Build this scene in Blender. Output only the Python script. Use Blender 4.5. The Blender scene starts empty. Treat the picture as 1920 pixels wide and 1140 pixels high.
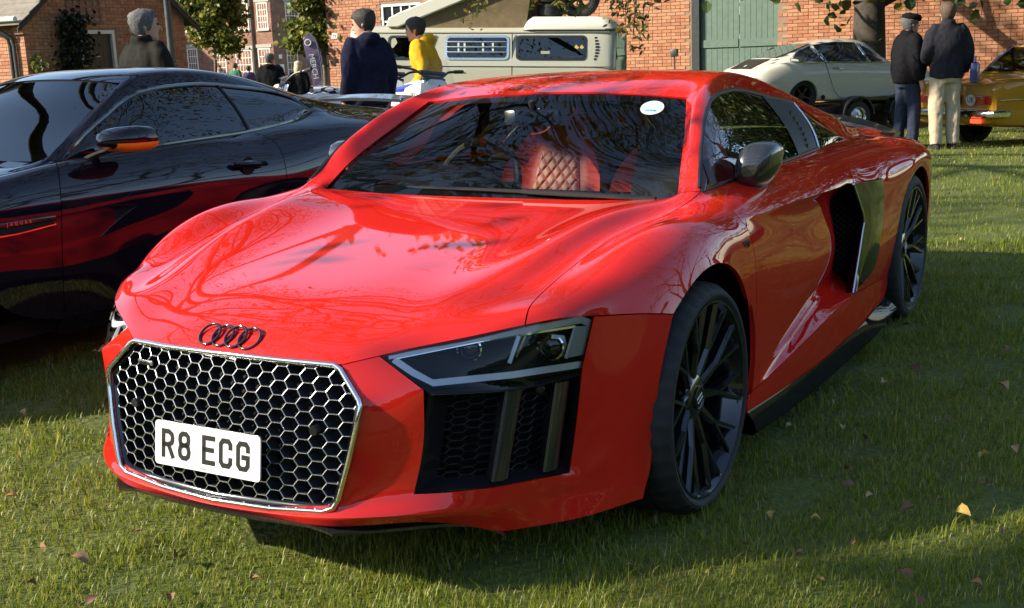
import bpy, bmesh, math, random
from math import sin, cos, pi, radians, sqrt, atan2
from mathutils import Vector, Matrix, noise
V = Vector
sc = bpy.context.scene
C = sc.collection
# ---------------------------------------------------------------- camera
cd = bpy.data.cameras.new('camera'); cam = bpy.data.objects.new('camera', cd); C.objects.link(cam)
cd.sensor_width = 36.0; cd.lens = 2203.17 / 1920 * 36.0; cd.clip_start = .05; cd.clip_end = 900
def cam_axes(yaw, pitch, roll):
    f = V((sin(yaw)*cos(pitch), cos(yaw)*cos(pitch), sin(pitch)))
    r = V((cos(yaw), -sin(yaw), 0)); u = r.cross(f)
    return r*cos(roll)+u*sin(roll), -r*sin(roll)+u*cos(roll), f
_r, _u, _f = cam_axes(-.5301, -.2087, -.0393)
cam.matrix_world = Matrix(((_r.x, _u.x, -_f.x, 2.0715), (_r.y, _u.y, -_f.y, -3.0206), (_r.z, _u.z, -_f.z, 1.2941), (0, 0, 0, 1)))
sc.camera = cam
# ---------------------------------------------------------------- sky and sun
SUN_DIR = V((-.76, -.65, 0)).normalized()          # horizontal direction towards the sun
SUN_EL = radians(29)
w = bpy.data.worlds.new('World'); sc.world = w; w.use_nodes = True
wn = w.node_tree; bg = wn.nodes['Background']
sky = wn.nodes.new('ShaderNodeTexSky'); sky.sky_type = 'NISHITA'; sky.sun_disc = False
sky.sun_elevation = SUN_EL; sky.sun_rotation = atan2(SUN_DIR.x, SUN_DIR.y)
sky.air_density = 1.0; sky.dust_density = .6; sky.ozone_density = 1.6
wn.links.new(sky.outputs[0], bg.inputs[0]); bg.inputs[1].default_value = .15
sd = bpy.data.lights.new('sun', 'SUN'); sd.energy = 5.0; sd.angle = radians(.55); sd.color = (1, .90, .74)
so = bpy.data.objects.new('sun', sd); C.objects.link(so)
_ts = V((SUN_DIR.x*cos(SUN_EL), SUN_DIR.y*cos(SUN_EL), sin(SUN_EL)))
so.rotation_euler = _ts.to_track_quat('Z', 'Y').to_euler(); so.location = _ts*40
sc.view_settings.view_transform = 'Standard'; sc.view_settings.look = 'None'
sc.view_settings.exposure = 1.05; sc.view_settings.gamma = 1; sc.view_settings.use_curve_mapping = False
sc.cycles.use_denoising = True
sc.cycles.max_bounces = 10; sc.cycles.transparent_max_bounces = 16; sc.cycles.caustics_reflective = False; sc.cycles.caustics_refractive = False

# ---------------------------------------------------------------- helpers
rnd = random.Random(7)
def mesh(name, vs, fs):
    m = bpy.data.meshes.new(name); m.from_pydata([tuple(v) for v in vs], [], fs); m.update(); return m
def link(name, me, mat=None, parent=None, smooth=True, mats=None):
    o = bpy.data.objects.new(name, me); C.objects.link(o)
    if mat: me.materials.append(mat)
    for m_ in mats or []: me.materials.append(m_)
    if smooth: me.polygons.foreach_set('use_smooth', [True]*len(me.polygons))
    if parent is not None: o.parent = parent
    return o
def sharp(o, deg=32):
    bm = bmesh.new(); bm.from_mesh(o.data)
    a = radians(deg)
    for e in bm.edges:
        if len(e.link_faces) != 2 or e.calc_face_angle(0) > a: e.smooth = False
    bm.to_mesh(o.data); bm.free(); return o
def recalc(o):
    bm = bmesh.new(); bm.from_mesh(o.data); bmesh.ops.recalc_face_normals(bm, faces=bm.faces); bm.to_mesh(o.data); bm.free(); return o
def thing(name, label, cat, loc=(0, 0, 0), rz=0, group=None):
    o = bpy.data.objects.new(name, None); C.objects.link(o); o.empty_display_size = .1
    o.location = loc; o.rotation_euler = (0, 0, rz); o['label'] = label; o['category'] = cat
    if group: o['group'] = group
    return o
def tag(o, label, cat, group=None):
    o['label'] = label; o['category'] = cat
    if group: o['group'] = group
    return o
def kind(o, k): o['kind'] = k; return o
class MB:
    """collects geometry for ONE part"""
    def __init__(s): s.v = []; s.f = []; s.mi = []
    def add(s, vs, fs, mi=0):
        n = len(s.v); s.v += [V(v) for v in vs]; s.f += [tuple(i+n for i in f) for f in fs]; s.mi += [mi]*len(fs); return s
    def box(s, c, d, mi=0, M=None, bev=0):
        x, y, z = d[0]/2, d[1]/2, d[2]/2
        if bev:
            b = min(bev, x*.9, y*.9, z*.9)
            vs = []; 
            bm = bmesh.new(); bmesh.ops.create_cube(bm, size=1, matrix=Matrix.Diagonal((d[0], d[1], d[2], 1)))
            bmesh.ops.bevel(bm, geom=bm.edges[:]+bm.verts[:], offset=b, segments=2, profile=.5, affect='EDGES')
            bm.verts.index_update(); vs = [v.co.copy() for v in bm.verts]; fs = [tuple(v.index for v in f.verts) for f in bm.faces]; bm.free()
        else:
            vs = [V((a*x, b_*y, e*z)) for a in (-1, 1) for b_ in (-1, 1) for e in (-1, 1)]
            fs = [(0, 1, 3, 2), (4, 6, 7, 5), (0, 4, 5, 1), (2, 3, 7, 6), (0, 2, 6, 4), (1, 5, 7, 3)]
        if M is not None: vs = [M @ v for v in vs]
        return s.add([V(c)+v for v in vs], fs, mi)
    def tube(s, pts, r, n=8, mi=0, cap=True, closed=False, squash=1):
        pts = [V(p) for p in pts]; k = len(pts)
        rs = r if isinstance(r, (list, tuple)) else [r]*k
        vs = []; ref = None
        for i, p in enumerate(pts):
            a = pts[(i-1) % k] if (i > 0 or closed) else p; b = pts[(i+1) % k] if (i < k-1 or closed) else p
            t = (b-a); t = t.normalized() if t.length > 1e-9 else V((0, 0, 1))
            if ref is None: ref = V((0, 0, 1)) if abs(t.z) < .9 else V((1, 0, 0))
            x = ref - t*ref.dot(t); x = x.normalized() if x.length > 1e-6 else t.orthogonal().normalized(); ref = x
            y = t.cross(x)
            for j in range(n):
                an = 2*pi*j/n; vs.append(p + (x*cos(an)*squash+y*sin(an))*rs[i])
        fs = [(i*n+j, i*n+(j+1) % n, ((i+1) % k)*n+(j+1) % n, ((i+1) % k)*n+j) for i in range(k if closed else k-1) for j in range(n)]
        if cap and not closed: fs += [tuple(range(n))[::-1], tuple(range((k-1)*n, k*n))]
        return s.add(vs, fs, mi)
    def lathe(s, prof, n=48, axis='X', c=(0, 0, 0), mi=0, closed=False, mis=None):
        """prof: list of (axial, radius)"""
        vs = []; c = V(c)
        for a, r in prof:
            for j in range(n):
                t = 2*pi*j/n
                p = {'X': (a, r*cos(t), r*sin(t)), 'Y': (r*cos(t), a, r*sin(t)), 'Z': (r*cos(t), r*sin(t), a)}[axis]
                vs.append(c+V(p))
        k = len(prof)
        for i in range(k if closed else k-1):
            i2 = (i+1) % k
            s0 = len(s.v)
            if i == 0: s.add(vs, [], mi); base = s0
            s.f += [(base+i*n+j, base+i*n+(j+1) % n, base+i2*n+(j+1) % n, base+i2*n+j) for j in range(n)]
            s.mi += [mis[i] if mis else mi]*n
        return s
    def grid(s, rows, mi=0, cu=False, cv=False):
        nr = len(rows); nc = len(rows[0])
        return s.add([p for r in rows for p in r], [(i*nc+j, i*nc+(j+1) % nc, ((i+1) % nr)*nc+(j+1) % nc, ((i+1) % nr)*nc+j)
                     for i in range(nr if cv else nr-1) for j in range(nc if cu else nc-1)], mi)
    def prism(s, poly, off, mi=0, mi_side=None):
        """closed polygon (3D points) extruded by vector off"""
        n = len(poly); off = V(off); vs = [V(p) for p in poly]+[V(p)+off for p in poly]
        s.add(vs, [], mi); b = len(s.v)-2*n
        s.f += [tuple(b+i for i in range(n))[::-1], tuple(b+n+i for i in range(n))]; s.mi += [mi, mi]
        s.f += [(b+i, b+(i+1) % n, b+n+(i+1) % n, b+n+i) for i in range(n)]; s.mi += [mi if mi_side is None else mi_side]*n
        return s
    def build(s, name, mat, parent=None, smooth=True, ang=35, fix=True, bevel=0):
        me = mesh(name, s.v, s.f)
        o = link(name, me, None, parent, smooth, mats=mat if isinstance(mat, (list, tuple)) else [mat])
        me.polygons.foreach_set('material_index', s.mi)
        if fix: recalc(o)
        if smooth: sharp(o, ang)
        if bevel:
            b = o.modifiers.new('bevel', 'BEVEL'); b.width = bevel; b.segments = 2; b.limit_method = 'ANGLE'; b.angle_limit = radians(40)
        return o
def spl(pts, n, closed=False):
    """Catmull-Rom resample to n points"""
    pts = [V(p) for p in pts]; k = len(pts); out = []
    L = k if closed else k-1
    d = [0]
    for i in range(L): d.append(d[-1]+max(1e-9, (pts[(i+1) % k]-pts[i]).length))
    m = n if closed else n-1
    for q in range(n):
        t = d[-1]*q/m; i = 0
        while i < L-1 and d[i+1] < t: i += 1
        f = (t-d[i])/(d[i+1]-d[i])
        g = lambda j: pts[j % k] if closed else (pts[j] if 0 <= j < k else (pts[0]*2-pts[1] if j < 0 else pts[-1]*2-pts[-2]))
        a, b, c, e = g(i-1), g(i), g(i+1), g(i+2)
        out.append(.5*((2*b)+(c-a)*f+(2*a-5*b+4*c-e)*f*f+(3*b-a-3*c+e)*f**3))
    return out
def loft(name, rows, mat, parent=None, nu=12, nv=None, thick=0, **k):
    R = [spl(r, nu) for r in rows]
    if nv: R = [list(x) for x in zip(*[spl(c, nv) for c in zip(*R)])]
    m = MB().grid(R); o = m.build(name, mat, parent, **k)
    if thick:
        s_ = o.modifiers.new('solid', 'SOLIDIFY'); s_.thickness = thick; s_.offset = 0
    return o
def text_mesh(body, size=1.0, extrude=.002, spacing=1.0, shear=0):
    cu = bpy.data.curves.new('t', 'FONT'); cu.body = body; cu.size = size; cu.extrude = extrude; cu.align_x = 'CENTER'; cu.align_y = 'CENTER'; cu.space_character = spacing; cu.shear = shear
    cu.resolution_u = 3
    o = bpy.data.objects.new('t', cu); C.objects.link(o)
    dg = bpy.context.evaluated_depsgraph_get(); me = bpy.data.meshes.new_from_object(o.evaluated_get(dg))
    bpy.data.objects.remove(o); return me
def frame_matrix(o, x, y, z=None):
    x = V(x).normalized(); z = V(z).normalized() if z is not None else x.cross(V(y)).normalized(); y = z.cross(x).normalized()
    M = Matrix((x, y, z)).transposed().to_4x4(); M.translation = V(o); return M
def copy_tree(o, parent=None):
    c = o.copy(); C.objects.link(c)
    if parent is not None: c.parent = parent
    for ch in [q for q in bpy.data.objects if q.parent == o]: copy_tree(ch, c)
    return c
def subdivide_cage(vs, fs, mids, crease, level=3, corners=(), iters=5, k=.75):
    """smooth cage that passes through its points; returns evaluated mesh"""
    tgt = [V(v) for v in vs]; cur = [v.copy() for v in tgt]
    me = mesh('cage', vs, fs)
    me.polygons.foreach_set('material_index', mids)
    for i in range(max(mids)+1): me.materials.append(None)
    ek = {tuple(sorted(e.vertices)): e.index for e in me.edges}
    if crease:
        at = me.attributes.new('crease_edge', 'FLOAT', 'EDGE')
        for (a, b), wgt in crease.items():
            q = ek.get((min(a, b), max(a, b)))
            if q is not None: at.data[q].value = wgt
    if corners:
        at = me.attributes.new('crease_vert', 'FLOAT', 'POINT')
        for i in corners: at.data[i].value = 1
    o = bpy.data.objects.new('cage', me); C.objects.link(o)
    s = o.modifiers.new('s', 'SUBSURF'); s.levels = level; s.render_levels = level
    if hasattr(s, 'use_limit_surface'): s.use_limit_surface = True
    for it in range(iters+1):
        s.levels = level if it == iters else 2
        dg = bpy.context.evaluated_depsgraph_get(); dg.update()
        ev = o.evaluated_get(dg)
        if it == iters: out = bpy.data.meshes.new_from_object(ev); break
        em = ev.to_mesh()
        for i in range(len(tgt)):
            cur[i] += (tgt[i]-em.vertices[i].co)*k
        ev.to_mesh_clear()
        for i, c in enumerate(cur): me.vertices[i].co = c
        me.update()
    bpy.data.objects.remove(o); return out
def panel(name, src, pick, mat, parent, gap=.0018, lip=.012, crisp=28):
    """cut the faces pick(poly) out of src as one body panel with turned-in edges"""
    bm = bmesh.new(); bm.from_mesh(src)
    bm.faces.ensure_lookup_table()
    kill = [f for f in bm.faces if not pick(f)]
    bmesh.ops.delete(bm, geom=kill, context='FACES')
    bm.normal_update()
    for f in bm.faces: f.material_index = 0; f.smooth = True
    be = [e for e in bm.edges if len(e.link_faces) == 1]
    mv = {}; nn = {}
    for e in be:
        f = e.link_faces[0]; c = f.calc_center_median(); m_ = (e.verts[0].co+e.verts[1].co)/2; d = (e.verts[1].co-e.verts[0].co).normalized()
        i_ = c-m_; i_ -= d*i_.dot(d); i_.normalize()
        for v in e.verts: mv[v] = mv.get(v, V((0, 0, 0)))+i_; nn[v] = v.normal.copy()
    for v, d in mv.items(): v.co += d.normalized()*gap
    if lip:
        r = bmesh.ops.extrude_edge_only(bm, edges=be)
        nv = [g for g in r['geom'] if isinstance(g, bmesh.types.BMVert)]
        old = list(mv.keys())
        for e in be: e.smooth = False
        for v in nv:
            src_v = None
            for e in v.link_edges:
                q = e.other_vert(v)
                if q in nn: src_v = q; break
            if src_v: v.co -= nn[src_v]*lip
    for e in bm.edges:
        if len(e.link_faces) == 2 and e.calc_face_angle(0) > radians(crisp): e.smooth = False
    me = bpy.data.meshes.new(name); bm.to_mesh(me); bm.free()
    return link(name, me, mat, parent, smooth=False)

# ---------------------------------------------------------------- materials
def mat(name, col=(.5, .5, .5), rough=.5, metal=0, coat=0, spec=.5, ior=1.5, emit=None, es=0, coat_rough=.03):
    m = bpy.data.materials.new(name); m.use_nodes = True; b = m.node_tree.nodes['Principled BSDF']
    b.inputs['Base Color'].default_value = (*col, 1); b.inputs['Roughness'].default_value = rough; b.inputs['Metallic'].default_value = metal
    b.inputs['Coat Weight'].default_value = coat; b.inputs['Coat Roughness'].default_value = coat_rough; b.inputs['Specular IOR Level'].default_value = spec; b.inputs['IOR'].default_value = ior
    if emit: b.inputs['Emission Color'].default_value = (*emit, 1); b.inputs['Emission Strength'].default_value = es
    return m
def N(m, t, **k):
    n = m.node_tree.nodes.new(t)
    for a, v in k.items():
        if a.startswith('i_'): n.inputs[a[2:].replace('_', ' ')].default_value = v
        else: setattr(n, a, v)
    return n
def L(m, a, b): m.node_tree.links.new(a, b)
def bsdf(m): return m.node_tree.nodes['Principled BSDF']
def ramp(m, fac, stops):
    r = N(m, 'ShaderNodeValToRGB'); e = r.color_ramp.elements
    while len(e) < len(stops): e.new(.5)
    for q, (p, c) in zip(e, stops): q.position = p; q.color = (*c, 1) if len(c) == 3 else c
    L(m, fac, r.inputs[0]); return r.outputs[0]
def noisy(m, stops, scale=8, detail=6, bump=0, coord='Object', rough=None, bscale=None, rr=None):
    """colour variation (and fine relief) from noise"""
    tc = N(m, 'ShaderNodeTexCoord'); n = N(m, 'ShaderNodeTexNoise', i_Scale=scale, i_Detail=detail, i_Roughness=.6)
    L(m, tc.outputs[coord], n.inputs['Vector']); L(m, ramp(m, n.outputs[0], stops), bsdf(m).inputs['Base Color'])
    if rr: 
        mr = N(m, 'ShaderNodeMapRange'); mr.inputs[3].default_value = rr[0]; mr.inputs[4].default_value = rr[1]; L(m, n.outputs[0], mr.inputs[0]); L(m, mr.outputs[0], bsdf(m).inputs['Roughness'])
    if bump:
        n2 = N(m, 'ShaderNodeTexNoise', i_Scale=bscale or scale*4, i_Detail=5); L(m, tc.outputs[coord], n2.inputs['Vector'])
        b = N(m, 'ShaderNodeBump', i_Strength=bump, i_Distance=.01); L(m, n2.outputs[0], b.inputs['Height']); L(m, b.outputs[0], bsdf(m).inputs['Normal'])
    return m
def glass(name, tint=(.8, .86, .84), ior=1.5, rough=.0, boost=1.0):
    m = bpy.data.materials.new(name); m.use_nodes = True; nt = m.node_tree; nt.nodes.remove(bsdf(m)); out = nt.nodes['Material Output']
    t = N(m, 'ShaderNodeBsdfTransparent'); t.inputs[0].default_value = (*tint, 1)
    g = N(m, 'ShaderNodeBsdfGlossy'); g.inputs['Roughness'].default_value = rough
    f = N(m, 'ShaderNodeFresnel'); f.inputs[0].default_value = ior
    mu = N(m, 'ShaderNodeMath', operation='MULTIPLY', use_clamp=True); mu.inputs[1].default_value = boost; L(m, f.outputs[0], mu.inputs[0])
    mx = N(m, 'ShaderNodeMixShader'); L(m, mu.outputs[0], mx.inputs[0]); L(m, t.outputs[0], mx.inputs[1]); L(m, g.outputs[0], mx.inputs[2]); L(m, mx.outputs[0], out.inputs[0])
    return m
def paint(name, col, flake=0, rough=.35):
    m = mat(name, col, .6, flake, coat=1.0, coat_rough=.0, spec=0.0)
    tc = N(m, 'ShaderNodeTexCoord'); n = N(m, 'ShaderNodeTexNoise', i_Scale=160., i_Detail=2); L(m, tc.outputs['Object'], n.inputs['Vector'])
    b = N(m, 'ShaderNodeBump', i_Strength=.004, i_Distance=.003); L(m, n.outputs[0], b.inputs['Height']); L(m, b.outputs[0], bsdf(m).inputs['Coat Normal'])
    d = N(m, 'ShaderNodeTexNoise', i_Scale=5., i_Detail=8, i_Roughness=.7); L(m, tc.outputs['Object'], d.inputs['Vector'])
    mr = N(m, 'ShaderNodeMapRange'); mr.inputs[1].default_value = .45; mr.inputs[2].default_value = .8; mr.inputs[3].default_value = .0; mr.inputs[4].default_value = .022
    L(m, d.outputs[0], mr.inputs[0]); L(m, mr.outputs[0], bsdf(m).inputs['Coat Roughness'])
    return m
M = {}
M['red'] = paint('red paint', (.57, .016, .009))
M['black_paint'] = paint('black paint', (.006, .005, .010))
M['white_paint'] = paint('cream white paint', (.62, .60, .50), rough=.4)
M['van_paint'] = paint('pale grey green paint', (.40, .39, .30), rough=.5)
M['ochre'] = paint('ochre paint', (.42, .20, .018))
M['gloss_black'] = mat('gloss black', (.006, .006, .007), .12, coat=.6)
M['satin_black'] = mat('satin black', (.012, .012, .013), .38)
M['wheel_black'] = mat('black alloy', (.022, .022, .025), .18, .6, coat=.8)
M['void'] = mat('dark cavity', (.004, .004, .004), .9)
M['plastic'] = noisy(mat('black plastic', (.02, .02, .02), .55), [(.3, (.014, .014, .014)), (.8, (.028, .027, .026))], 30, bump=.2, bscale=400)
M['chrome'] = mat('chrome', (.80, .81, .82), .07, 1)
M['silver'] = mat('satin silver', (.66, .66, .65), .26, 1)
M['satin_trim'] = mat('pale satin trim', (.60, .61, .62), .35, .35)
M['dullmetal'] = noisy(mat('worn metal', (.35, .35, .34), .45, 1), [(.3, (.25, .25, .24)), (.75, (.45, .45, .43))], 20)
M['rubber'] = noisy(mat('tyre rubber', (.02, .02, .02), .75), [(.3, (.008, .008, .008)), (.8, (.020, .019, .018))], 14, bump=.25, bscale=220)
M['wind_glass'] = glass('windscreen glass', (.88, .92, .90), 1.5, boost=1.1)
M['side_glass'] = glass('side window glass', (.55, .60, .60), 1.55, boost=1.5)
M['dark_glass'] = glass('tinted glass', (.06, .065, .075), 1.55, boost=1.5)
M['lens'] = glass('clear lens', (.94, .95, .96), 1.45)
M['white_plate'] = mat('plate white', (.64, .64, .61), .35, coat=.3)
M['grille_side'] = mat('grille plastic', (.035, .035, .036), .4)
M['ink'] = mat('black ink', (.01, .01, .01), .4)
M['drl'] = mat('light guide', (.88, .90, .94), .3, 0, coat=.5)
M['seat_red'] = noisy(mat('red leather', (.58, .05, .035), .45), [(.3, (.54, .04, .03)), (.8, (.62, .06, .045))], 9, bump=.15, bscale=260)
M['dash'] = noisy(mat('dash plastic', (.02, .02, .02), .6), [(.3, (.016, .016, .015)), (.8, (.03, .03, .027))], 20, bump=.3, bscale=500)
M['suede'] = noisy(mat('dark suede', (.05, .045, .035), .95), [(.3, (.04, .036, .028)), (.8, (.07, .06, .045))], 40)
def carbon(name):
    m = mat(name, (.02, .02, .02), .3, coat=1, coat_rough=.03)
    tc = N(m, 'ShaderNodeTexCoord'); mp = N(m, 'ShaderNodeMapping'); mp.inputs['Rotation'].default_value = (.3, .5, .78); mp.inputs['Scale'].default_value = (220, 220, 220)
    c = N(m, 'ShaderNodeTexChecker', i_Scale=1.); L(m, tc.outputs['Object'], mp.inputs[0]); L(m, mp.outputs[0], c.inputs['Vector'])
    c.inputs[1].default_value = (.034, .031, .026, 1); c.inputs[2].default_value = (.008, .008, .008, 1)
    L(m, c.outputs[0], bsdf(m).inputs['Base Color']); return m
M['carbon'] = carbon('carbon fibre')
M['blade_black'] = mat('smoked blade black', (.004, .004, .005), .1, coat=.25, spec=.25)
M['carbon_dull'] = mat('satin carbon fibre', (.012, .012, .012), .5); bsdf(M['carbon_dull']).inputs['Coat Weight'].default_value = .3; bsdf(M['carbon_dull']).inputs['Specular IOR Level'].default_value = .0; bsdf(M['carbon_dull']).inputs['Roughness'].default_value = .6

# ---------------------------------------------------------------- ground
def gz(x, y):
    s = min(.32, max(0, (y-10.5)*.035))
    return -s + .012*noise.noise(V((x*.35, y*.35, 0))) * min(1, max(0, (sqrt((x-2)**2+(y+3)**2)-1)/4))
def ground_mat():
    m = mat('lawn soil', (.05, .06, .02), .95)
    tc = N(m, 'ShaderNodeTexCoord')
    a = N(m, 'ShaderNodeTexNoise', i_Scale=1.3, i_Detail=8); L(m, tc.outputs['Object'], a.inputs['Vector'])
    b = N(m, 'ShaderNodeTexNoise', i_Scale=38., i_Detail=6); L(m, tc.outputs['Object'], b.inputs['Vector'])
    mx = N(m, 'ShaderNodeMix', data_type='RGBA', blend_type='MULTIPLY'); mx.inputs[0].default_value = .7
    L(m, ramp(m, a.outputs[0], [(.3, (.06, .085, .009)), (.55, (.095, .12, .012)), (.75, (.13, .12, .025))]), mx.inputs[6])
    L(m, ramp(m, b.outputs[0], [(.25, (.35, .35, .3)), (.7, (1.15, 1.15, 1.0))]), mx.inputs[7]); L(m, mx.outputs[2], bsdf(m).inputs['Base Color'])
    bp_ = N(m, 'ShaderNodeBump', i_Strength=.6, i_Distance=.03); L(m, b.outputs[0], bp_.inputs['Height']); L(m, bp_.outputs[0], bsdf(m).inputs['Normal'])
    return m
def axis_pts(lo, hi, near, step):
    p = [near]; s_ = step
    while p[-1] < hi: p.append(p[-1]+s_); s_ *= 1.18
    s_ = step
    while p[0] > lo: p.insert(0, p[0]-s_); s_ *= 1.18
    return p
gxs = axis_pts(-260, 260, 1, .35); gys = axis_pts(-260, 400, 1, .35)
M['lawn'] = ground_mat()
kind(MB().grid([[V((x, y, gz(x, y))) for x in gxs] for y in gys]).build('lawn', M['lawn'], None, ang=180, fix=False), 'structure')
# ---------------------------------------------------------------- brickwork
BR = []
for i, (a, b) in enumerate([((.38, .155, .075), (.43, .185, .095)), ((.43, .20, .105), (.48, .24, .13)), ((.32, .13, .07), (.38, .16, .085)), ((.45, .23, .125), (.40, .19, .10))]):
    BR.append(noisy(mat(f'brick {i}', a, .9), [(.3, a), (.75, b)], 22, 8, bump=.5, bscale=70))
M['mortar'] = noisy(mat('mortar', (.27, .18, .12), .95), [(.3, (.22, .14, .09)), (.75, (.31, .22, .15))], 30, bump=.4)
def brick_tex(name, c1, c2, mo, scale=1.0, w_=.225, h=.075, rot=False):
    m = mat(name, c1, .9); tc = N(m, 'ShaderNodeTexCoord'); sp_ = N(m, 'ShaderNodeSeparateXYZ'); cb = N(m, 'ShaderNodeCombineXYZ'); ad = N(m, 'ShaderNodeMath', operation='ADD')
    L(m, tc.outputs['Object'], sp_.inputs[0]); L(m, sp_.outputs[0], ad.inputs[0]); L(m, sp_.outputs[1], ad.inputs[1]); L(m, ad.outputs[0], cb.inputs[0]); L(m, sp_.outputs[2], cb.inputs[1])
    b = N(m, 'ShaderNodeTexBrick', i_Scale=1.); b.inputs['Color1'].default_value = (*c1, 1); b.inputs['Color2'].default_value = (*c2, 1); b.inputs['Mortar'].default_value = (*mo, 1)
    b.inputs['Brick Width'].default_value = w_; b.inputs['Row Height'].default_value = h; b.inputs['Mortar Size'].default_value = .006
    L(m, cb.outputs[0], b.inputs['Vector'])
    n = N(m, 'ShaderNodeTexNoise', i_Scale=2.5, i_Detail=8); L(m, tc.outputs['Object'], n.inputs['Vector'])
    mx = N(m, 'ShaderNodeMix', data_type='RGBA', blend_type='MULTIPLY'); mx.inputs[0].default_value = 1; L(m, b.outputs[0], mx.inputs[6]); L(m, ramp(m, n.outputs[0], [(.3, (.62, .60, .58)), (.7, (1.1, 1.08, 1.05))]), mx.inputs[7]); L(m, mx.outputs[2], bsdf(m).inputs['Base Color'])
    bu = N(m, 'ShaderNodeBump', i_Strength=.5, i_Distance=.008); L(m, b.outputs['Fac'], bu.inputs['Height']); bu.invert = True; L(m, bu.outputs[0], bsdf(m).inputs['Normal'])
    return m
M['brick_tex'] = brick_tex('weathered brickwork', (.34, .13, .065), (.40, .17, .085), (.28, .22, .16))
M['brick_far'] = brick_tex('red-brown brickwork', (.25, .105, .062), (.31, .14, .085), (.30, .24, .19))
CAMP = V((2.07, -3.02, 1.29))
def brick_face(parent, org, ex, nrm, W, z0, z1, holes, seed, roof=None, bw=.225, bh=.075):
    """bricks laid on a wall face: the 300 nearest are parts, the rest one joined part"""
    r = random.Random(seed); ex = V(ex).normalized(); nrm = V(nrm).normalized(); org = V(org); ez = V((0, 0, 1)); items = []
    k = 0; z = z0
    while z < z1:
        x = -(bw/2 if k % 2 else 0); hdr = k % 4 == 3
        while x < W:
            w_ = bw if not hdr else bw/2
            a, b = max(0, x), min(W, x+w_)
            if b-a > .04 and not any(h[0] < b-.005 and a+.005 < h[1] and h[2] < z+bh-.005 and z+.005 < h[3] for h in holes) and (roof is None or (roof(a) > z+bh and roof(b) > z+bh)):
                items.append((a, b, z))
            x += w_
        z += bh; k += 1
    vis = sorted(items, key=lambda t: (org+ex*((t[0]+t[1])/2)+ez*t[2]-CAMP-V((0, 0, 1.4))).length)
    full = [t for t in vis if abs(t[1]-t[0]-bw) < 1e-6][:300]; fs = set(full)
    def block(a, b, z, o=0):
        j = .005; e = .010+r.uniform(0, .006); pts = []
        for (p, q_) in ((a+j, z+j), (b-j, z+j), (b-j, z+bh-j), (a+j, z+bh-j)): pts.append((p, q_))
        cx, cz = (a+b)/2, z+bh/2
        out = [ex*p+ez*q_ for p, q_ in pts]; fr = [ex*(cx+(p-cx)*.985)+ez*(cz+(q_-cz)*.94)+nrm*e for p, q_ in pts]
        return out+fr, [(4, 5, 6, 7), (0, 1, 5, 4), (1, 2, 6, 5), (2, 3, 7, 6), (3, 0, 4, 7)]
    ms = []
    for i in range(8):
        vs, f = block(-bw/2, bw/2, -bh/2); me = mesh('brick', [tuple(v) for v in vs], f); me.materials.append(BR[i % 4]); ms.append(me)
    for t in full:
        o = bpy.data.objects.new('brick', r.choice(ms)); C.objects.link(o); o.parent = parent; o.location = org+ex*((t[0]+t[1])/2)+ez*(t[2]+bh/2)
    m = MB()
    for t in items:
        if t in fs: continue
        vs, f = block(*t); m.add([org+v for v in vs], f, r.randrange(4))
    if m.v: kind(m.build('brickwork', BR, parent, smooth=False), 'stuff')
# --- long brick wall of the yard building, with green gate, window and house number
yard = thing('yard_building', 'long sunlit orange brick building with green double gate, behind the camper van', 'building', (0, 0, 0))
WX, WY = V((1, 0, 0)), V((-18.36, 22.6, 0)); WN = V((WX.y, -WX.x, 0))
def wp(s, z, o=0): return WY+WX*s+WN*o+V((0, 0, z))
LW = 20.6
def wall_slab(m, s0, s1, z0, z1, th=.35): m.grid([[wp(s0, z0), wp(s1, z0), wp(s1, z1), wp(s0, z1)], [wp(s0, z0, -th), wp(s1, z0, -th), wp(s1, z1, -th), wp(s0, z1, -th)]], cu=True); m.add([wp(s0, z0), wp(s1, z0), wp(s1, z1), wp(s0, z1)], [(0, 1, 2, 3)])
g0, g1, gt_ = 10.57, 12.38, 3.6
w0, w1, wz0, wz1 = 1.80, 3.05, 1.45, 2.71
m = MB(); wall_slab(m, 0, w0, -.6, 2.85); wall_slab(m, w0, w1, -.6, wz0); wall_slab(m, w0, w1, wz1, 2.85); wall_slab(m, w1, g0-.18, -.6, 2.85); wall_slab(m, g1, LW, -.6, 2.85); m.build('wall_core', M['mortar'], yard, smooth=False)
m = MB(); wall_slab(m, 0, g0, 2.85, 5.2); wall_slab(m, g1, LW, 2.85, 5.2); wall_slab(m, g0, g1, gt_, 5.2); m.build('upper_wall', M['brick_tex'], yard, smooth=False)
m = MB(); m.grid([[wp(0, -.3, -.35), wp(0, -.3, -14)], [wp(0, 5.2, -.35), wp(0, 5.2, -14)]]); m.build('end_wall', M['brick_tex'], yard, smooth=False)
brick_face(yard, wp(0, 0, 0), WX, WN, 20.55, -.45, 2.85, [(w0, w1, wz0, wz1), (g0-.18, g1, -1, 9)], 3)
tile = noisy(mat('roof tile', (.16, .12, .10), .85), [(.3, (.11, .085, .075)), (.75, (.22, .17, .14))], 12, bump=.4)
m = MB(); m.grid([[wp(-.4, 5.15, .4), wp(LW, 5.15, .4)], [wp(-.4, 9, -7), wp(LW, 9, -7)], [wp(-.4, 5.15, -14.4), wp(LW, 5.15, -14.4)]]); m.build('roof', tile, yard, smooth=False)
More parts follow.
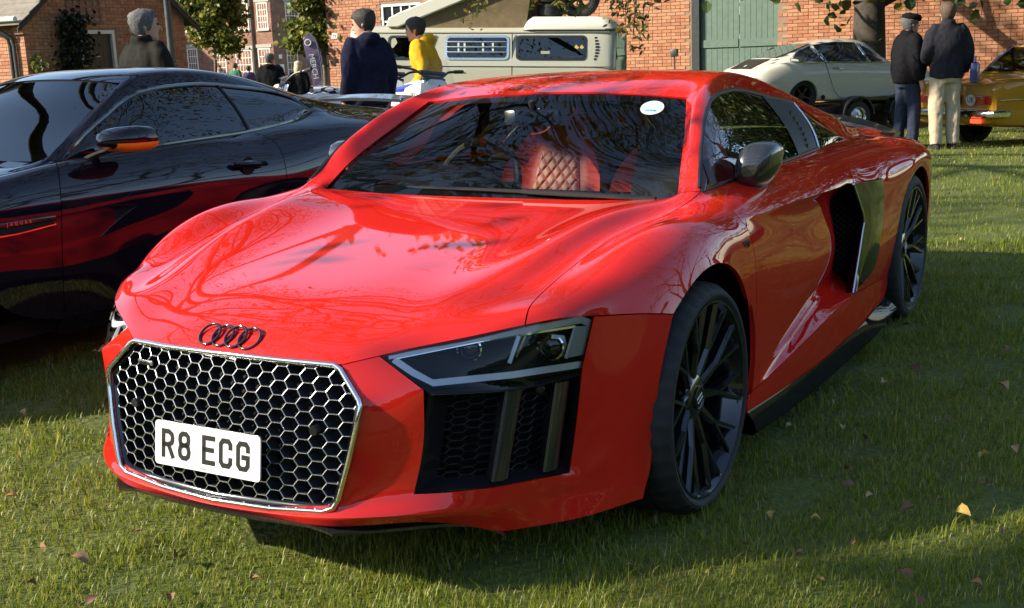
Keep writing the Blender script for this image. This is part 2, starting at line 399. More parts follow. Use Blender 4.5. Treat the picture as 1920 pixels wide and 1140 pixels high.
# gate: two leaves of vertical boards
gate_green = noisy(mat('green gate paint', (.085, .14, .105), .6), [(.25, (.075, .125, .092)), (.8, (.115, .175, .135))], 9, bump=.25, bscale=40)
m = MB(); wall_slab(m, g0-.18, g0, -.6, gt_, .45); m.build('gate_reveal', noisy(mat('dark timber post', (.02, .03, .03), .7), [(.3, (.012, .018, .017)), (.8, (.03, .04, .038))], 10), yard, smooth=False)
for lf, (a, b) in enumerate(((g0+.005, (g0+g1)/2-.004), ((g0+g1)/2+.004, g1-.005))):
    gl = bpy.data.objects.new('gate_leaf', None); C.objects.link(gl); gl.parent = yard
    nb = 7; bw_ = (b-a)/nb
    for i in range(nb):
        m = MB(); x0 = a+i*bw_; p = [wp(x0+.004, -.4, -.10), wp(x0+bw_-.004, -.4, -.10), wp(x0+bw_-.004, gt_, -.10), wp(x0+.004, gt_, -.10)]; m.prism(p, -WN*.03); m.build('board', gate_green, gl, smooth=False)
    for z in (.1, 1.28, 2.9):
        m = MB(); m.prism([wp(a+.01, z, -.095), wp(b-.01, z, -.095), wp(b-.01, z+.17, -.095), wp(a+.01, z+.17, -.095)], WN*.028); m.build('rail', gate_green, gl, smooth=False)
# painted flaking patch on the wall right of the gate
# window
white_wood = noisy(mat('white painted timber', (.75, .72, .64), .6), [(.3, (.66, .62, .54)), (.8, (.80, .78, .71))], 8)
dark_pane = mat('dark window pane', (.02, .025, .03), .04, coat=1)
def sash(parent, P0, ex, nrm, wd, z0, z1, nx, nz, bar=.045, fr=.07, name='window'):
    wn_ = bpy.data.objects.new(name, None); C.objects.link(wn_); wn_.parent = parent
    ex = V(ex); nrm = V(nrm); Z = V((0, 0, 1))
    def bx(m, a, b, c, d, o0, o1): m.prism([P0+ex*a+Z*c+nrm*o0, P0+ex*b+Z*c+nrm*o0, P0+ex*b+Z*d+nrm*o0, P0+ex*a+Z*d+nrm*o0], nrm*(o1-o0))
    m = MB()
    bx(m, 0, fr, z0, z1, -.09, -.01); bx(m, wd-fr, wd, z0, z1, -.09, -.01); bx(m, fr, wd-fr, z0, z0+fr, -.09, -.01); bx(m, fr, wd-fr, z1-fr, z1, -.09, -.01)
    m.build('frame', white_wood, wn_, smooth=False)
    m = MB()
    for i in range(1, nx): c = fr+(wd-2*fr)*i/nx; bx(m, c-bar/2, c+bar/2, z0+fr, z1-fr, -.07, -.03)
    for i in range(1, nz): c = z0+fr+(z1-z0-2*fr)*i/nz; bx(m, fr, wd-fr, c-bar/2, c+bar/2, -.072, -.028)
    if m.v: kind(m.build('glazing_bars', white_wood, wn_, smooth=False), 'stuff')
    m = MB(); bx(m, fr*.5, wd-fr*.5, z0+fr*.5, z1-fr*.5, -.062, -.055); m.build('pane', dark_pane, wn_, smooth=False)
    m = MB(); bx(m, -.06, wd+.06, z0-.07, z0, -.06, .05); m.build('sill', stone, wn_, smooth=False)
stone = noisy(mat('pale stone', (.42, .38, .31), .9), [(.3, (.34, .30, .25)), (.8, (.48, .44, .37))], 12, bump=.3)
sash(yard, wp(w0, 0), WX, WN, w1-w0, wz0, wz1, 4, 3)
# house number
hn = bpy.data.objects.new('number_sign', None); C.objects.link(hn); hn.parent = yard; hn.matrix_local = frame_matrix(wp(.25, 1.97, .018), WX, (0, 0, 1))
MB().box((0, 0, 0), (.21, .14, .012), bev=.004).build('sign_board', M['white_plate'], hn)
to = link('sign_digits', text_mesh('99', .12, .001), M['ink'], hn, smooth=False); to.location = (0, 0, .0075)
# --- small gabled lodge on the left
lod = thing('brick_lodge', 'small brick lodge with dark green door, trellis and sloping tiled roof', 'building')
GX = -19.6; y0, y1 = 13.98, 18.62; zr = lambda s: 2.50+min(s, (y1-y0)-s)*.80
eG = V((0, 1, 0)); nG = V((1, 0, 0)); O = V((GX, y0, 0))
dz = 2.20; d0, d1 = 1.42, 2.42
m = MB(); W_g = y1-y0
pts = lambda off: [O+nG*off+eG*a+V((0, 0, z)) for a, z in ((0, -.2), (d0, -.2), (d0, dz), (d1, dz), (d1, -.2), (W_g, -.2), (W_g, 2.5), (W_g/2, zr(W_g/2)), (0, 2.5))]
m.add(pts(0), [(0, 1, 2, 8), (3, 4, 5, 6), (2, 3, 6, 7), (2, 7, 8)]); m.grid([[O+V((0, 0, -.2)), O+V((-9, 0, -.2))], [O+V((0, 0, 2.5)), O+V((-9, 0, 2.5))]])
m.add([O+V((-.2, 0, 0))+eG*a+V((0, 0, z)) for a, z in ((d0, -.2), (d0, dz), (d1, dz), (d1, -.2))], [(0, 1, 2, 3)]); m.build('wall_core', M['mortar'], lod, smooth=False)
brick_face(lod, O, eG, nG, W_g, .75, 4.4, [(d0, d1, -1, dz)], 11, roof=zr)
brick_face(lod, O+V((-3, 0, 0)), V((1, 0, 0)), V((0, -1, 0)), 3.0, .9, 2.45, [], 12) if 0 else None
m = MB(); r_ = random.Random(5); k = 0; z = .9
while z < 2.45:
    x = -3.2+(0 if k % 2 else -.1125)
    while x < -.02:
        b_ = min(0, x+.225); e = .01+r_.uniform(0, .005); m.prism([O+V((x+.005, -.001, z+.005)), O+V((b_-.005, -.001, z+.005)), O+V((b_-.005, -.001, z+.07)), O+V((x+.005, -.001, z+.07))], (0, -e, 0), r_.randrange(4)); x += .225
    z += .075; k += 1
kind(m.build('side_brickwork', BR, lod, smooth=False), 'stuff')
# corbelled bricks under the eave
for i in range(3):
    m = MB(); m.box(O+V((-.08+.05*i-.1, .0, 2.34-.09*i)), (.40-.06*i, .12+.02*i, .07)); m.build('corbel', BR[3], lod, smooth=False)
grey_tile = noisy(mat('grey roof tile', (.20, .17, .13), .9), [(.3, (.15, .13, .10)), (.8, (.27, .23, .18))], 6, bump=.4)
for sgn in (0, 1):
    for i in range(9):
        a0 = -.28+i*(W_g/2+.28)/9; a1 = -.28+(i+1)*(W_g/2+.28)/9+.03
        z0_, z1_ = 2.5+a0*.8+.05, 2.5+a1*.8+.05-.02
        ya, yb = (y0+a0, y0+a1) if not sgn else (y1-a0, y1-a1)
        m = MB(); m.prism([(GX+.22, ya, z0_+.012), (GX+.22, yb, z1_+.0), (GX-9, yb, z1_), (GX-9, ya, z0_+.012)], (0, 0, -.03)); m.build('tile_course', grey_tile, lod, smooth=False)
    m = MB(); yy = (y0-.30, y0+W_g/2) if not sgn else (y1+.30, y1-W_g/2); m.prism([(GX+.20, yy[0], 2.24), (GX+.20, yy[1], zr(W_g/2)), (GX+.20, yy[1], zr(W_g/2)-.10), (GX+.20, yy[0], 2.14)], (-.03, 0, 0)); m.build('verge_board', noisy(mat('dark verge', (.04, .035, .03), .8), [(.3, (.03, .026, .022)), (.8, (.06, .052, .045))], 10), lod, smooth=False)
MB().tube([(GX+.15, y0-.30, 2.43), (GX-4, y0-.30, 2.45)], .055, 8).build('gutter', white_wood, lod)
iron = noisy(mat('painted iron', (.045, .05, .05), .5), [(.3, (.03, .034, .034)), (.8, (.07, .075, .072))], 14)
for dx in (0, .13): MB().tube([(GX-.42+dx-.25, y0-.30, 2.40), (GX-.42+dx-.2, y0-.28, 2.25), (GX-.42+dx-.02, y0-.09, 2.05), (GX-.42+dx, y0-.07, 1.9), (GX-.42+dx, y0-.07, -.1)], .04, 8).build('downpipe', iron, lod)
# door
dr = bpy.data.objects.new('door', None); C.objects.link(dr); dr.parent = lod
m = MB(); 
for a, b, c, d in ((d0, d0+.075, 0, dz), (d1-.075, d1, 0, dz), (d0+.075, d1-.075, dz-.08, dz)): m.prism([O+eG*p+V((.02, 0, q_)) for p, q_ in ((a, c), (b, c), (b, d), (a, d))], (-.1, 0, 0))
m.build('door_frame', white_wood, dr, smooth=False)
dg = noisy(mat('dark green door paint', (.012, .035, .022), .45), [(.3, (.009, .028, .018)), (.8, (.018, .045, .03))], 6)
for i in range(7):
    a = d0+.078+i*(d1-d0-.156)/7; b = a+(d1-d0-.156)/7-.006
    m = MB(); m.prism([O+eG*p+V((-.05, 0, q_)) for p, q_ in ((a, 0), (b, 0), (b, dz-.085), (a, dz-.085))], (-.03, 0, 0)); m.build('board', dg, dr, smooth=False)
MB().box(O+eG*((d0+d1)/2+.02)+V((-.045, 0, 1.62)), (.02, .13, .03), bev=.005).build('letter_plate', M['dullmetal'], dr)
# round bike mirror on a bent stalk, modelled like a swan-neck lamp
lp = tag(MB().tube([(GX+.01, 16.93, 2.0), (GX+.10, 16.91, 2.10), (GX+.16, 16.83, 2.19), (GX+.17, 16.76, 2.19)], .018, 8).lathe([(-.02, .02), (.03, .055), (.045, .075), (.05, .07), (.03, .0)], 16, 'X', (GX+.16, 16.75, 2.18)).build('wall_mirror', M['dullmetal'], None), 'small round mirror on a bent arm beside the green lodge door', 'mirror')
# trellis
tw = noisy(mat('weathered lath', (.20, .15, .12), .9), [(.3, (.15, .11, .09)), (.8, (.26, .20, .16))], 14)
tr = thing('wall_trellis', 'wooden square trellis fixed above the green lodge door', 'trellis', (GX+.03, 15.6, 2.36))
for i in range(6): MB().box((.0, -.45+.18*i, .5), (.02, .035, 1.0)).build('lath', tw, tr, smooth=False)
for i in range(7): MB().box((.018, 0, .02+.16*i), (.016, .96, .03)).build('lath', tw, tr, smooth=False)
# --- far two-storey building
far = thing('far_building', 'distant two storey red brick building with white many-paned windows', 'building')
FX, FY = -37.83, 42.70
m = MB(); m.grid([[V((-62, FY, -.5)), V((FX, FY, -.5)), V((FX, FY+16, -.5))], [V((-62, FY, 9)), V((FX, FY, 9)), V((FX, FY+16, 9))]]); m.build('wall', M['brick_far'], far, smooth=False)
for (a, b, z0_, z1_, nx, nz) in [(-43.62, -42.85, 3.12, 4.50, 4, 4), (-40.25, -39.28, 3.02, 4.36, 5, 4), (-38.72, -38.02, 3.0, 4.30, 4, 4), (-43.68, -42.95, .75, 2.26, 4, 4), (-41.75, -41.0, .6, 1.86, 3, 4), (-40.35, -39.26, .6, 2.06, 5, 4), (-38.84, -38.05, .6, 2.10, 4, 4), (-46.2, -45.4, 3.12, 4.5, 4, 4)]:
    sash(far, V((a, FY-.03, 0)), V((1, 0, 0)), V((0, -1, 0)), b-a, z0_, z1_, nx, nz, .03, .06)
    m = MB(); m.box(((a+b)/2, FY-.015, z1_+.11), (b-a+.25, .05, .16)); m.build('lintel', stone, far, smooth=False)
for (a, b, z0_, z1_, nx, nz) in [(43.78, 44.78, 3.0, 4.30, 4, 4), (43.65, 44.50, .6, 2.10, 3, 4)]:
    sash(far, V((FX+.03, a, 0)), V((0, 1, 0)), V((1, 0, 0)), b-a, z0_, z1_, nx, nz, .03, .06)
    m = MB(); m.box((FX+.015, (a+b)/2, z1_+.11), (.05, b-a+.25, .16)); m.build('lintel', stone, far, smooth=False)
MB().tube([(-39.05, FY-.08, 9), (-39.05, FY-.08, -.2)], .055, 8).build('downpipe', iron, far)
for z_, w_ in ((1.66, .25), (1.08, .45)): MB().box((FX-.3 if 0 else FX+.02, FY+.45, z_), (.02, w_, .2 if w_ < .3 else .4)).build('notice', M['white_plate'], far, smooth=False)
m = MB(); m.grid([[V((-62, FY-.5, 9)), V((FX+.5, FY-.5, 9)), V((FX+.5, FY+16, 9))], [V((-62, FY+7, 13)), V((FX-6, FY+7, 13)), V((FX-6, FY+16, 13))]]); m.build('roof', tile, far, smooth=False)
wing = thing('shade_block', 'unseen brick block left of the distant building, added to shade it', 'building')  # added out of view, only to cast shade on the far facade
m = MB(); m.box((-58, 33, 4.5), (10, 14, 10)); m.build('wall', M['brick_far'], wing, smooth=False); MB().prism([(-63.3, 25.7, 9.5), (-52.7, 25.7, 9.5), (-58, 25.7, 13)], (0, 14.6, 0)).build('roof', tile, wing, smooth=False)
# lamp post
ps = thing('lamp_post', 'dark green iron lamp post behind the grey-haired man', 'lamp post', (-13.1, 11.78, -.06))
MB().lathe([(0, .16), (.25, .15), (.3, .09), (1.0, .085), (1.35, .075), (1.37, .10), (1.42, .10), (1.44, .06), (3.6, .045), (3.62, .06), (3.7, .03)], 16, 'Z').build('column', iron, ps)
m = MB(); m.lathe([(3.7, .10), (3.75, .12), (4.15, .19), (4.17, .21), (4.35, .06), (4.45, .02)], 6, 'Z'); m.build('lantern', iron, ps)
# box on a short post by the gate
tag(MB().box((-6.12, 17.04, 1.22), (.13, .10, .14), bev=.02).tube([(-6.12, 17.04, 1.15), (-6.12, 17.04, -.06)], .015, 6).build('post_box_light', iron, None), 'small grey box on a thin post left of the green gate', 'post light')

# ---------------------------------------------------------------- trees
def bark(name, a, b): return noisy(mat(name, a, .95), [(.3, a), (.75, b)], 9, 10, bump=1.0, bscale=24)
M['bark'] = bark('dark bark', (.035, .028, .020), (.075, .06, .045)); M['bark_pale'] = bark('grey bark', (.12, .10, .075), (.22, .19, .15))
def leaf_mat(name, stops, trans=.35):
    m = bpy.data.materials.new(name); m.use_nodes = True; nt = m.node_tree; nt.nodes.remove(bsdf(m))
    g = N(m, 'ShaderNodeNewGeometry'); c = ramp(m, g.outputs['Random Per Island'], stops)
    d = N(m, 'ShaderNodeBsdfDiffuse'); t = N(m, 'ShaderNodeBsdfTranslucent'); gl = N(m, 'ShaderNodeBsdfGlossy'); gl.inputs['Roughness'].default_value = .45; gl.inputs[0].default_value = (.5, .5, .45, 1)
    L(m, c, d.inputs[0]); L(m, c, t.inputs[0]); a = N(m, 'ShaderNodeMixShader'); a.inputs[0].default_value = trans; L(m, d.outputs[0], a.inputs[1]); L(m, t.outputs[0], a.inputs[2])
    b = N(m, 'ShaderNodeMixShader'); b.inputs[0].default_value = .04; L(m, a.outputs[0], b.inputs[1]); L(m, gl.outputs[0], b.inputs[2]); L(m, b.outputs[0], nt.nodes['Material Output'].inputs[0]); return m
M['leaf_green'] = leaf_mat('dark green lime leaves', [(0, (.030, .055, .012)), (.6, (.050, .085, .018)), (.88, (.09, .11, .022)), (1, (.20, .16, .03))])
M['leaf_olive'] = leaf_mat('turning olive leaves', [(0, (.07, .09, .018)), (.45, (.13, .13, .025)), (.8, (.22, .17, .03)), (1, (.28, .16, .03))])
M['leaf_young'] = leaf_mat('yellow green leaves', [(0, (.08, .12, .02)), (.5, (.15, .18, .03)), (.85, (.24, .22, .04)), (1, (.30, .19, .04))])
M['ivy'] = leaf_mat('dark climber leaves', [(0, (.010, .016, .010)), (.8, (.022, .03, .018)), (1, (.05, .06, .03))], .15)
def grow(r, base, d, length, rad, depth, out, tips, spread=.6, up=.12, kids=3, shrink=.68, jit=.18, minr=.006):
    """recursive limb; collects polylines with radii"""
    n = 4; pts = [V(base)]; rs = [rad]; dd = V(d).normalized()
    for i in range(n):
        dd = (dd+V((r.uniform(-jit, jit), r.uniform(-jit, jit), r.uniform(-jit, jit)+up*.3))).normalized()
        pts.append(pts[-1]+dd*length/n); rs.append(max(minr, rad*(1-.38*(i+1)/n)))
    out.append((pts, rs))
    if depth == 0: tips.append((pts[-1], dd)); tips.append((pts[-2], dd)); return
    if depth == 1: tips.append((pts[-1], dd))
    for k in range(kids):
        i = n if k == 0 else r.choice([2, 3, 3, 4]); ax = V((r.gauss(0, 1), r.gauss(0, 1), r.gauss(0, .6))); ax -= dd*ax.dot(dd); ax.normalize()
        s_ = spread*r.uniform(.6, 1.25)*(.45 if k == 0 else 1)
        grow(r, pts[i], dd*cos(s_)+ax*sin(s_)+V((0, 0, up)), length*shrink*r.uniform(.8, 1.15), rs[i]*(.8 if k == 0 else .62), depth-1, out, tips, spread, up, kids, shrink, jit, minr)
def limbs_mesh(out, seg=6):
    m = MB()
    for pts, rs in out: m.tube(pts, rs, 8 if rs[0] > .06 else (5 if rs[0] > .015 else 4), cap=False)
    return m
def leaves_mesh(r, tips, per, size, rad, droop=.3, shape='lime'):
    vs = []; fs = []
    for p, d in tips:
        for k in range(per):
            c = p+V((r.gauss(0, rad), r.gauss(0, rad), r.gauss(0, rad*.8)-droop*rad))
            a = V((r.gauss(0, 1), r.gauss(0, 1), r.gauss(-.5, .6))).normalized(); b = a.orthogonal().normalized(); b = (b*cos(q0 := r.uniform(0, 6.28))+a.cross(b)*sin(q0)); n_ = a.cross(b)
            s_ = size*r.uniform(.6, 1.25); w_ = s_*(.42 if shape == 'lime' else .2); i0 = len(vs); cu = n_*s_*.10
            vs += [c, c+a*s_*.35+b*w_+cu, c+a*s_*.75+b*w_*.75, c+a*s_-cu, c+a*s_*.75-b*w_*.75, c+a*s_*.35-b*w_+cu]
            fs += [(i0, i0+1, i0+2, i0+3), (i0, i0+3, i0+4, i0+5)]
    return vs, fs
def tree(name, label, base, h, rad, seed, mats, per=26, size=.10, lr=.35, depth=4, kids=3, spread=.62, first=.34, limbs=6, length=None, bias=(0, 0, 0), up=.12, leafy=1.0, shape='lime', droop=.3, lean=(0, 0), group=None, extra=(), zmin=None):
    r = random.Random(seed); t = thing(name, label, 'tree', base, 0, group); out = []; tips = []
    tp = [V((lean[0]*k/5*h*.6+r.uniform(-.015, .015)*k, lean[1]*k/5*h*.6+r.uniform(-.015, .015)*k, k/5*h*.62)) for k in range(6)]; tp[0] = V((0, 0, -.2)); tr_ = [rad*1.35, rad, rad*.9, rad*.78, rad*.62, rad*.45]
    tm = MB(); tm.tube(tp, tr_, 14, cap=False)
    # root flare noise
    for v in tm.v: v += V((v.x, v.y, 0)).normalized()*rad*.14*noise.noise(V((v.x*4, v.y*4, v.z*2)))
    tm.build('trunk', mats[0], t, ang=80)
    length = length or h*.34
    for k in range(limbs):
        f = first+(1-first)*k/max(1, limbs-1); i = min(4, int(f*5)); p = tp[i].lerp(tp[i+1], f*5-i) if f < 1 else tp[5]; a = k*2.4+r.uniform(-.4, .4)
        d = V((cos(a), sin(a), .35+.5*f))+V(bias); grow(r, p, d, length*(1.1-.35*f), rad*.5*(1.15-.55*f), depth-1, out, tips, spread, up, kids)
    for (p, d, ln, rr, dp) in extra: grow(r, V(p), V(d), ln, rr, dp, out, tips, spread, up*.3, kids)
    if zmin is not None: out = [o_ for o_ in out if o_[1][0] > .03 or min(q_.z for q_ in o_[0]) > zmin(o_[0][-1])]; tips = [q_ for q_ in tips if q_[0].z > zmin(q_[0])]
    limbs_mesh(out).build('limbs', mats[0], t, ang=80, fix=False)
    if leafy > 0:
        tt = [q_ for q_ in tips if r.random() < leafy]; vs, fs = leaves_mesh(r, tt, per, size, lr, droop, shape)
        me = mesh('crown', vs, fs); kind(link('crown', me, mats[1], t, smooth=False), 'stuff')
    return t, tips
tree_info = []
# lime tree behind the cream coupe, low branches hanging across the top right
tree('lime_tree', 'large dark leafy tree with broad trunk behind the cream coupe', (-3.30, 19.6, -.3), 10.5, .30, 21, (M['bark'], M['leaf_green']), per=26, size=.17, lr=.34, depth=4, limbs=8, first=.34, length=3.2, up=.06, zmin=lambda p: 2.25+1.3*min(1, max(0, (.2-p.x)/1.4))+.2*sin(p.x*2.1)-.10*min(3, max(0, -p.y))+.55*min(1, max(0, -p.y-3.2)),
     extra=[((0, 0, 2.9), (.75, -.62, .10), 3.6, .08, 3), ((0, 0, 3.0), (-.8, -.4, .02), 3.0, .07, 3), ((0, 0, 3.0), (.3, -.9, .10), 3.6, .08, 3), ((0, 0, 2.8), (1, -.2, .06), 3.8, .08, 3), ((0, 0, 3.0), (.9, -.75, .16), 4.6, .08, 3), ((0, 0, 3.2), (-.25, -1, .10), 3.0, .07, 3), ((0, 0, 3.0), (1, .3, .05), 3.6, .06, 3), ((0, 0, 2.9), (1, -.45, .03), 4.2, .07, 3), ((0, 0, 2.9), (.75, -.75, .02), 4.4, .07, 3), ((0, 0, 2.8), (.5, -.9, .03), 4.2, .07, 3), ((0, 0, 2.9), (.95, -.1, .04), 4.4, .07, 3)])
# tree whose limbs reach over the cars from behind the black coupe (trunk out of frame on the left)
tree('overhanging_tree', 'tall autumn tree leaning over the cars, its hanging twigs along the top edge', (-11.0, 5.0, 0), 14, .36, 5, (M['bark'], M['leaf_olive']), per=20, size=.15, lr=.42, depth=5, kids=3, limbs=9, first=.42, length=6.0, bias=(.75, .15, .1), up=.02, shape='willow', droop=.9, leafy=.7)
tree('bare_tree', 'nearly bare tree with spreading branches right of the saloon', (5.5, 16.5, -.2), 11, .24, 9, (M['bark'], M['leaf_olive']), per=3, size=.11, lr=.3, depth=5, kids=3, limbs=8, first=.22, length=3.4, up=.06, leafy=.6)
tree('bare_tree', 'bare tall tree on the lawn far right of the parked cars', (12, 9, -.1), 12, .26, 31, (M['bark'], M['leaf_olive']), per=3, size=.11, lr=.3, depth=5, kids=3, limbs=8, first=.25, length=3.8, up=.06, leafy=.5)
# trees on the sunny side, behind and left of the viewer, that shade the near lawn
tree('lawn_tree', 'spreading autumn tree behind the viewer that shades the near lawn', (-8.45, -10.05, 0), 16, .20, 14, (M['bark'], M['leaf_olive']), per=34, size=.15, lr=.22, depth=3, kids=3, limbs=20, first=.74, length=.62, up=.14)
# tall trees beyond the yard building (seen in the bonnet and the glass)
for i, (x, y, h, lab) in enumerate(((-15.5, 31, 17, 'tall tree beyond the yard roof, left of three'), (-8.0, 33, 19, 'tall tree beyond the yard roof, middle of three'), (-.5, 31.5, 16, 'tall tree beyond the yard roof, right of three'))):
    tree('tall_tree', lab, (x, y, -.3), h, .36, 70+i, (M['bark'], M['leaf_olive']), per=26, size=.30, lr=.75, depth=4, kids=3, limbs=9, first=.3, length=4.6, up=.08, leafy=.8)
# young street tree
tree('young_maple', 'young tree with yellow green crown and pale thin trunk in the courtyard', (-25.57, 25.82, -.32), 5.6, .06, 8, (M['bark_pale'], M['leaf_young']), per=18, size=.15, lr=.17, depth=3, kids=4, limbs=12, first=.52, length=.8, up=.18)
# leafy shrub behind the wall corner
tree('corner_tree', 'leafy yellow green tree at the left corner of the yard building', (-18.85, 23.0, -.32), 6.5, .07, 18, (M['bark_pale'], M['leaf_young']), per=20, size=.15, lr=.15, depth=3, kids=3, limbs=16, first=.36, length=.55, up=.12)
# climber on the lodge gable and two small plants
cl = thing('wall_climber', 'dark climbing shrub against the lodge gable left of the door', 'shrub', (-19.5, 14.95, -.1)); r = random.Random(3); tips = []; out = []
for k in range(7):
    y = r.uniform(-.25, .25); p = [V((.03, y, 0))]
    for i in range(9): p.append(p[-1]+V((r.uniform(-.01, .02), r.uniform(-.07, .07)+(.012 if i > 5 else 0), .28)))
    out.append((p, [.02*(1-.08*i) for i in range(10)])); tips += [(q_+V((.08, 0, 0)), V((0, 0, 1))) for q_ in p[1:]]
limbs_mesh(out).build('stems', M['bark'], cl, fix=False); vs, fs = leaves_mesh(r, tips, 40, .10, .12, .1); kind(link('foliage', mesh('foliage', vs, fs), M['ivy'], cl, smooth=False), 'stuff')
for i, (y, z, lab) in enumerate(((14.2, 1.15, 'small pale-leaved plant by the lodge corner'), (14.88, 1.2, 'pale green leafy sprig below the dark climber'))):
    cl = thing('wall_plant', lab, 'plant', (-19.42, y, -.1)); r = random.Random(40+i); out = []; tips = []
    for k in range(6): p = [V((r.uniform(-.05, .05), r.uniform(-.08, .08), 0)), V((r.uniform(-.05, .08), r.uniform(-.12, .12), z*.6)), V((r.uniform(-.05, .1), r.uniform(-.16, .16), z+r.uniform(.1, .6)))]; out.append((p, [.012, .01, .006])); tips += [(p[2], V((0, 0, 1))), (p[1].lerp(p[2], .6), V((0, 0, 1)))]
    limbs_mesh(out).build('stems', M['bark_pale'], cl, fix=False); vs, fs = leaves_mesh(r, tips, 9, .11, .09, .1); kind(link('foliage', mesh('foliage', vs, fs), M['leaf_young'], cl, smooth=False), 'stuff')
# wooded edge of the field, far off to the right and behind the viewer
r = random.Random(91); vs = []; fs = []
for k in range(230):
    a = radians(28-235*k/229)+r.uniform(-.01, .01); R_ = 42+r.uniform(-5, 6); cx, cy = R_*cos(a), R_*sin(a); hh = r.uniform(5.5, 9.5)
    for q_ in range(46):
        t = r.uniform(0, 6.28); zz = hh*r.random()**.8; rr = 2.4*sqrt(r.random())*(1-.5*(zz/hh)**2); c = V((cx+rr*cos(t), cy+rr*sin(t), zz)); u_ = V((r.gauss(0, 1), r.gauss(0, 1), r.gauss(0, 1))).normalized(); w_ = u_.orthogonal().normalized(); s_ = r.uniform(.5, 1.1); n0 = len(vs)
        vs += [c+u_*s_, c+w_*s_*.7, c-u_*s_, c-w_*s_*.7]; fs.append((n0, n0+1, n0+2, n0+3))
o = kind(link('far_woodland', mesh('far_woodland', vs, fs), M['leaf_green'], None, smooth=False), 'stuff'); o['label'] = 'far wooded edge of the field'


# twigs of the overhanging tree that hang into the top of the view
TW = [((-4.53, 7.7, 2.24), (-4.5, 7.61, 1.78)), ((-4.56, 7.83, 2.25), (-4.62, 7.67, 1.72)), ((-4.73, 7.98, 2.27), (-4.66, 7.87, 1.67)), ((-4.42, 7.58, 2.23), (-4.32, 7.55, 1.85)), ((-4.18, 7.17, 2.19), (-4.1, 7.14, 1.87)), ((-3.9, 8.24, 2.22), (-3.76, 8.21, 1.79)), ((-3.84, 8.1, 2.21), (-3.76, 8.06, 1.88)), ((-3.51, 7.8, 2.17), (-3.37, 7.79, 1.79)), ((-3.41, 7.95, 2.17), (-3.44, 7.83, 1.77)), ((-3.03, 8.07, 2.15), (-3.04, 7.96, 1.76)), ((-3.45, 8.65, 2.21), (-3.36, 8.57, 1.68)), ((-3.05, 7.99, 2.15), (-2.92, 7.92, 1.58)), ((-2.87, 7.92, 2.13), (-2.85, 7.78, 1.54)), ((-3.26, 8.67, 2.19), (-3.2, 8.55, 1.58)), ((-3.2, 8.57, 2.19), (-2.99, 8.49, 1.37)), ((-3.07, 8.7, 2.18), (-3.09, 8.51, 1.48)), ((-2.95, 8.3, 2.16), (-2.93, 8.13, 1.38)), ((-2.74, 8.21, 2.14), (-2.78, 8.04, 1.54)), ((-3.05, 8.93, 2.19), (-3.07, 8.74, 1.5)), ((-3.13, 8.4, 2.17), (-3.16, 8.29, 1.84)), ((-3.23, 8.66, 2.19), (-3.29, 8.55, 1.88)), ((-3.77, 7.51, 2.18), (-3.69, 7.48, 1.89)), ((-3.79, 7.79, 2.19), (-3.81, 7.69, 1.83))]
ov = bpy.data.objects['overhanging_tree']; r = random.Random(17); o0 = V(ov.location); out = []; tips = []
out.append(([V((-11, 5, 6.6))-o0, V((-9.0, 6.0, 5.6))-o0]+[V(p)-o0 for p in [(-5.41, 7.3, 3.28), (-4.6, 7.58, 2.5), (-3.93, 7.93, 2.31), (-3.36, 8.24, 2.23), (-2.83, 8.52, 2.11)]], [.10, .075, .055, .045, .035, .025, .012]))
for a, b in TW:
    a = V(a)-o0; b = V(b)-o0; m_ = a.lerp(b, .5)+V((r.uniform(-.05, .05), r.uniform(-.05, .05), 0)); out.append(([a, m_, b], [.006, .0045, .003]))
    tips += [(a.lerp(m_, .5), V((0, 0, -1))), (m_, V((0, 0, -1))), (m_.lerp(b, .5), V((0, 0, -1))), (b, V((0, 0, -1)))]
limbs_mesh(out).build('hanging_twigs', M['bark'], ov, fix=False); vs, fs = leaves_mesh(r, tips, 5, .085, .05, .8, 'willow'); kind(link('hanging_leaves', mesh('hanging_leaves', vs, fs), M['leaf_olive'], ov, smooth=False), 'stuff')

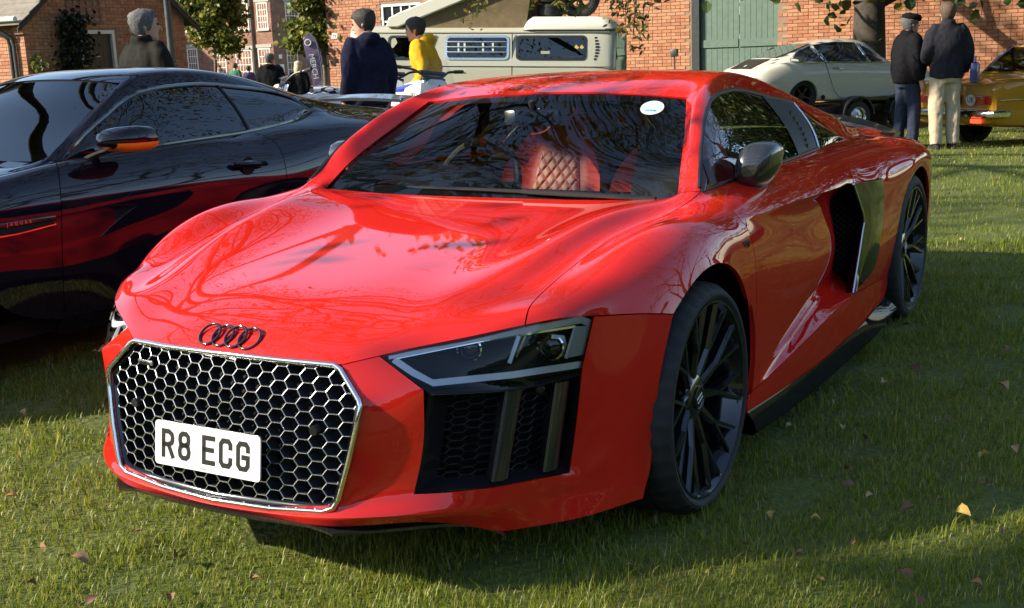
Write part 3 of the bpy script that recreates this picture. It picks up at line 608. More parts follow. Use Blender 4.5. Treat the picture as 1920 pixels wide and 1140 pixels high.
# ---------------------------------------------------------------- the red sports car (front axle at the origin, nose towards -Y)
R8P = dict(H00=(0.000, -0.932, 0.592), H01=(0.180, -0.925, 0.592), H02=(0.350, -0.895, 0.590), H03=(0.495, -0.802, 0.621), H04=(0.700, -0.621, 0.654), H05=(0.800, -0.451, 0.649), H10=(0.000, -0.868, 0.642), H11=(0.180, -0.860, 0.641), H12=(0.342, -0.822, 0.636), H13=(0.485, -0.755, 0.660), H14=(0.690, -0.585, 0.684), H15=(0.808, -0.425, 0.692), H20=(0.000, -0.720, 0.690), H21=(0.190, -0.710, 0.689), H22=(0.352, -0.680, 0.686), H23=(0.487, -0.645, 0.694), H24=(0.672, -0.500, 0.700), H25=(0.811, -0.360, 0.737), H30=(0.000, -0.500, 0.722), H31=(0.200, -0.500, 0.722), H32=(0.378, -0.470, 0.725), H33=(0.536, -0.435, 0.746), H34=(0.672, -0.340, 0.737), H35=(0.815, -0.250, 0.785), H40=(0.000, -0.200, 0.756), H41=(0.220, -0.200, 0.757), H42=(0.415, -0.190, 0.766), H43=(0.574, -0.170, 0.806), H44=(0.692, -0.120, 0.783), H45=(0.832, -0.080, 0.820), H50=(0.000, 0.100, 0.789), H51=(0.240, 0.100, 0.790), H52=(0.440, 0.100, 0.800), H53=(0.617, 0.090, 0.842), H54=(0.730, 0.120, 0.810), H55=(0.862, 0.130, 0.822), H60=(0.000, 0.395, 0.822), H61=(0.260, 0.390, 0.823), H62=(0.470, 0.383, 0.828), H63=(0.690, 0.375, 0.840), H64=(0.768, 0.368, 0.862), H65=(0.905, 0.326, 0.792), G0=(0.885, -0.348, 0.640), G1=(0.892, -0.275, 0.700), G2=(0.900, -0.190, 0.742), G3=(0.908, -0.090, 0.768), G4=(0.916, 0.040, 0.776), G5=(0.922, 0.190, 0.768), G6=(0.925, 0.362, 0.742), L0=(0.930, -0.247, 0.621), L1=(0.938, -0.175, 0.664), L2=(0.944, -0.075, 0.700), L3=(0.946, 0.045, 0.705), L4=(0.946, 0.155, 0.675), L5=(0.944, 0.250, 0.612), L6=(0.940, 0.328, 0.500), L7=(0.934, 0.365, 0.360), L8=(0.920, 0.355, 0.174), S6=(0.942, 0.380, 0.620), S7=(0.936, 0.392, 0.450), S8=(0.930, 0.400, 0.310), S9=(0.925, 0.391, 0.238), D01=(0.785, 0.723, 0.870), D02=(0.785, 1.035, 0.876), D03=(0.772, 1.402, 0.876), D04=(0.752, 1.728, 0.876), D10=(0.850, 0.362, 0.830), D11=(0.868, 0.750, 0.838), D12=(0.873, 1.100, 0.840), D13=(0.870, 1.420, 0.840), D14=(0.862, 1.680, 0.840), D21=(0.923, 0.603, 0.785), D22=(0.930, 0.933, 0.779), D23=(0.930, 1.236, 0.769), D24=(0.925, 1.610, 0.756), D31=(0.918, 0.750, 0.710), D32=(0.905, 1.100, 0.690), D33=(0.880, 1.430, 0.680), D34=(0.790, 1.660, 0.660), D41=(0.930, 0.750, 0.580), D42=(0.922, 1.100, 0.560), D43=(0.905, 1.430, 0.550), D44=(0.790, 1.670, 0.550), D51=(0.926, 0.750, 0.420), D52=(0.915, 1.100, 0.430), D53=(0.892, 1.430, 0.440), D54=(0.800, 1.670, 0.450), D61=(0.915, 0.756, 0.296), D62=(0.900, 1.077, 0.334), D63=(0.875, 1.466, 0.367), D64=(0.830, 1.788, 0.354), D71=(0.940, 0.619, 0.263), D72=(0.950, 0.932, 0.292), D73=(0.953, 1.232, 0.315), D74=(0.955, 1.494, 0.333), D75=(0.920, 2.266, 0.269), D81=(0.930, 0.712, 0.158), D82=(0.940, 1.153, 0.146), D83=(0.945, 1.491, 0.156), D84=(0.948, 1.733, 0.165), D85=(0.920, 2.195, 0.171), B0=(0.950, 1.485, 0.765), B1=(0.950, 1.987, 0.731), B2=(0.950, 2.008, 0.636), B3=(0.950, 1.990, 0.544), B4=(0.950, 1.920, 0.404), B5=(0.950, 1.786, 0.357), B6=(0.950, 1.513, 0.337), B7=(0.950, 1.636, 0.547), B8=(0.950, 1.655, 0.617), WB=(0.690, 0.375, 0.840), WT=(0.535, 0.846, 1.127), K1i=(0.655, 0.491, 0.930), K1o=(0.735, 0.470, 0.950), K2i=(0.605, 0.650, 1.019), K2o=(0.700, 0.576, 1.023), K3o=(0.645, 0.781, 1.113), K4o=(0.612, 1.013, 1.140), K5o=(0.595, 1.267, 1.133), K6o=(0.588, 1.649, 1.084), K7o=(0.600, 1.870, 1.055), K8o=(0.640, 2.125, 0.963), K9o=(0.700, 2.292, 0.872), gt=(0.350, -0.895, 0.590), gm=(0.421, -0.921, 0.509), gq=(0.395, -0.945, 0.391), gb=(0.363, -0.968, 0.266), HT=(0.425, -0.843, 0.607), HL=(0.545, -0.839, 0.535), HO=(0.790, -0.452, 0.588), HB=(0.775, -0.474, 0.521), VTL=(0.555, -0.811, 0.518), VML=(0.538, -0.841, 0.402), VBL=(0.520, -0.867, 0.283), VBM=(0.655, -0.740, 0.275), VBR=(0.750, -0.512, 0.252), VMR=(0.762, -0.489, 0.382), VTR=(0.772, -0.469, 0.503), O1l=(0.918, -0.297, 0.493), O2l=(0.905, -0.313, 0.368), O3l=(0.895, -0.325, 0.235), O5l=(0.885, -0.358, 0.147), H0m=(0.758, -0.545, 0.659), H1m=(0.748, -0.500, 0.690), H2m=(0.737, -0.430, 0.717), H3m=(0.742, -0.295, 0.768), H4m=(0.762, -0.100, 0.810), H5m=(0.800, 0.125, 0.826), H6m=(0.850, 0.362, 0.830), H0n=(0.605, -0.725, 0.640), H1n=(0.587, -0.670, 0.672), H2n=(0.580, -0.573, 0.691), H3n=(0.604, -0.388, 0.736), H4n=(0.633, -0.145, 0.788), H5n=(0.673, 0.105, 0.820), H6n=(0.735, 0.362, 0.862), a1=(0.722, 2.050, 0.874), a3=(0.685, 2.520, 0.865), a4=(0.672, 2.660, 0.858), a5=(0.660, 2.820, 0.850), a6=(0.645, 3.000, 0.840), a7=(0.620, 3.250, 0.825), b1=(0.862, 2.050, 0.842), b2=(0.858, 2.330, 0.846), b3=(0.855, 2.520, 0.847), b4=(0.850, 2.660, 0.845), b5=(0.840, 2.820, 0.837), b6=(0.825, 3.000, 0.822), b7=(0.790, 3.200, 0.795), c2=(0.962, 2.340, 0.752), c3=(0.966, 2.500, 0.770), c4=(0.967, 2.660, 0.776), c5=(0.962, 2.820, 0.770), c6=(0.945, 3.000, 0.750), c7=(0.890, 3.200, 0.710), lp0=(0.966, 2.400, 0.645), lp1=(0.960, 2.325, 0.560), lp2=(0.952, 2.285, 0.460), lp3=(0.938, 2.270, 0.360), t0=(0.970, 2.520, 0.694), t1=(0.970, 2.660, 0.714), t2=(0.968, 2.800, 0.680), t3=(0.960, 2.930, 0.590), t4=(0.945, 3.010, 0.450), t5=(0.930, 3.020, 0.280), r1=(0.900, 3.200, 0.500), r2=(0.900, 3.190, 0.320), r3=(0.880, 3.150, 0.200), u1=(0.650, 3.340, 0.700), u2=(0.650, 3.360, 0.500), u3=(0.640, 3.340, 0.320), u4=(0.620, 3.280, 0.200), v0=(0.000, 3.420, 0.850), v1=(0.000, 3.430, 0.700), v2=(0.000, 3.440, 0.500), v3=(0.000, 3.420, 0.320), v4=(0.000, 3.340, 0.200), K1m=(0.700, 0.470, 0.955), K2m=(0.657, 0.590, 1.043), K3m=(0.600, 0.790, 1.137), K4m=(0.568, 1.040, 1.187), K5m=(0.556, 1.320, 1.178), K6m=(0.552, 1.700, 1.132), K7m=(0.556, 1.950, 1.090), K8m=(0.575, 2.250, 1.020), K9m=(0.615, 2.520, 0.950), K4i=(0.500, 1.050, 1.190), K5i=(0.490, 1.350, 1.202), K6i=(0.480, 1.740, 1.155), K7i=(0.470, 2.000, 1.100), K8i=(0.490, 2.330, 1.010), K9i=(0.530, 2.620, 0.935), R30=(0.000, 0.800, 1.157), R31=(0.270, 0.812, 1.150), R40=(0.000, 1.050, 1.207), R41=(0.260, 1.050, 1.203), R50=(0.000, 1.350, 1.218), R51=(0.250, 1.350, 1.214), R60=(0.000, 1.740, 1.178), R61=(0.250, 1.740, 1.172), e3=(0.600, 2.640, 0.925), e4=(0.595, 2.760, 0.900), e5=(0.590, 2.900, 0.880), e6=(0.590, 3.050, 0.865), e7=(0.580, 3.280, 0.848), f3=(0.500, 2.750, 0.905), f4=(0.490, 2.850, 0.885), f5=(0.480, 2.970, 0.868), f6=(0.470, 3.100, 0.858), f7=(0.460, 3.320, 0.848), m1=(0.868, -0.385, 0.515), m2=(0.858, -0.400, 0.385), m3=(0.845, -0.415, 0.250), m4=(0.838, -0.430, 0.190), n4=(0.747, -0.522, 0.195), gc0=(0.000, -1.000, 0.237), gc1=(0.190, -0.990, 0.244), x0=(0.000, -1.014, 0.224), x1=(0.190, -1.003, 0.228), x2=(0.375, -0.980, 0.238), x3=(0.530, -0.885, 0.238), x4=(0.655, -0.742, 0.222), w0=(0.000, -1.000, 0.211), w1=(0.190, -0.990, 0.211), w2=(0.370, -0.967, 0.210), O4l=(0.890, -0.343, 0.187), w3=(0.530, -0.838, 0.202), w4=(0.645, -0.691, 0.139), n5=(0.755, -0.541, 0.131), m5=(0.820, -0.451, 0.136))
car = thing('red_sports_car', 'shiny red mid-engined coupe with black wheels and honeycomb grille, nearest in view', 'car')
def mirror_cage(P_, quads, cre, corners=()):
    idx = {}; vs = []
    def g(n, s_):
        k = (n, s_ if abs(P_[n][0]) > 1e-6 else 1)
        if k not in idx: idx[k] = len(vs); p = P_[n]; vs.append((p[0]*k[1], p[1], p[2]))
        return idx[k]
    fs = []; mi = []; ids = {}
    for q in quads:
        for s_ in (1, -1):
            key = q[4]; ids.setdefault(key, len(ids))
            f = [g(n, s_) for n in q[:4]]
            if s_ < 0: f = f[::-1]
            fs.append(tuple(f)); mi.append(ids[key])
    cr = {}
    for chain, wt in cre:
        for a, b in zip(chain, chain[1:]):
            for s_ in (1, -1): cr[(g(a, s_), g(b, s_))] = wt
    co = [g(n, s_) for n in corners for s_ in (1, -1)]
    return vs, fs, mi, ids, cr, co
def orient(me, ref):
    """make normals point outwards: ref is a rough inside point"""
    bm = bmesh.new(); bm.from_mesh(me); bmesh.ops.recalc_face_normals(bm, faces=bm.faces)
    s_ = sum((f.calc_center_median()-V(ref)).dot(f.normal)*f.calc_area() for f in bm.faces)
    if s_ < 0: bmesh.ops.reverse_faces(bm, faces=bm.faces)
    bm.to_mesh(me); bm.free()
q = []
hc = ['0', '1', '2', '3', 'n', '4', 'm', '5']
for r in range(6):
    for a, b in zip(hc, hc[1:]):
        q.append((f'H{r}{a}', f'H{r}{b}', f'H{r+1}{b}', f'H{r+1}{a}', 'front_wing' if a in '4m' else 'bonnet'))
for r in range(6):
    q.append((f'H{r}5', f'G{r}', f'G{r+1}', f'H{r+1}5', 'front_wing'))
    q.append((f'G{r}', f'L{r}', f'L{r+1}' if r < 5 else 'S6', f'G{r+1}', 'front_wing'))
q += [('L5', 'L6', 'S7', 'S6', 'front_wing'), ('L6', 'L7', 'S8', 'S7', 'front_wing'), ('L7', 'L8', 'S9', 'S8', 'front_wing')]
DR = [['H64', 'D01', 'D02', 'D03', 'D04'], ['H6m', 'D11', 'D12', 'D13', 'D14'], ['H65', 'D21', 'D22', 'D23', 'D24'], ['G6', 'D31', 'D32', 'D33', 'D34'],
      ['S6', 'D41', 'D42', 'D43', 'D44'], ['S7', 'D51', 'D52', 'D53', 'D54'], ['S8', 'D61', 'D62', 'D63', 'D64'], ['S9', 'D71', 'D72', 'D73', 'D74']]
for i in range(7):
    for j in range(4): q.append((DR[i][j], DR[i+1][j], DR[i+1][j+1], DR[i][j+1], 'door'))
for a, b, c, d in [('S9', 'L8', 'D81', 'D71'), ('D71', 'D81', 'D82', 'D72'), ('D72', 'D82', 'D83', 'D73'), ('D73', 'D83', 'D84', 'D74'), ('D74', 'D84', 'D85', 'D75')]: q.append((a, b, c, d, 'sill_panel'))
A_ = ['D04', 'a1', 'K9o', 'a3', 'a4', 'a5', 'a6', 'a7']; B_ = ['D14', 'b1', 'b2', 'b3', 'b4', 'b5', 'b6', 'b7']; C_ = ['D24', 'B1', 'c2', 'c3', 'c4', 'c5', 'c6', 'c7']
E_ = ['K9m', 'e3', 'e4', 'e5', 'e6', 'e7']; F_ = ['K9i', 'f3', 'f4', 'f5', 'f6', 'f7']
for i in range(7):
    q.append((A_[i], B_[i], B_[i+1], A_[i+1], 'rear_wing')); q.append((B_[i], C_[i], C_[i+1], B_[i+1], 'rear_wing'))
for i in range(5):
    q.append((E_[i], A_[i+2], A_[i+3], E_[i+1], 'rear_wing')); q.append((F_[i], E_[i], E_[i+1], F_[i+1], 'rear_wing'))
for t in [('B1', 'B2', 'lp0', 'c2'), ('B2', 'B3', 'lp1', 'lp0'), ('B3', 'B4', 'lp2', 'lp1'), ('B4', 'B5', 'lp3', 'lp2'), ('B5', 'D74', 'D75', 'lp3'),
          ('c2', 'lp0', 't0', 'c3'), ('c3', 't0', 't1', 'c4'), ('c4', 't1', 't2', 'c5'), ('c5', 't2', 't3', 'c6'), ('c6', 't3', 'r1', 'c7'), ('t3', 't4', 'r2', 'r1'), ('t4', 't5', 'r3', 'r2')]: q.append((*t, 'rear_wing'))
TB = [['b7', 'a7'], ['c7', 'u1'], ['r1', 'u2'], ['r2', 'u3'], ['r3', 'u4']]
TC = ['v0', 'v1', 'v2', 'v3', 'v4']
for i in range(4):
    q.append((TB[i][0], TB[i+1][0], TB[i+1][1], TB[i][1], 'rear_bumper')); q.append((TB[i][1], TB[i+1][1], TC[i+1], TC[i], 'rear_bumper'))
KI = ['H63', 'K1i', 'K2i', 'WT', 'K4i', 'K5i', 'K6i', 'K7i', 'K8i', 'K9i']; KM = ['H6n', 'K1m', 'K2m', 'K3m', 'K4m', 'K5m', 'K6m', 'K7m', 'K8m', 'K9m']; KO = ['H64', 'K1o', 'K2o', 'K3o', 'K4o', 'K5o', 'K6o', 'K7o', 'K8o', 'K9o']
for i in range(9):
    q.append((KI[i], KM[i], KM[i+1], KI[i+1], 'roof')); q.append((KM[i], KO[i], KO[i+1], KM[i+1], 'roof'))
RR = [['R30', 'R31', 'WT'], ['R40', 'R41', 'K4i'], ['R50', 'R51', 'K5i'], ['R60', 'R61', 'K6i']]
for i in range(3):
    for j in range(2): q.append((RR[i][j], RR[i][j+1], RR[i+1][j+1], RR[i+1][j], 'roof'))
cre = [(['H65', 'D21', 'D22', 'D23', 'D24', 'B1'], .55), (['H55', 'H65'], .3), (['S8', 'D61', 'D62', 'D63', 'D64'], .55), (['S9', 'D71', 'D72', 'D73', 'D74', 'D75'], .6),
       (['H33', 'H43', 'H53', 'H63'], .25), (['D24', 'D34', 'D44', 'D54', 'D64', 'D74'], .3)]
body_vs = mirror_cage(R8P, q, cre, ('D24', 'D74', 'B1', 'B5', 'WT', 'H64', 'H63', 'D04', 'L0', 'H05', 'D75', 'L8', 'K9o', 'H02'))
r8me = subdivide_cage(*body_vs[:3], body_vs[4], 3, body_vs[5])
orient(r8me, (0, 1.2, .5))
ids = body_vs[3]
def cut(name, pid, side=0, src=r8me, ids=ids, **k):
    return panel(name, src, lambda f: f.material_index == ids[pid] and (side == 0 or f.calc_center_median().x*side > 0), M['red'], car, **k)
cut('bonnet', 'bonnet'); cut('roof', 'roof'); cut('rear_bumper', 'rear_bumper')
for s_ in (1, -1):
    cut('front_wing', 'front_wing', s_); cut('door', 'door', s_); cut('rear_wing', 'rear_wing', s_); cut('sill_panel', 'sill_panel', s_)
# front bumper shell
q = [('gt', 'gm', 'HL', 'HT', 'b'), ('gm', 'gq', 'VML', 'HL', 'b'), ('gq', 'gb', 'VBL', 'VML', 'b')]
OR_ = [['H05', 'G0', 'L0'], ['HB', 'm1', 'O1l'], ['VMR', 'm2', 'O2l'], ['VBR', 'm3', 'O3l'], ['n4', 'm4', 'O4l'], ['n5', 'm5', 'O5l']]
for i in range(5):
    for j in range(2): q.append((OR_[i][j], OR_[i+1][j], OR_[i+1][j+1], OR_[i][j+1], 'b'))
LR_ = [['gc0', 'gc1', 'gb', 'VBL', 'VBM', 'VBR'], ['x0', 'x1', 'x2', 'x3', 'x4', 'n4'], ['w0', 'w1', 'w2', 'w3', 'w4', 'n5']]
for i in range(2):
    for j in range(5): q.append((LR_[i][j], LR_[i+1][j], LR_[i+1][j+1], LR_[i][j+1], 'b'))
bv = mirror_cage(R8P, q, [(['x0', 'x1', 'x2', 'x3', 'x4', 'n4', 'm4', 'O4l'], .45), (['gb', 'VBL'], .3)], ('gt', 'gm', 'HT', 'HL', 'H05', 'HB', 'VBL', 'VBR', 'L0', 'O5l', 'w4', 'gb'))
bme = subdivide_cage(*bv[:3], bv[4], 3, bv[5]); orient(bme, (0, -.3, .5))
panel('front_bumper', bme, lambda f: True, M['red'], car, lip=.02)

# ---- red car: front end
HLD = {"low_strip": [[[0.4482, -0.8278, 0.5895], [0.5002, -0.8226, 0.5602], [0.5499, -0.8083, 0.5356], [0.6824, -0.6622, 0.5314], [0.7691, -0.4568, 0.5149]], [[0.4524, -0.8174, 0.6011], [0.5021, -0.8101, 0.5714], [0.5441, -0.7979, 0.5488], [0.6787, -0.6589, 0.5467], [0.7693, -0.4616, 0.5333]]], "diag": [[[0.6766, -0.622, 0.6283], [0.6668, -0.6564, 0.5675]], [[0.6829, -0.6152, 0.624], [0.6727, -0.6489, 0.563]]], "diag2": [[[0.687, -0.6041, 0.6243], [0.6752, -0.6317, 0.5763]], [[0.6899, -0.6009, 0.622], [0.6779, -0.6283, 0.5739]]], "hook": [[[0.7254, -0.5387, 0.6048], [0.7406, -0.5105, 0.5976], [0.7405, -0.5083, 0.5865], [0.7332, -0.519, 0.5581]], [[0.7265, -0.5378, 0.6161], [0.7441, -0.5044, 0.6067], [0.746, -0.4949, 0.5823], [0.7383, -0.5057, 0.5515]]], "bar_v": [[[0.7664, -0.4943, 0.6297], [0.7488, -0.517, 0.5529]], [[0.7701, -0.485, 0.6255], [0.7524, -0.5075, 0.5484]]], "top_bar": [[[0.4426, -0.8304, 0.5963], [0.6205, -0.6999, 0.6262], [0.7771, -0.4777, 0.635], [0.7893, -0.4468, 0.6186]], [[0.4345, -0.8236, 0.6125], [0.6161, -0.6975, 0.6438], [0.7773, -0.4821, 0.6555], [0.794, -0.441, 0.6365]]], "top_line": [[[0.4558, -0.8207, 0.5953], [0.6183, -0.6989, 0.6233], [0.7684, -0.4888, 0.6258]], [[0.4538, -0.819, 0.5993], [0.617, -0.6983, 0.6282], [0.7683, -0.4905, 0.632]]], "right_block": [[0.7695, -0.4892, 0.6289], [0.7895, -0.4433, 0.6219], [0.7844, -0.4441, 0.5816], [0.777, -0.4523, 0.5496], [0.7525, -0.5101, 0.5517]], "proj1": [0.5833, -0.6939, 0.6017], "proj2": [0.7158, -0.5269, 0.5797]}
def gy(x, z):
    K = [(.62, -.922, .31), (.592, -.932, .30), (.509, -.960, .215), (.391, -.985, .245), (.25, -1.002, .25), (.18, -1.008, .25)]
    for (z0, a0, c0), (z1, a1, c1) in zip(K, K[1:]):
        if z >= z1 or z1 == .18:
            f = (z-z0)/(z1-z0); return a0+(a1-a0)*f+(c0+(c1-c0)*f)*x*x
def clip_seg(a, b, poly):
    """clip 2D segment to convex polygon (ccw)"""
    t0, t1 = 0., 1.; d = (b[0]-a[0], b[1]-a[1])
    for p, q in zip(poly, poly[1:]+poly[:1]):
        nx, nz = -(q[1]-p[1]), (q[0]-p[0]); num = nx*(a[0]-p[0])+nz*(a[1]-p[1]); den = nx*d[0]+nz*d[1]
        if abs(den) < 1e-12:
            if num < 0: return None
        else:
            t = -num/den
            if den > 0: t0 = max(t0, t)
            else: t1 = min(t1, t)
    if t1-t0 < 1e-3: return None
    return (a[0]+d[0]*t0, a[1]+d[1]*t0), (a[0]+d[0]*t1, a[1]+d[1]*t1)
def honeycomb(name, poly, px_, pz_, surf, out, wid, dep, mats, parent, skew=0):
    """hex mesh: surf(x,z) -> point, out -> outward normal at that point; ribs of width wid and depth dep"""
    m = MB(); seen = set()
    xs = [p[0] for p in poly]; zs = [p[1] for p in poly]
    nx = int((max(xs)-min(xs))/px_)+4; nz = int((max(zs)-min(zs))/pz_)+4
    hw = px_*2/3
    for i in range(-2, nx):
        for j in range(-2, nz):
            cx = min(xs)+i*px_; cz = min(zs)+(j+(.5 if i % 2 else 0))*pz_
            h = [(cx+hw, cz), (cx+hw/2, cz+pz_/2), (cx-hw/2, cz+pz_/2), (cx-hw, cz), (cx-hw/2, cz-pz_/2), (cx+hw/2, cz-pz_/2)]
            for a, b in zip(h, h[1:]+h[:1]):
                k = tuple(sorted([(round(a[0], 4), round(a[1], 4)), (round(b[0], 4), round(b[1], 4))]))
                if k in seen: continue
                seen.add(k); cs = clip_seg(a, b, poly)
                if not cs: continue
                A, B = surf(*cs[0]), surf(*cs[1]); n = out(*cs[0]); t = (B-A).normalized(); s_ = t.cross(n).normalized()*wid/2
                A -= t*wid*.28; B += t*wid*.28
                o = [A+s_, B+s_, B-s_, A-s_]; bk = [p-n*dep for p in o]; fr = [p+n*wid*.25-(p-(A+B)/2).project(s_)*.35 for p in o]
                b0 = len(m.v); m.v += o+bk+fr
                m.f += [(b0+8, b0+9, b0+10, b0+11), (b0, b0+1, b0+9, b0+8), (b0+3, b0+2, b0+10, b0+11), (b0, b0+1, b0+5, b0+4), (b0+2, b0+3, b0+7, b0+6)]; m.mi += [0, 0, 0, 1, 1]
    return m.build(name, mats, parent, smooth=False, fix=True)
gr = bpy.data.objects.new('grille', None); C.objects.link(gr); gr.parent = car
hexpoly = [(-.342, .583), (-.412, .509), (-.388, .39), (-.352, .268), (-.18, .252), (0, .246), (.18, .252), (.352, .268), (.388, .39), (.412, .509), (.342, .583), (0, .586)]
honeycomb('honeycomb_mesh', hexpoly, .0398, .0330, lambda x, z: V((x, gy(x, z)+.010, z)), lambda x, z: V((-.5*x, -1, .2)).normalized(), .0029, .032, [M['silver'], M['grille_side']], gr)
half = [(0, .594), (.2, .593), (.335, .590), (.352, .582), (.416, .517), (.422, .505), (.415, .46), (.396, .37), (.372, .282), (.358, .258), (.33, .247), (.18, .238), (0, .234)]
path = [(x, z) for x, z in half]+[(-x, z) for x, z in half[-2:0:-1]]
MB().tube([V((x, gy(x, z)-.004+.0*x, z)) for x, z in path], .0068, 8, closed=True).build('chrome_frame', M['chrome'], gr, ang=60)
MB().tube([V((x*.975, gy(x, z)+.012, .415+(z-.415)*.965)) for x, z in path], .011, 6, closed=True).build('inner_frame', M['gloss_black'], gr, ang=60)
MB().grid([[V((x, gy(x, z)+.085, z)) for x in (-.46, -.23, 0, .23, .46)] for z in (.2, .4, .62)]).build('backing', M['void'], gr, fix=False)
for x in (-.30, .30):
    MB().lathe([(0, 0), (0, .011), (.004, .0125), (.02, .0125)], 16, 'Y', (x, gy(x, .437)-.004, .437)).build('parking_sensor', M['satin_black'], gr)
bd = MB().box((0, 0, 0), (.062, .005, .013), bev=.002).build('script_badge', M['silver'], gr); bd.location = (-.27, gy(-.27, .545)-.003, .545); bd.rotation_euler = (0, 0, -.15)
tm = text_mesh('quattro', .0145, .0006, 1.05, .2); to = link('badge_lettering', tm, M['ink'], bd, smooth=False); to.rotation_euler = (pi/2, 0, 0); to.location = (0, -.0032, 0)
# number plate
pl = bpy.data.objects.new('number_plate', None); C.objects.link(pl); pl.parent = car
pl.matrix_local = frame_matrix((0, -1.012, .366), (1, 0, 0), (0, .14, 1))
def rrect(wd, ht, r, n=5):
    return [(sx*(wd/2-r)+r*cos(a0+pi/2*i/n), sz*(ht/2-r)+r*sin(a0+pi/2*i/n)) for sx, sz, a0 in ((1, 1, 0), (-1, 1, pi/2), (-1, -1, pi), (1, -1, 1.5*pi)) for i in range(n+1)]
MB().prism([(x, y, -.004) for x, y in rrect(.352, .113, .010)], (0, 0, .004)).build('plate_board', M['white_plate'], pl, smooth=False)
W_, H_ = .044, .074
GL = {'R': [[(0, 0), (0, 1), (.62, 1), (.92, .9), (1, .78), (1, .66), (.92, .55), (.62, .46), (0, .46)], [(.55, .46), (1, 0)]],
      '8': [[(.3, .53), (.1, .6), (.04, .74), (.08, .9), (.3, 1), (.7, 1), (.92, .9), (.96, .74), (.9, .6), (.7, .53), (.3, .53), (.08, .44), (0, .27), (.06, .1), (.3, 0), (.7, 0), (.94, .1), (1, .27), (.92, .44), (.7, .53)]],
      'E': [[(1, 0), (0, 0), (0, 1), (1, 1)], [(0, .52), (.88, .52)]],
      'C': [[(1, .76), (1, .88), (.8, 1), (.22, 1), (0, .86), (0, .14), (.22, 0), (.8, 0), (1, .12), (1, .25)]],
      'G': [[(1, .76), (1, .88), (.8, 1), (.22, 1), (0, .86), (0, .14), (.22, 0), (.78, 0), (1, .14), (1, .46), (.55, .46)]]}
def strokes(m, lines, ox, oz, wd, ht, t, z0=.0006, th=.001):
    for ln in lines:
        pts = [V((ox+a*(wd-t)+t/2, oz+b*(ht-t)+t/2, z0)) for a, b in ln]; n = len(pts); Lf = []; Rt = []
        for i, p in enumerate(pts):
            d0 = (p-pts[i-1]).normalized() if i else None; d1 = (pts[i+1]-p).normalized() if i < n-1 else None
            d = (d0+d1).normalized() if d0 and d1 else (d0 or d1); nn = V((-d.y, d.x, 0)); k = 1/max(.45, (nn.dot(V((-d1.y, d1.x, 0))) if d1 else 1)) if d0 else 1
            e = V((0, 0, 0)) if 0 < i < n-1 else d*(t/2*(-1 if i == 0 else 1))
            Lf.append(p+nn*t/2*k+e); Rt.append(p-nn*t/2*k+e)
        m.grid([Lf, Rt]); m.grid([[p+V((0, 0, -th)) for p in Rt], Rt]); m.grid([Lf, [p+V((0, 0, -th)) for p in Lf]])
x = -.153
for ch in 'R8 ECG':
    if ch == ' ': x += .026; continue
    m = MB(); strokes(m, GL[ch], x, -H_/2, W_, H_, .0125); m.build('plate_character', M['ink'], pl, smooth=False, fix=False); x += W_+.0125
m = MB(); m.box((-.01, -.049, .0004), (.018, .0022, .0008)); m.build('plate_maker_mark', M['dullmetal'], pl, smooth=False)
# emblem: four interlocked rings on the nose
em = bpy.data.objects.new('ring_emblem', None); C.objects.link(em); em.parent = car
em.matrix_local = frame_matrix((0, -.8965, .631), (1, 0, 0), (0, .74, .67))
for i in range(4):
    cx = (i-1.5)*.0440
    MB().tube([V((cx+.0315*cos(t), .0315*sin(t), .0008*(-1)**i-.22*(cx+.0315*cos(t))**2)) for t in [2*pi*k/40 for k in range(40)]], .0036, 8, closed=True).build('emblem_ring', M['gloss_black'], em, ang=80)
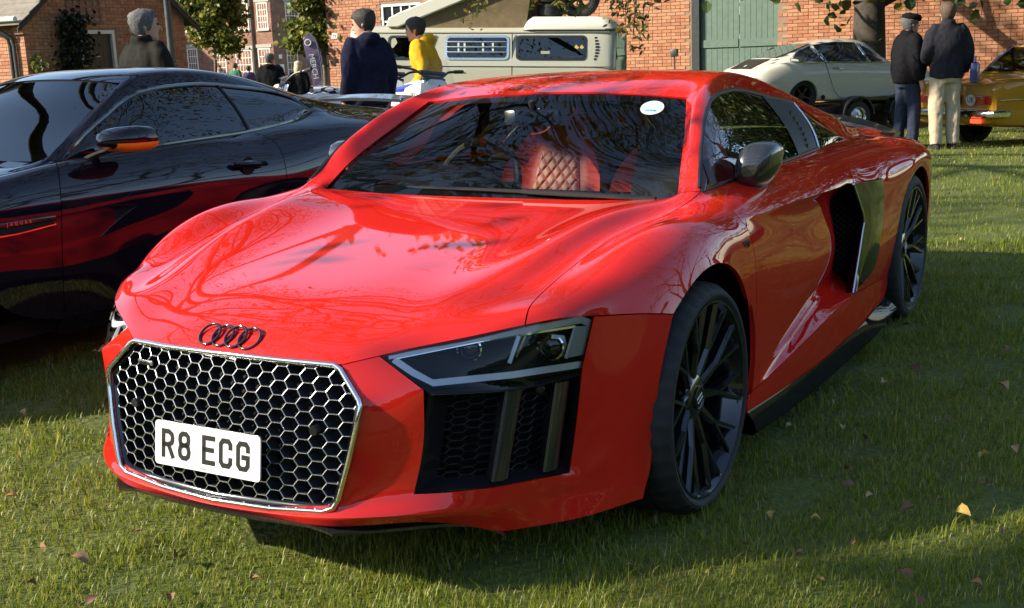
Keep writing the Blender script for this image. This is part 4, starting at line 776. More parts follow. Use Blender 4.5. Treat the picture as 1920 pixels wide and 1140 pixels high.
# headlights and the vents under them (built on one side, mirrored on the other)
def mir(p, s_): return V((p[0]*s_, p[1], p[2]))
hl_top = [R8P[k] for k in ('HT', 'H03', 'H0n', 'H04', 'H0m', 'H05')]; hl_bot = [R8P['HL'], (.69, -.68, .527), R8P['HB']]
HN = V((.55, -.80, .15)).normalized()
def ribbon(m, Lr, Rr, s_, th=.008):
    Lr = [mir(p, s_) for p in Lr]; Rr = [mir(p, s_) for p in Rr]; n = mir(HN, s_)*th
    m.grid([Lr, Rr]); m.grid([[p-n for p in Lr], Lr]); m.grid([Rr, [p-n for p in Rr]])
for s_ in (1, -1):
    h = bpy.data.objects.new('headlight', None); C.objects.link(h); h.parent = car
    T_ = spl(hl_top, 24); B_b = spl(hl_bot, 24)
    def HS(i, v, off): return mir(T_[i].lerp(B_b[i], v)+HN*(off+.010*sin(pi*i/23)*sin(pi*min(1, max(0, v)))), s_)
    MB().grid([[HS(i, v, -.002) for i in range(24)] for v in [k/8*1.13 for k in range(9)]]).build('lens', M['lens'], h, ang=180)
    MB().grid([[HS(i, -.02, 0) for i in range(24)], [HS(i, -.02, -.035) for i in range(24)], [HS(i, .3, -.075) for i in range(24)], [HS(i, .8, -.075) for i in range(24)], [HS(i, 1.1, -.03) for i in range(24)], [HS(i, 1.16, 0.001) for i in range(24)]]).build('housing', M['void'], h, ang=40)
    for i_ in (0, 23):
        MB().grid([[HS(i_, v, -.001) for v in (0, .5, 1.1)], [HS(i_, v, -.075) for v in (0, .5, 1.1)]]).build('housing_end', M['satin_black'], h)
    for nm in ('low_strip', 'diag', 'hook', 'bar_v'):
        m = MB(); ribbon(m, *HLD[nm], s_); m.build('light_guide', M['drl'], h, ang=50)
    m = MB(); ribbon(m, *HLD['diag2'], s_); ribbon(m, *HLD['top_line'], s_, .004); m.build('inner_trim', M['chrome'], h, ang=50)
    m = MB(); ribbon(m, *HLD['top_bar'], s_, .006); m.build('satin_trim', M['satin_trim'], h, ang=30)
    MB().prism([mir(p, s_) for p in HLD['right_block']], mir(-HN*.006, s_)).build('satin_trim', M['satin_trim'], h, smooth=False)
    for nm, r in (('proj1', .027), ('proj2', .030)):
        c = V(HLD[nm]); ax = mir((.45, -.88, .1), s_).normalized(); X = ax.orthogonal().normalized(); Y = ax.cross(X); c = mir(c, s_)
        prof = [(-.02, r*1.2), (.004, r*1.15), (.006, r*1.0), (.0, r*.96)]
        MB().grid([[c+ax*a+(X*cos(t)+Y*sin(t))*rr for t in [2*pi*k/28 for k in range(28)]] for a, rr in prof], cu=True).build('projector_bezel', M['chrome'], h)
        MB().grid([[c+ax*(.012*sin(q)-.004)+(X*cos(t)+Y*sin(t))*r*.95*cos(q) for t in [2*pi*k/28 for k in range(28)]] for q in (0, .3, .6, .9, 1.2, 1.5)], cu=True).build('projector_lens', M['gloss_black'], h)
    # corner vent
    vt = bpy.data.objects.new('corner_vent', None); C.objects.link(vt); vt.parent = car
    vtop = spl([(.549, -.826, .522), (.690, -.668, .515), R8P['VTR']], 25); vbot = spl([R8P['VBL'], R8P['VBM'], R8P['VBR']], 25)
    VN = V((.58, -.81, 0)).normalized()
    def VS(u, v, off=0):
        i = min(23, max(0, int(u*24))); f = u*24-i
        return mir(vtop[i].lerp(vtop[i+1], f).lerp(vbot[i].lerp(vbot[i+1], f), v)+VN*off, s_)
    U = [k/24 for k in range(25)]
    def strip(m, u0a, u0b, u1a, u1b, o0, o1):     # panel between two slanted edges (u at top, u at bottom)
        m.grid([[VS(u0a+(u0b-u0a)*v, v, o0) for v in (0, .25, .5, .75, 1)], [VS(u1a+(u1b-u1a)*v, v, o1) for v in (0, .25, .5, .75, 1)]])
    m = MB(); strip(m, 0, 0, .13, .13, -.003, -.05); strip(m, .955, .955, 1, 1, -.05, -.003)
    m.grid([[VS(u, 1, -.003) for u in U], [VS(u, .93, -.05) for u in U]]); m.grid([[VS(u, -.04, -.003) for u in U], [VS(u, .05, -.04) for u in U]])
    m.build('vent_frame', M['carbon_dull'], vt, ang=30)
    MB().grid([[VS(u, v, -.09) for u in U] for v in (0, .5, 1)]).build('vent_backing', M['void'], vt)
    for ua, ub in ((.445, .43), (.80, .80)):
        m = MB(); wd_ = .115
        sec = [(-.02, -.055), (0, -.006), (.02, .0), (wd_*.75, -.002), (wd_, -.012), (wd_*.96, -.06)]
        m.grid([[VS(min(.99, (ua+(ub-ua)*v)+du), .06+v*.89 if 0 < v < 1 else (.05 if v == 0 else .95), o) for du, o in sec] for v in (0, .08, .3, .6, .92, 1)])
        m.build('vent_blade', M['carbon'], vt, ang=30)
    for a, b in ((.12, .46), (.55, .81)):
        poly = [(a*.30, .012), (b*.30, .012), (b*.30, .235), (a*.30, .235)]
        honeycomb('vent_mesh', poly, .026, .0195, lambda x, z: VS(x/.30, 1-z/.245, -.045), lambda x, z: mir(VN, s_), .0028, .018, [M['satin_black'], M['satin_black']], vt)
    if s_ > 0:
        c = VS(.70, .12, -.035); X = mir((.81, .58, 0), s_)
        MB().grid([[c+mir(VN, s_)*a+(X*cos(t)+V((0, 0, 1))*sin(t))*r for t in [2*pi*k/20 for k in range(20)]] for a, r in ((-.01, .013), (.006, .0125), (.008, .010), (.005, .009), (.006, .001))], cu=True).build('parking_sensor', M['satin_black'], vt)
# front splitter
sp = [(0, -1.014, .211), (.15, -1.008, .211), (.29, -.992, .211), (.335, -.99, .205), (.36, -.99, .200), (.45, -.912, .196), (.56, -.80, .188), (.61, -.735, .170), (.655, -.686, .137)]
full = [V((-p[0], p[1], p[2])) for p in sp[:0:-1]]+[V(p) for p in sp]
m = MB(); dn = V((0, .003, -.008)); inn = [p+V((-p.x*.08, .16, .0)) for p in full]
m.grid([full, [p+dn for p in full], [p+dn for p in inn], inn], cv=True); m.build('front_splitter', M['carbon'], car, ang=30)
# side skirts, side blades, vents in the flanks
for s_ in (1, -1):
    top = [R8P[k] for k in ('L8', 'D81', 'D82', 'D83', 'D84', 'D85')]
    up = [mir(p, s_)+V((.004*s_, 0, .010)) for p in top]
    n = len(up)
    outer = [mir((.938+.022*sin(pi*min(1, (i+.6)/n)), p[1]+.03, p[2]-.062), s_) for i, p in enumerate(top)]
    outer[-1] = mir((.972, 2.24, .128), s_); outer[-2] = mir((.978, 1.80, .098), s_); outer[-3] = mir((.966, 1.5, .092), s_)
    lowr = [p+V((-.012*s_, 0, -.014)) for p in outer]; inn = [p+V((-.14*s_, 0, .0)) for p in lowr]
    R = [spl(x_, 26) for x_ in (up, [a.lerp(b, .5)+V((.004*s_, 0, .002)) for a, b in zip(up, outer)], outer, lowr, inn)]
    MB().grid(R).build('side_skirt', M['carbon_dull'], car, ang=30)
    # blade
    bo = [R8P[f'B{i}'] for i in range(7)]
    fe = spl([R8P['B0'], R8P['B8'], R8P['B7'], (R8P['B6'][0], R8P['B6'][1]+.0, R8P['B6'][2])], 14)
    re_ = spl([R8P['B1'], R8P['B2'], R8P['B3'], R8P['B4'], R8P['B5'], R8P['B6']], 14)
    fe[-1] = V(R8P['B6']); fr = []
    for k_ in range(14):
        a = fe[k_]; b = re_[k_]; row = []
        for t in (0, .25, .5, .75, 1):
            p = a.lerp(b, t); row.append(mir((p.x+.012*sin(pi*t)+.004, p.y, p.z), s_))
        fr.append(row)
    m = MB(); m.grid(fr); m.grid([[r[0] for r in fr], [r[0]+V((-.035*s_, .03, 0)) for r in fr]]); m.grid([[r[-1] for r in fr], [r[-1]+V((-.03*s_, 0, 0)) for r in fr]]); m.grid([fr[0], [p+V((-.03*s_, 0, 0)) for p in fr[0]]])
    bl = m.build('side_blade', M['blade_black'], car, ang=40)
    MB().tube([p+V((.001*s_, -.001, 0)) for p in [r[0] for r in fr]], .0045, 6).build('blade_edge', M['silver'], bl)
    # flank vent: dark duct with honeycomb
    a_ = [R8P[k] for k in ('D24', 'D34', 'D44', 'D54', 'D64')]
    i0 = spl(a_, 12); i1 = [mir((.86, p.y+.10, p.z), 1) for p in spl([(0, 1.62, .75), (0, 1.78, .62), (0, 1.80, .5), (0, 1.72, .42), (0, 1.62, .345)], 12)]
    MB().grid([[mir(p, s_)+V((-.004*s_, 0, 0)) for p in i0], [mir(p, s_)+V((-.12*s_, .03, 0)) for p in i0], [mir(p, s_)+V((-.14*s_, .05, 0)) for p in i1], [mir(p, s_)+V((-.02*s_, 0, 0)) for p in i1]]).build('flank_duct', M['void'], car)
    def fs(x, z, s_=s_): return mir((.80+.10*x/.2, 1.655+x*.55, z), s_)
    honeycomb('flank_mesh', [(0, .36), (.13, .38), (.24, .55), (.2, .66), (.07, .73), (0, .72)], .021, .024, lambda x, z: fs(x, z), lambda x, z: mir((.76, -.65, 0), s_), .0036, .01, [M['grille_side'], M['satin_black']], car)

# ---- red car: glass, wheels, mirrors, cabin
def off(p, d): return V(p)+V(d)
wl = [R8P[k] for k in ('WB', 'K1i', 'K2i', 'WT')]
wc = [(0, .40, .822), (0, .505, .925), (0, .655, 1.045), (0, .80, 1.157)]
rows = []
for e, c in zip(spl(wl, 16), spl(wc, 16)):
    rows.append([V((e.x*t, c.y+(e.y-c.y)*t*t, c.z+(e.z-c.z)*abs(t)**2.4))+V((0, .004, -.006)) for t in [k/12 for k in range(-12, 13)]])
MB().grid(rows).build('windscreen', M['wind_glass'], car, ang=180)
m = MB()
inn = lambda i, j: rows[i][j]+V((0, .003, -.004))
m.grid([[inn(i, j) for j in (21, 22, 23, 24)] for i in range(16)]); m.grid([[inn(i, j) for j in (0, 1, 2, 3)] for i in range(16)])
m.grid([[inn(i, j) for j in range(3, 22)] for i in (0, 1)]); m.grid([[inn(i, j) for j in range(3, 22)] for i in (14, 15)])
m.build('windscreen_border', M['satin_black'], car, ang=180)
for s_ in (1, -1):
    bot = spl([R8P[k] for k in ('H64', 'D01', 'D02', 'D03', 'D04', 'a1', 'K9o')], 60); top = spl([R8P[k] for k in ('H64', 'K1o', 'K2o', 'K3o', 'K4o', 'K5o', 'K6o', 'K7o', 'K8o', 'K9o')], 60)
    def at_y(cv, y):
        for a, b in zip(cv, cv[1:]):
            if a.y <= y <= b.y: return a.lerp(b, (y-a.y)/(b.y-a.y))
        return cv[-1] if y > cv[-1].y else cv[0]
    def gp(yb, yt, v, o=-.006):
        p = at_y(bot, yb).lerp(at_y(top, yt), v); return mir((p.x+.018*sin(pi*v)+o, p.y, p.z), s_)
    def pane(name, ys, mt, o=-.006, nv=8): return MB().grid([[gp(yb, yt, k/nv, o) for k in range(nv+1)] for yb, yt in ys]).build(name, mt, car, ang=180)
    ys = [(.372+(1.40-.372)*t, .372+(1.50-.372)*t) for t in [k/24 for k in range(25)]]
    pane('side_window', ys, M['side_glass'])
    pane('pillar_cover', [(1.40, 1.50), (1.56, 1.68), (1.72, 1.87)], M['satin_black'], -.002)
    m = MB()
    for k in range(7):
        t = .12+k*.1
        m.box(gp(1.55+.1*t, 1.70, t, .001), (.006, .012, .02), M=Matrix.Rotation(.0, 3, 'X'))
    m.build('pillar_ribs', M['plastic'], car)
    pane('quarter_window', [(1.73+(2.29-1.73)*t, 1.88+(2.29-1.88)*t) for t in [k/10 for k in range(11)]], M['dark_glass'])
    m = MB(); m.tube([gp(.372+(1.72-.372)*t, 0, 0, .001)+V((0, 0, .004)) for t in [k/12 for k in range(13)]], .006, 6); m.build('window_seal', M['satin_black'], car)
    m = MB(); m.tube([gp(y, y, 1, -.003) for y in [.38, .45, .52, .6, .7, .8, .9, 1, 1.15, 1.3, 1.45, 1.6, 1.75, 1.87]], .008, 6); m.build('window_seal', M['satin_black'], car)
    m = MB(); m.grid([[gp(.375, .375, 0, .001), gp(.52, .375, 0, .001)], [gp(.42, .42, .5, .001), gp(.50, .42, .35, .001)], [gp(.47, .47, 1, .001), gp(.50, .50, .8, .001)]]); m.build('mirror_sail', M['satin_black'], car)
    MB().tube([gp(1.725, 1.875, k/8, .003) for k in range(9)], .004, 6).build('window_trim', M['silver'], car)
# engine cover / rear glass between the buttresses
rw = [[(-.48, 1.74, 1.15), (0, 1.74, 1.172), (.48, 1.74, 1.15)], [(-.47, 2.0, 1.085), (0, 2.0, 1.12), (.47, 2.0, 1.085)], [(-.49, 2.33, .99), (0, 2.33, 1.03), (.49, 2.33, .99)], [(-.52, 2.62, .92), (0, 2.62, .955), (.52, 2.62, .92)], [(-.5, 2.9, .87), (0, 2.9, .895), (.5, 2.9, .87)], [(-.46, 3.32, .845), (0, 3.40, .855), (.46, 3.32, .845)]]
loft('engine_cover', rw, M['dark_glass'], car, nu=13, nv=20, ang=180)
m = MB(); m.grid([spl([(-.70, 3.26, .825), (-.5, 3.28, .875), (-.3, 3.32, .90), (0, 3.34, .91), (.3, 3.32, .90), (.5, 3.28, .875), (.70, 3.26, .825)], 31), spl([(-.72, 3.40, .82), (-.5, 3.44, .89), (-.3, 3.47, .915), (0, 3.49, .925), (.3, 3.47, .915), (.5, 3.44, .89), (.72, 3.40, .82)], 31)])
o = m.build('rear_spoiler', M['carbon'], car); sm = o.modifiers.new('s', 'SOLIDIFY'); sm.thickness = .018
for x in (-.4, .4): MB().box((x, 3.38, .865), (.025, .10, .07), bev=.005).build('spoiler_stay', M['carbon'], car)
# wheels
def make_wheel(r_t, width, r_r=.281, hubd=.045):
    wh = bpy.data.objects.new('wheel', None); C.objects.link(wh)
    w_ = width
    prof = [(-.012, r_r-.006), (0.0, r_r+.004), (.004, r_r+.010), (.0065, r_r+.013), (.0065, r_r+.019), (.004, r_r+.021), (.004, (r_r+r_t)/2), (-.006, r_t-.016), (-.022, r_t-.004), (-.045, r_t)]
    for g in (.33, .55, .77): prof += [(-w_*g+.006, r_t), (-w_*g+.005, r_t-.007), (-w_*g-.005, r_t-.007), (-w_*g-.006, r_t)]
    prof += [(-w_+.04, r_t), (-w_+.018, r_t-.006), (-w_, r_t-.03), (-w_, r_r+.01), (-w_+.01, r_r-.01)]
    m = MB().lathe(prof, 120)
    # tread sipes on the shoulder
    for k in range(0, 120):
        if k % 3 == 0:
            for r_i in (7, 8, 9):
                q_ = m.v[r_i*120+k]; rr = sqrt(q_.y**2+q_.z**2); q_ *= 1; m.v[r_i*120+k] = V((q_.x-.002, q_.y*(1-.005/rr), q_.z*(1-.005/rr)))
    m.build('tyre', M['rubber'], wh, ang=50)
    m = MB().lathe([(-.006, r_r+.002), (.001, r_r-.001), (.001, r_r-.006), (-.012, r_r-.012), (-.02, r_r-.018), (-.10, r_r-.030), (-w_+.02, r_r-.012), (-w_+.005, r_r)], 72)
    rim = m.build('rim', M['wheel_black'], wh, ang=40)
    ns = 10
    for k in range(ns):
        a = 2*pi*k/ns+.1; m = MB()
        def P_(r, da, x): return V((x, r*cos(a+da), r*sin(a+da)))
        def beam(p, q_, w0, w1, d0, d1):
            t = (q_-p).normalized(); n = V((1, 0, 0)); s__ = t.cross(n).normalized()
            rows_ = []
            for c, ww, dd in ((p, w0, d0), (q_, w1, d1)): rows_.append([c+s__*ww/2-n*.012, c+s__*ww*.28, c-s__*ww*.28, c-s__*ww/2-n*.012, c-s__*ww/2-n*dd, c+s__*ww/2-n*dd])
            m.grid(rows_, cu=True)
        tw = .10
        beam(P_(.045, 0, -hubd), P_(.142, tw*.4, -.026), .032, .022, .05, .045)
        beam(P_(.138, tw*.4, -.026), P_(r_r-.010, tw*.4+.17, -.005), .018, .015, .045, .03)
        beam(P_(.138, tw*.4, -.026), P_(r_r-.010, tw*.4-.12, -.005), .018, .015, .045, .03)
        m.build('spoke', M['wheel_black'], rim, smooth=False, fix=True)
    MB().lathe([(-hubd-.06, .075), (-hubd-.005, .072), (-hubd+.004, .06), (-hubd+.006, .035)], 36).build('hub', M['wheel_black'], wh)
    MB().lathe([(-hubd+.004, .036), (-hubd+.012, .034), (-hubd+.013, .030), (-hubd+.011, .028), (-hubd+.011, .0005)], 32).build('hub_cap', M['gloss_black'], wh)
    m = MB()
    for i in range(4): m.tube([V((-hubd+.0125, (i-1.5)*.0095+.0075*cos(t), .0075*sin(t))) for t in [2*pi*j/16 for j in range(16)]], .0011, 5, closed=True)
    m.build('hub_emblem', M['silver'], wh)
    for k in range(5):
        a = 2*pi*k/5+.3; MB().lathe([(-hubd-.01, .010), (-hubd+.002, .010), (-hubd+.002, .001)], 6, 'X', (0, .052*cos(a), .052*sin(a))).build('wheel_bolt', M['dullmetal'], wh)
    MB().lathe([(-.125, .06), (-.125, .185), (-.150, .185), (-.150, .06)], 48).build('brake_disc', M['dullmetal'], wh)
    m = MB(); m.grid([[V((x_, r*cos(t), r*sin(t))) for t in [1.9+k*.16 for k in range(8)]] for x_, r in ((-.17, .13), (-.085, .13), (-.075, .16), (-.085, .205), (-.17, .205))]); m.build('brake_caliper', M['gloss_black'], wh)
    return wh
wf = make_wheel(.331, .245); wr = make_wheel(.346, .300)
for src, y, xo, z, st in ((wf, 0, .938, .324, 0), (wr, 2.65, .95, .338, 0)):
    o2 = copy_tree(src)
    for o, s_ in ((src, 1), (o2, -1)):
        o.parent = car; o.location = (xo*s_, y, z); o.rotation_euler = (.35 if s_ > 0 else .1, 0, 0 if s_ > 0 else pi)
# wheel-arch liners
for s_ in (1, -1):
    for yc, zc, R_ in ((0, .33, .392), (2.65, .345, .385)):
        m = MB(); angs = [radians(-22)+radians(224)*k/24 for k in range(25)]
        m.grid([[mir((x_, yc+R_*cos(t), zc+R_*sin(t)), s_) for t in angs] for x_ in (.862 if yc == 0 else .905, .80, .62)]); m.grid([[mir((.62, yc+R_*f*cos(t), zc+R_*f*sin(t)), s_) for t in angs] for f in (1, .3)])
        m.build('arch_liner', M['void'], car, fix=False)
MB().box((0, 1.25, .175), (1.2, 3.7, .07)).build('underbody', M['void'], car)
for s_ in (1, -1): MB().box((.74*s_, 1.32, .18), (.32, 1.75, .08)).build('underbody_side', M['void'], car)
# door mirrors
for s_ in (1, -1):
    mr = bpy.data.objects.new('door_mirror', None); C.objects.link(mr); mr.parent = car
    c = V((.838, .70, .912))
    secs = [(-.085, .024, .018, -.01), (-.076, .042, .045, -.006), (-.05, .055, .066, 0), (-.01, .062, .076, 0), (.03, .064, .077, .0), (.045, .062, .074, .0)]
    rows_ = []
    for dy, a, b, dz in secs:
        row = []
        for k in range(32):
            t = 2*pi*k/32; ct, st = cos(t), sin(t); e = .62
            px_ = math.copysign(abs(ct)**e, ct)*a; pz = math.copysign(abs(st)**e, st)*b
            px_ += .018*(pz/.08); 
            if pz < 0: px_ *= 1-.28*(-pz/b)
            row.append(mir((c.x+px_, c.y+dy+.25*px_, c.z+pz+dz), s_))
        rows_.append(row)
    m = MB(); m.grid(rows_, cu=True); m.add(rows_[0], [tuple(range(32))]); m.build('mirror_shell', M['carbon'], mr, ang=50)
    cen = sum(rows_[-1], V((0, 0, 0)))/32
    m = MB(); m.add([cen.lerp(p, .93)+V((0, -.006, 0)) for p in rows_[-1]], [tuple(range(32))]); m.build('mirror_glass', M['chrome'], mr, smooth=False)
    m = MB(); m.tube([mir((.842, .70, .79), s_), mir((.84, .695, .82), s_), mir((.838, .69, .845), s_), mir((.838, .69, .86), s_)], [.034, .032, .030, .033], 10, squash=.75); m.build('mirror_stalk', M['satin_black'], mr, ang=50)
# cabin
m = MB(); m.box((0, .95, .22), (1.45, 1.5, .05)); m.box((0, 1.80, .55), (1.4, .06, .72)); m.box((0, .46, .5), (1.4, .05, .55))
for s_ in (1, -1): m.grid([[mir((.80, y, z), s_) for y in (.45, 1.1, 1.75)] for z in (.2, .55, .84)])
m.build('cabin_tub', M['dash'], car, fix=False)
m = MB(); m.grid([spl([(-.72, .42, .80), (0, .43, .805), (.72, .42, .80)], 20), spl([(-.72, .62, .82), (-.36, .64, .835), (0, .62, .82), (.72, .62, .82)], 20), spl([(-.74, .80, .80), (-.36, .80, .81), (0, .82, .80), (.74, .80, .80)], 20), spl([(-.74, .84, .72), (0, .86, .72), (.74, .84, .72)], 20), spl([(-.74, .82, .5), (0, .84, .5), (.74, .82, .5)], 20)]); m.build('dashboard', M['dash'], car, fix=False)
m = MB(); m.grid([[V((-.36+.19*cos(t), y, .80+h*max(0, sin(t)))) for t in [pi*k/16 for k in range(17)]] for y, h in ((.56, .03), (.60, .085), (.70, .10), (.78, .09), (.785, .07))]); m.build('instrument_hood', M['dash'], car, fix=False)
m = MB(); m.box((0, 1.1, .45), (.2, .9, .36), bev=.03); m.build('centre_console', M['dash'], car)
st = bpy.data.objects.new('steering_wheel', None); C.objects.link(st); st.parent = car
stM = frame_matrix((-.36, .90, .80), (1, 0, 0), (0, .38, .92)); st.matrix_local = stM
MB().tube([V((.178*cos(t), .178*sin(t) if sin(t) > -.8 else -.145, 0)) for t in [2*pi*k/48 for k in range(48)]], .0165, 10, closed=True).build('wheel_rim', M['suede'], st)
MB().tube([V((.178*cos(t), .178*sin(t), 0)) for t in [pi/2-.09, pi/2, pi/2+.09]], .0175, 10).build('centre_mark', M['seat_red'], st)
m = MB(); m.box((0, -.01, 0), (.12, .10, .05), bev=.015); m.box((.09, 0, 0), (.14, .03, .015)); m.box((-.09, 0, 0), (.14, .03, .015)); m.box((0, -.09, 0), (.03, .12, .015)); m.build('wheel_boss', M['satin_black'], st)
qm = mat('quilted leather', (.55, .2, .14), .5)
tc = N(qm, 'ShaderNodeUVMap'); qm2 = N(qm, 'ShaderNodeVectorMath', operation='FRACTION'); L(qm, tc.outputs[0], qm2.inputs[0])
sx = N(qm, 'ShaderNodeSeparateXYZ'); L(qm, qm2.outputs[0], sx.inputs[0])
def tri(o):
    a = N(qm, 'ShaderNodeMath', operation='SUBTRACT'); a.inputs[1].default_value = .5; L(qm, o, a.inputs[0]); b = N(qm, 'ShaderNodeMath', operation='ABSOLUTE'); L(qm, a.outputs[0], b.inputs[0]); return b.outputs[0]
mxm = N(qm, 'ShaderNodeMath', operation='MAXIMUM'); L(qm, tri(sx.outputs[0]), mxm.inputs[0]); L(qm, tri(sx.outputs[1]), mxm.inputs[1])
L(qm, ramp(qm, mxm.outputs[0], [(.0, (.78, .36, .26)), (.40, (.74, .30, .21)), (.455, (.46, .03, .02)), (.5, (.40, .02, .015))]), bsdf(qm).inputs['Base Color'])
def make_seat(x, y, rz=0):
    se = bpy.data.objects.new('seat', None); C.objects.link(se); se.parent = car; se.location = (x, y, 0); se.rotation_euler = (0, 0, rz)
    # backrest outline: half width as function of height
    prof = [(.42, .225), (.55, .245), (.68, .25), (.80, .235), (.88, .195), (.94, .150), (1.0, .125), (1.03, .10)]
    pz = spl([(a, b, 0) for a, b in prof], 30); rows_ = []
    for q_ in pz:
        z, hw = q_.x, q_.y; row = []
        for k in range(25):
            t = -1+2*k/24; lean = (z-.42)*.32
            bol = .075*max(0, (abs(t)-.55)/.45)**1.3*(1-max(0, (z-.86)/.17))
            row.append(V((t*hw, lean-bol+.012*abs(t)**6*0, z)))
        rows_.append(row)
    back = [[p+V((-p.x*.02, .10, 0)) for p in r] for r in rows_]
    m = MB(); m.grid(rows_); m.grid(back); m.grid([[r[0] for r in rows_], [r[0] for r in back]]); m.grid([[r[-1] for r in rows_], [r[-1] for r in back]]); m.grid([rows_[-1], back[-1]])
    m.build('backrest', M['seat_red'], se, ang=70)
    # quilted centre panel, padded diamonds
    nu_, nv_ = 49, 81; vs = []; uv = []
    for j in range(nv_):
        z = .44+j/(nv_-1)*.43; hw = .135-.045*max(0, (z-.6)/.27)
        for i in range(nu_):
            t = -1+2*i/(nu_-1); xx = t*hw; a = (xx/.05+(z-.44)/.062); b = (xx/.05-(z-.44)/.062)
            fa = abs(a-math.floor(a)-.5); fb = abs(b-math.floor(b)-.5); d = 1-2*max(fa, fb)
            edge = min(1, (1-abs(t))*8, j/4, (nv_-1-j)/4)
            vs.append(V((xx, (z-.42)*.32-.004-.014*edge*min(1, d*3.2)**.6, z))); uv.append((a, b))
    me = mesh('quilted_panel', vs, [(j*nu_+i, j*nu_+i+1, (j+1)*nu_+i+1, (j+1)*nu_+i) for j in range(nv_-1) for i in range(nu_-1)])
    ul = me.uv_layers.new(name='UVMap')
    for lp in me.loops: ul.data[lp.index].uv = uv[lp.vertex_index]
    link('quilted_panel', me, qm, se)
    m = MB(); m.box((0, -.27, .34), (.46, .50, .16), bev=.05); m.box((-.22, -.27, .38), (.08, .48, .16), bev=.035); m.box((.22, -.27, .38), (.08, .48, .16), bev=.035); m.build('seat_cushion', M['seat_red'], se, ang=60)
    return se
make_seat(-.36, 1.46); make_seat(.34, 1.10, .0)
rv = bpy.data.objects.new('interior_mirror', None); C.objects.link(rv); rv.parent = car; rv.location = (-.02, .765, 1.068); rv.rotation_euler = (0, 0, -.2)
MB().box((0, 0, 0), (.24, .03, .062), bev=.014).build('mirror_housing', M['satin_black'], rv)
MB().box((-.105, -.012, 0), (.055, .02, .055), bev=.008).build('sensor_cover', M['silver'], rv)
MB().tube([(0, 0, .02), (0, -.02, .06)], .012, 8).build('mirror_mount', M['satin_black'], rv)
# wiper, permit disc, wing badge
m = MB(); m.tube([(.50, .40, .832), (.2, .415, .842), (-.1, .425, .845), (-.36, .43, .846)], [.008, .007, .006, .005], 6); m.tube([(.62, .37, .835), (.30, .392, .842), (.12, .41, .845)], .009, 6); m.build('wiper', M['satin_black'], car)
i_, j_ = 13, 21
pc = rows[i_][j_].lerp(rows[i_][j_+1], .45); tx = (rows[i_][j_+1]-rows[i_][j_-1]).normalized(); ty = (rows[i_+1][j_]-rows[i_-1][j_]).normalized(); nz = tx.cross(ty).normalized()
dk = bpy.data.objects.new('permit_sticker', None); C.objects.link(dk); dk.parent = car; dk.matrix_local = frame_matrix(pc+nz*.0025, tx, ty, nz)
teal = mat('pale teal print', (.38, .66, .60), .5)
MB().prism([(.041*cos(t), .041*sin(t), 0) for t in [2*pi*k/36 for k in range(36)]], (0, 0, .0008)).build('sticker_disc', M['white_plate'], dk, smooth=False)
MB().prism([(.037*cos(t), .037*sin(t), .0008) for t in [2*pi*k/36 for k in range(36)]], (0, 0, .0005)).build('sticker_print', teal, dk, smooth=False)
to = link('sticker_letter', text_mesh('P', .034, .0003), M['white_plate'], dk, smooth=False); to.location = (0, .010, .0016)
to = link('sticker_text', text_mesh('parking', .013, .0003, shear=.3), M['ink'], dk, smooth=False); to.location = (0, -.016, .0016)
for s_ in (1, -1):
    bd = bpy.data.objects.new('wing_badge', None); C.objects.link(bd); bd.parent = car
    bd.matrix_local = frame_matrix((.934*s_, .315, .715), (0, s_, 0), (0, 0, 1))
    to = link('badge_lettering', text_mesh('V10', .034, .002), M['gloss_black'], bd, smooth=False)


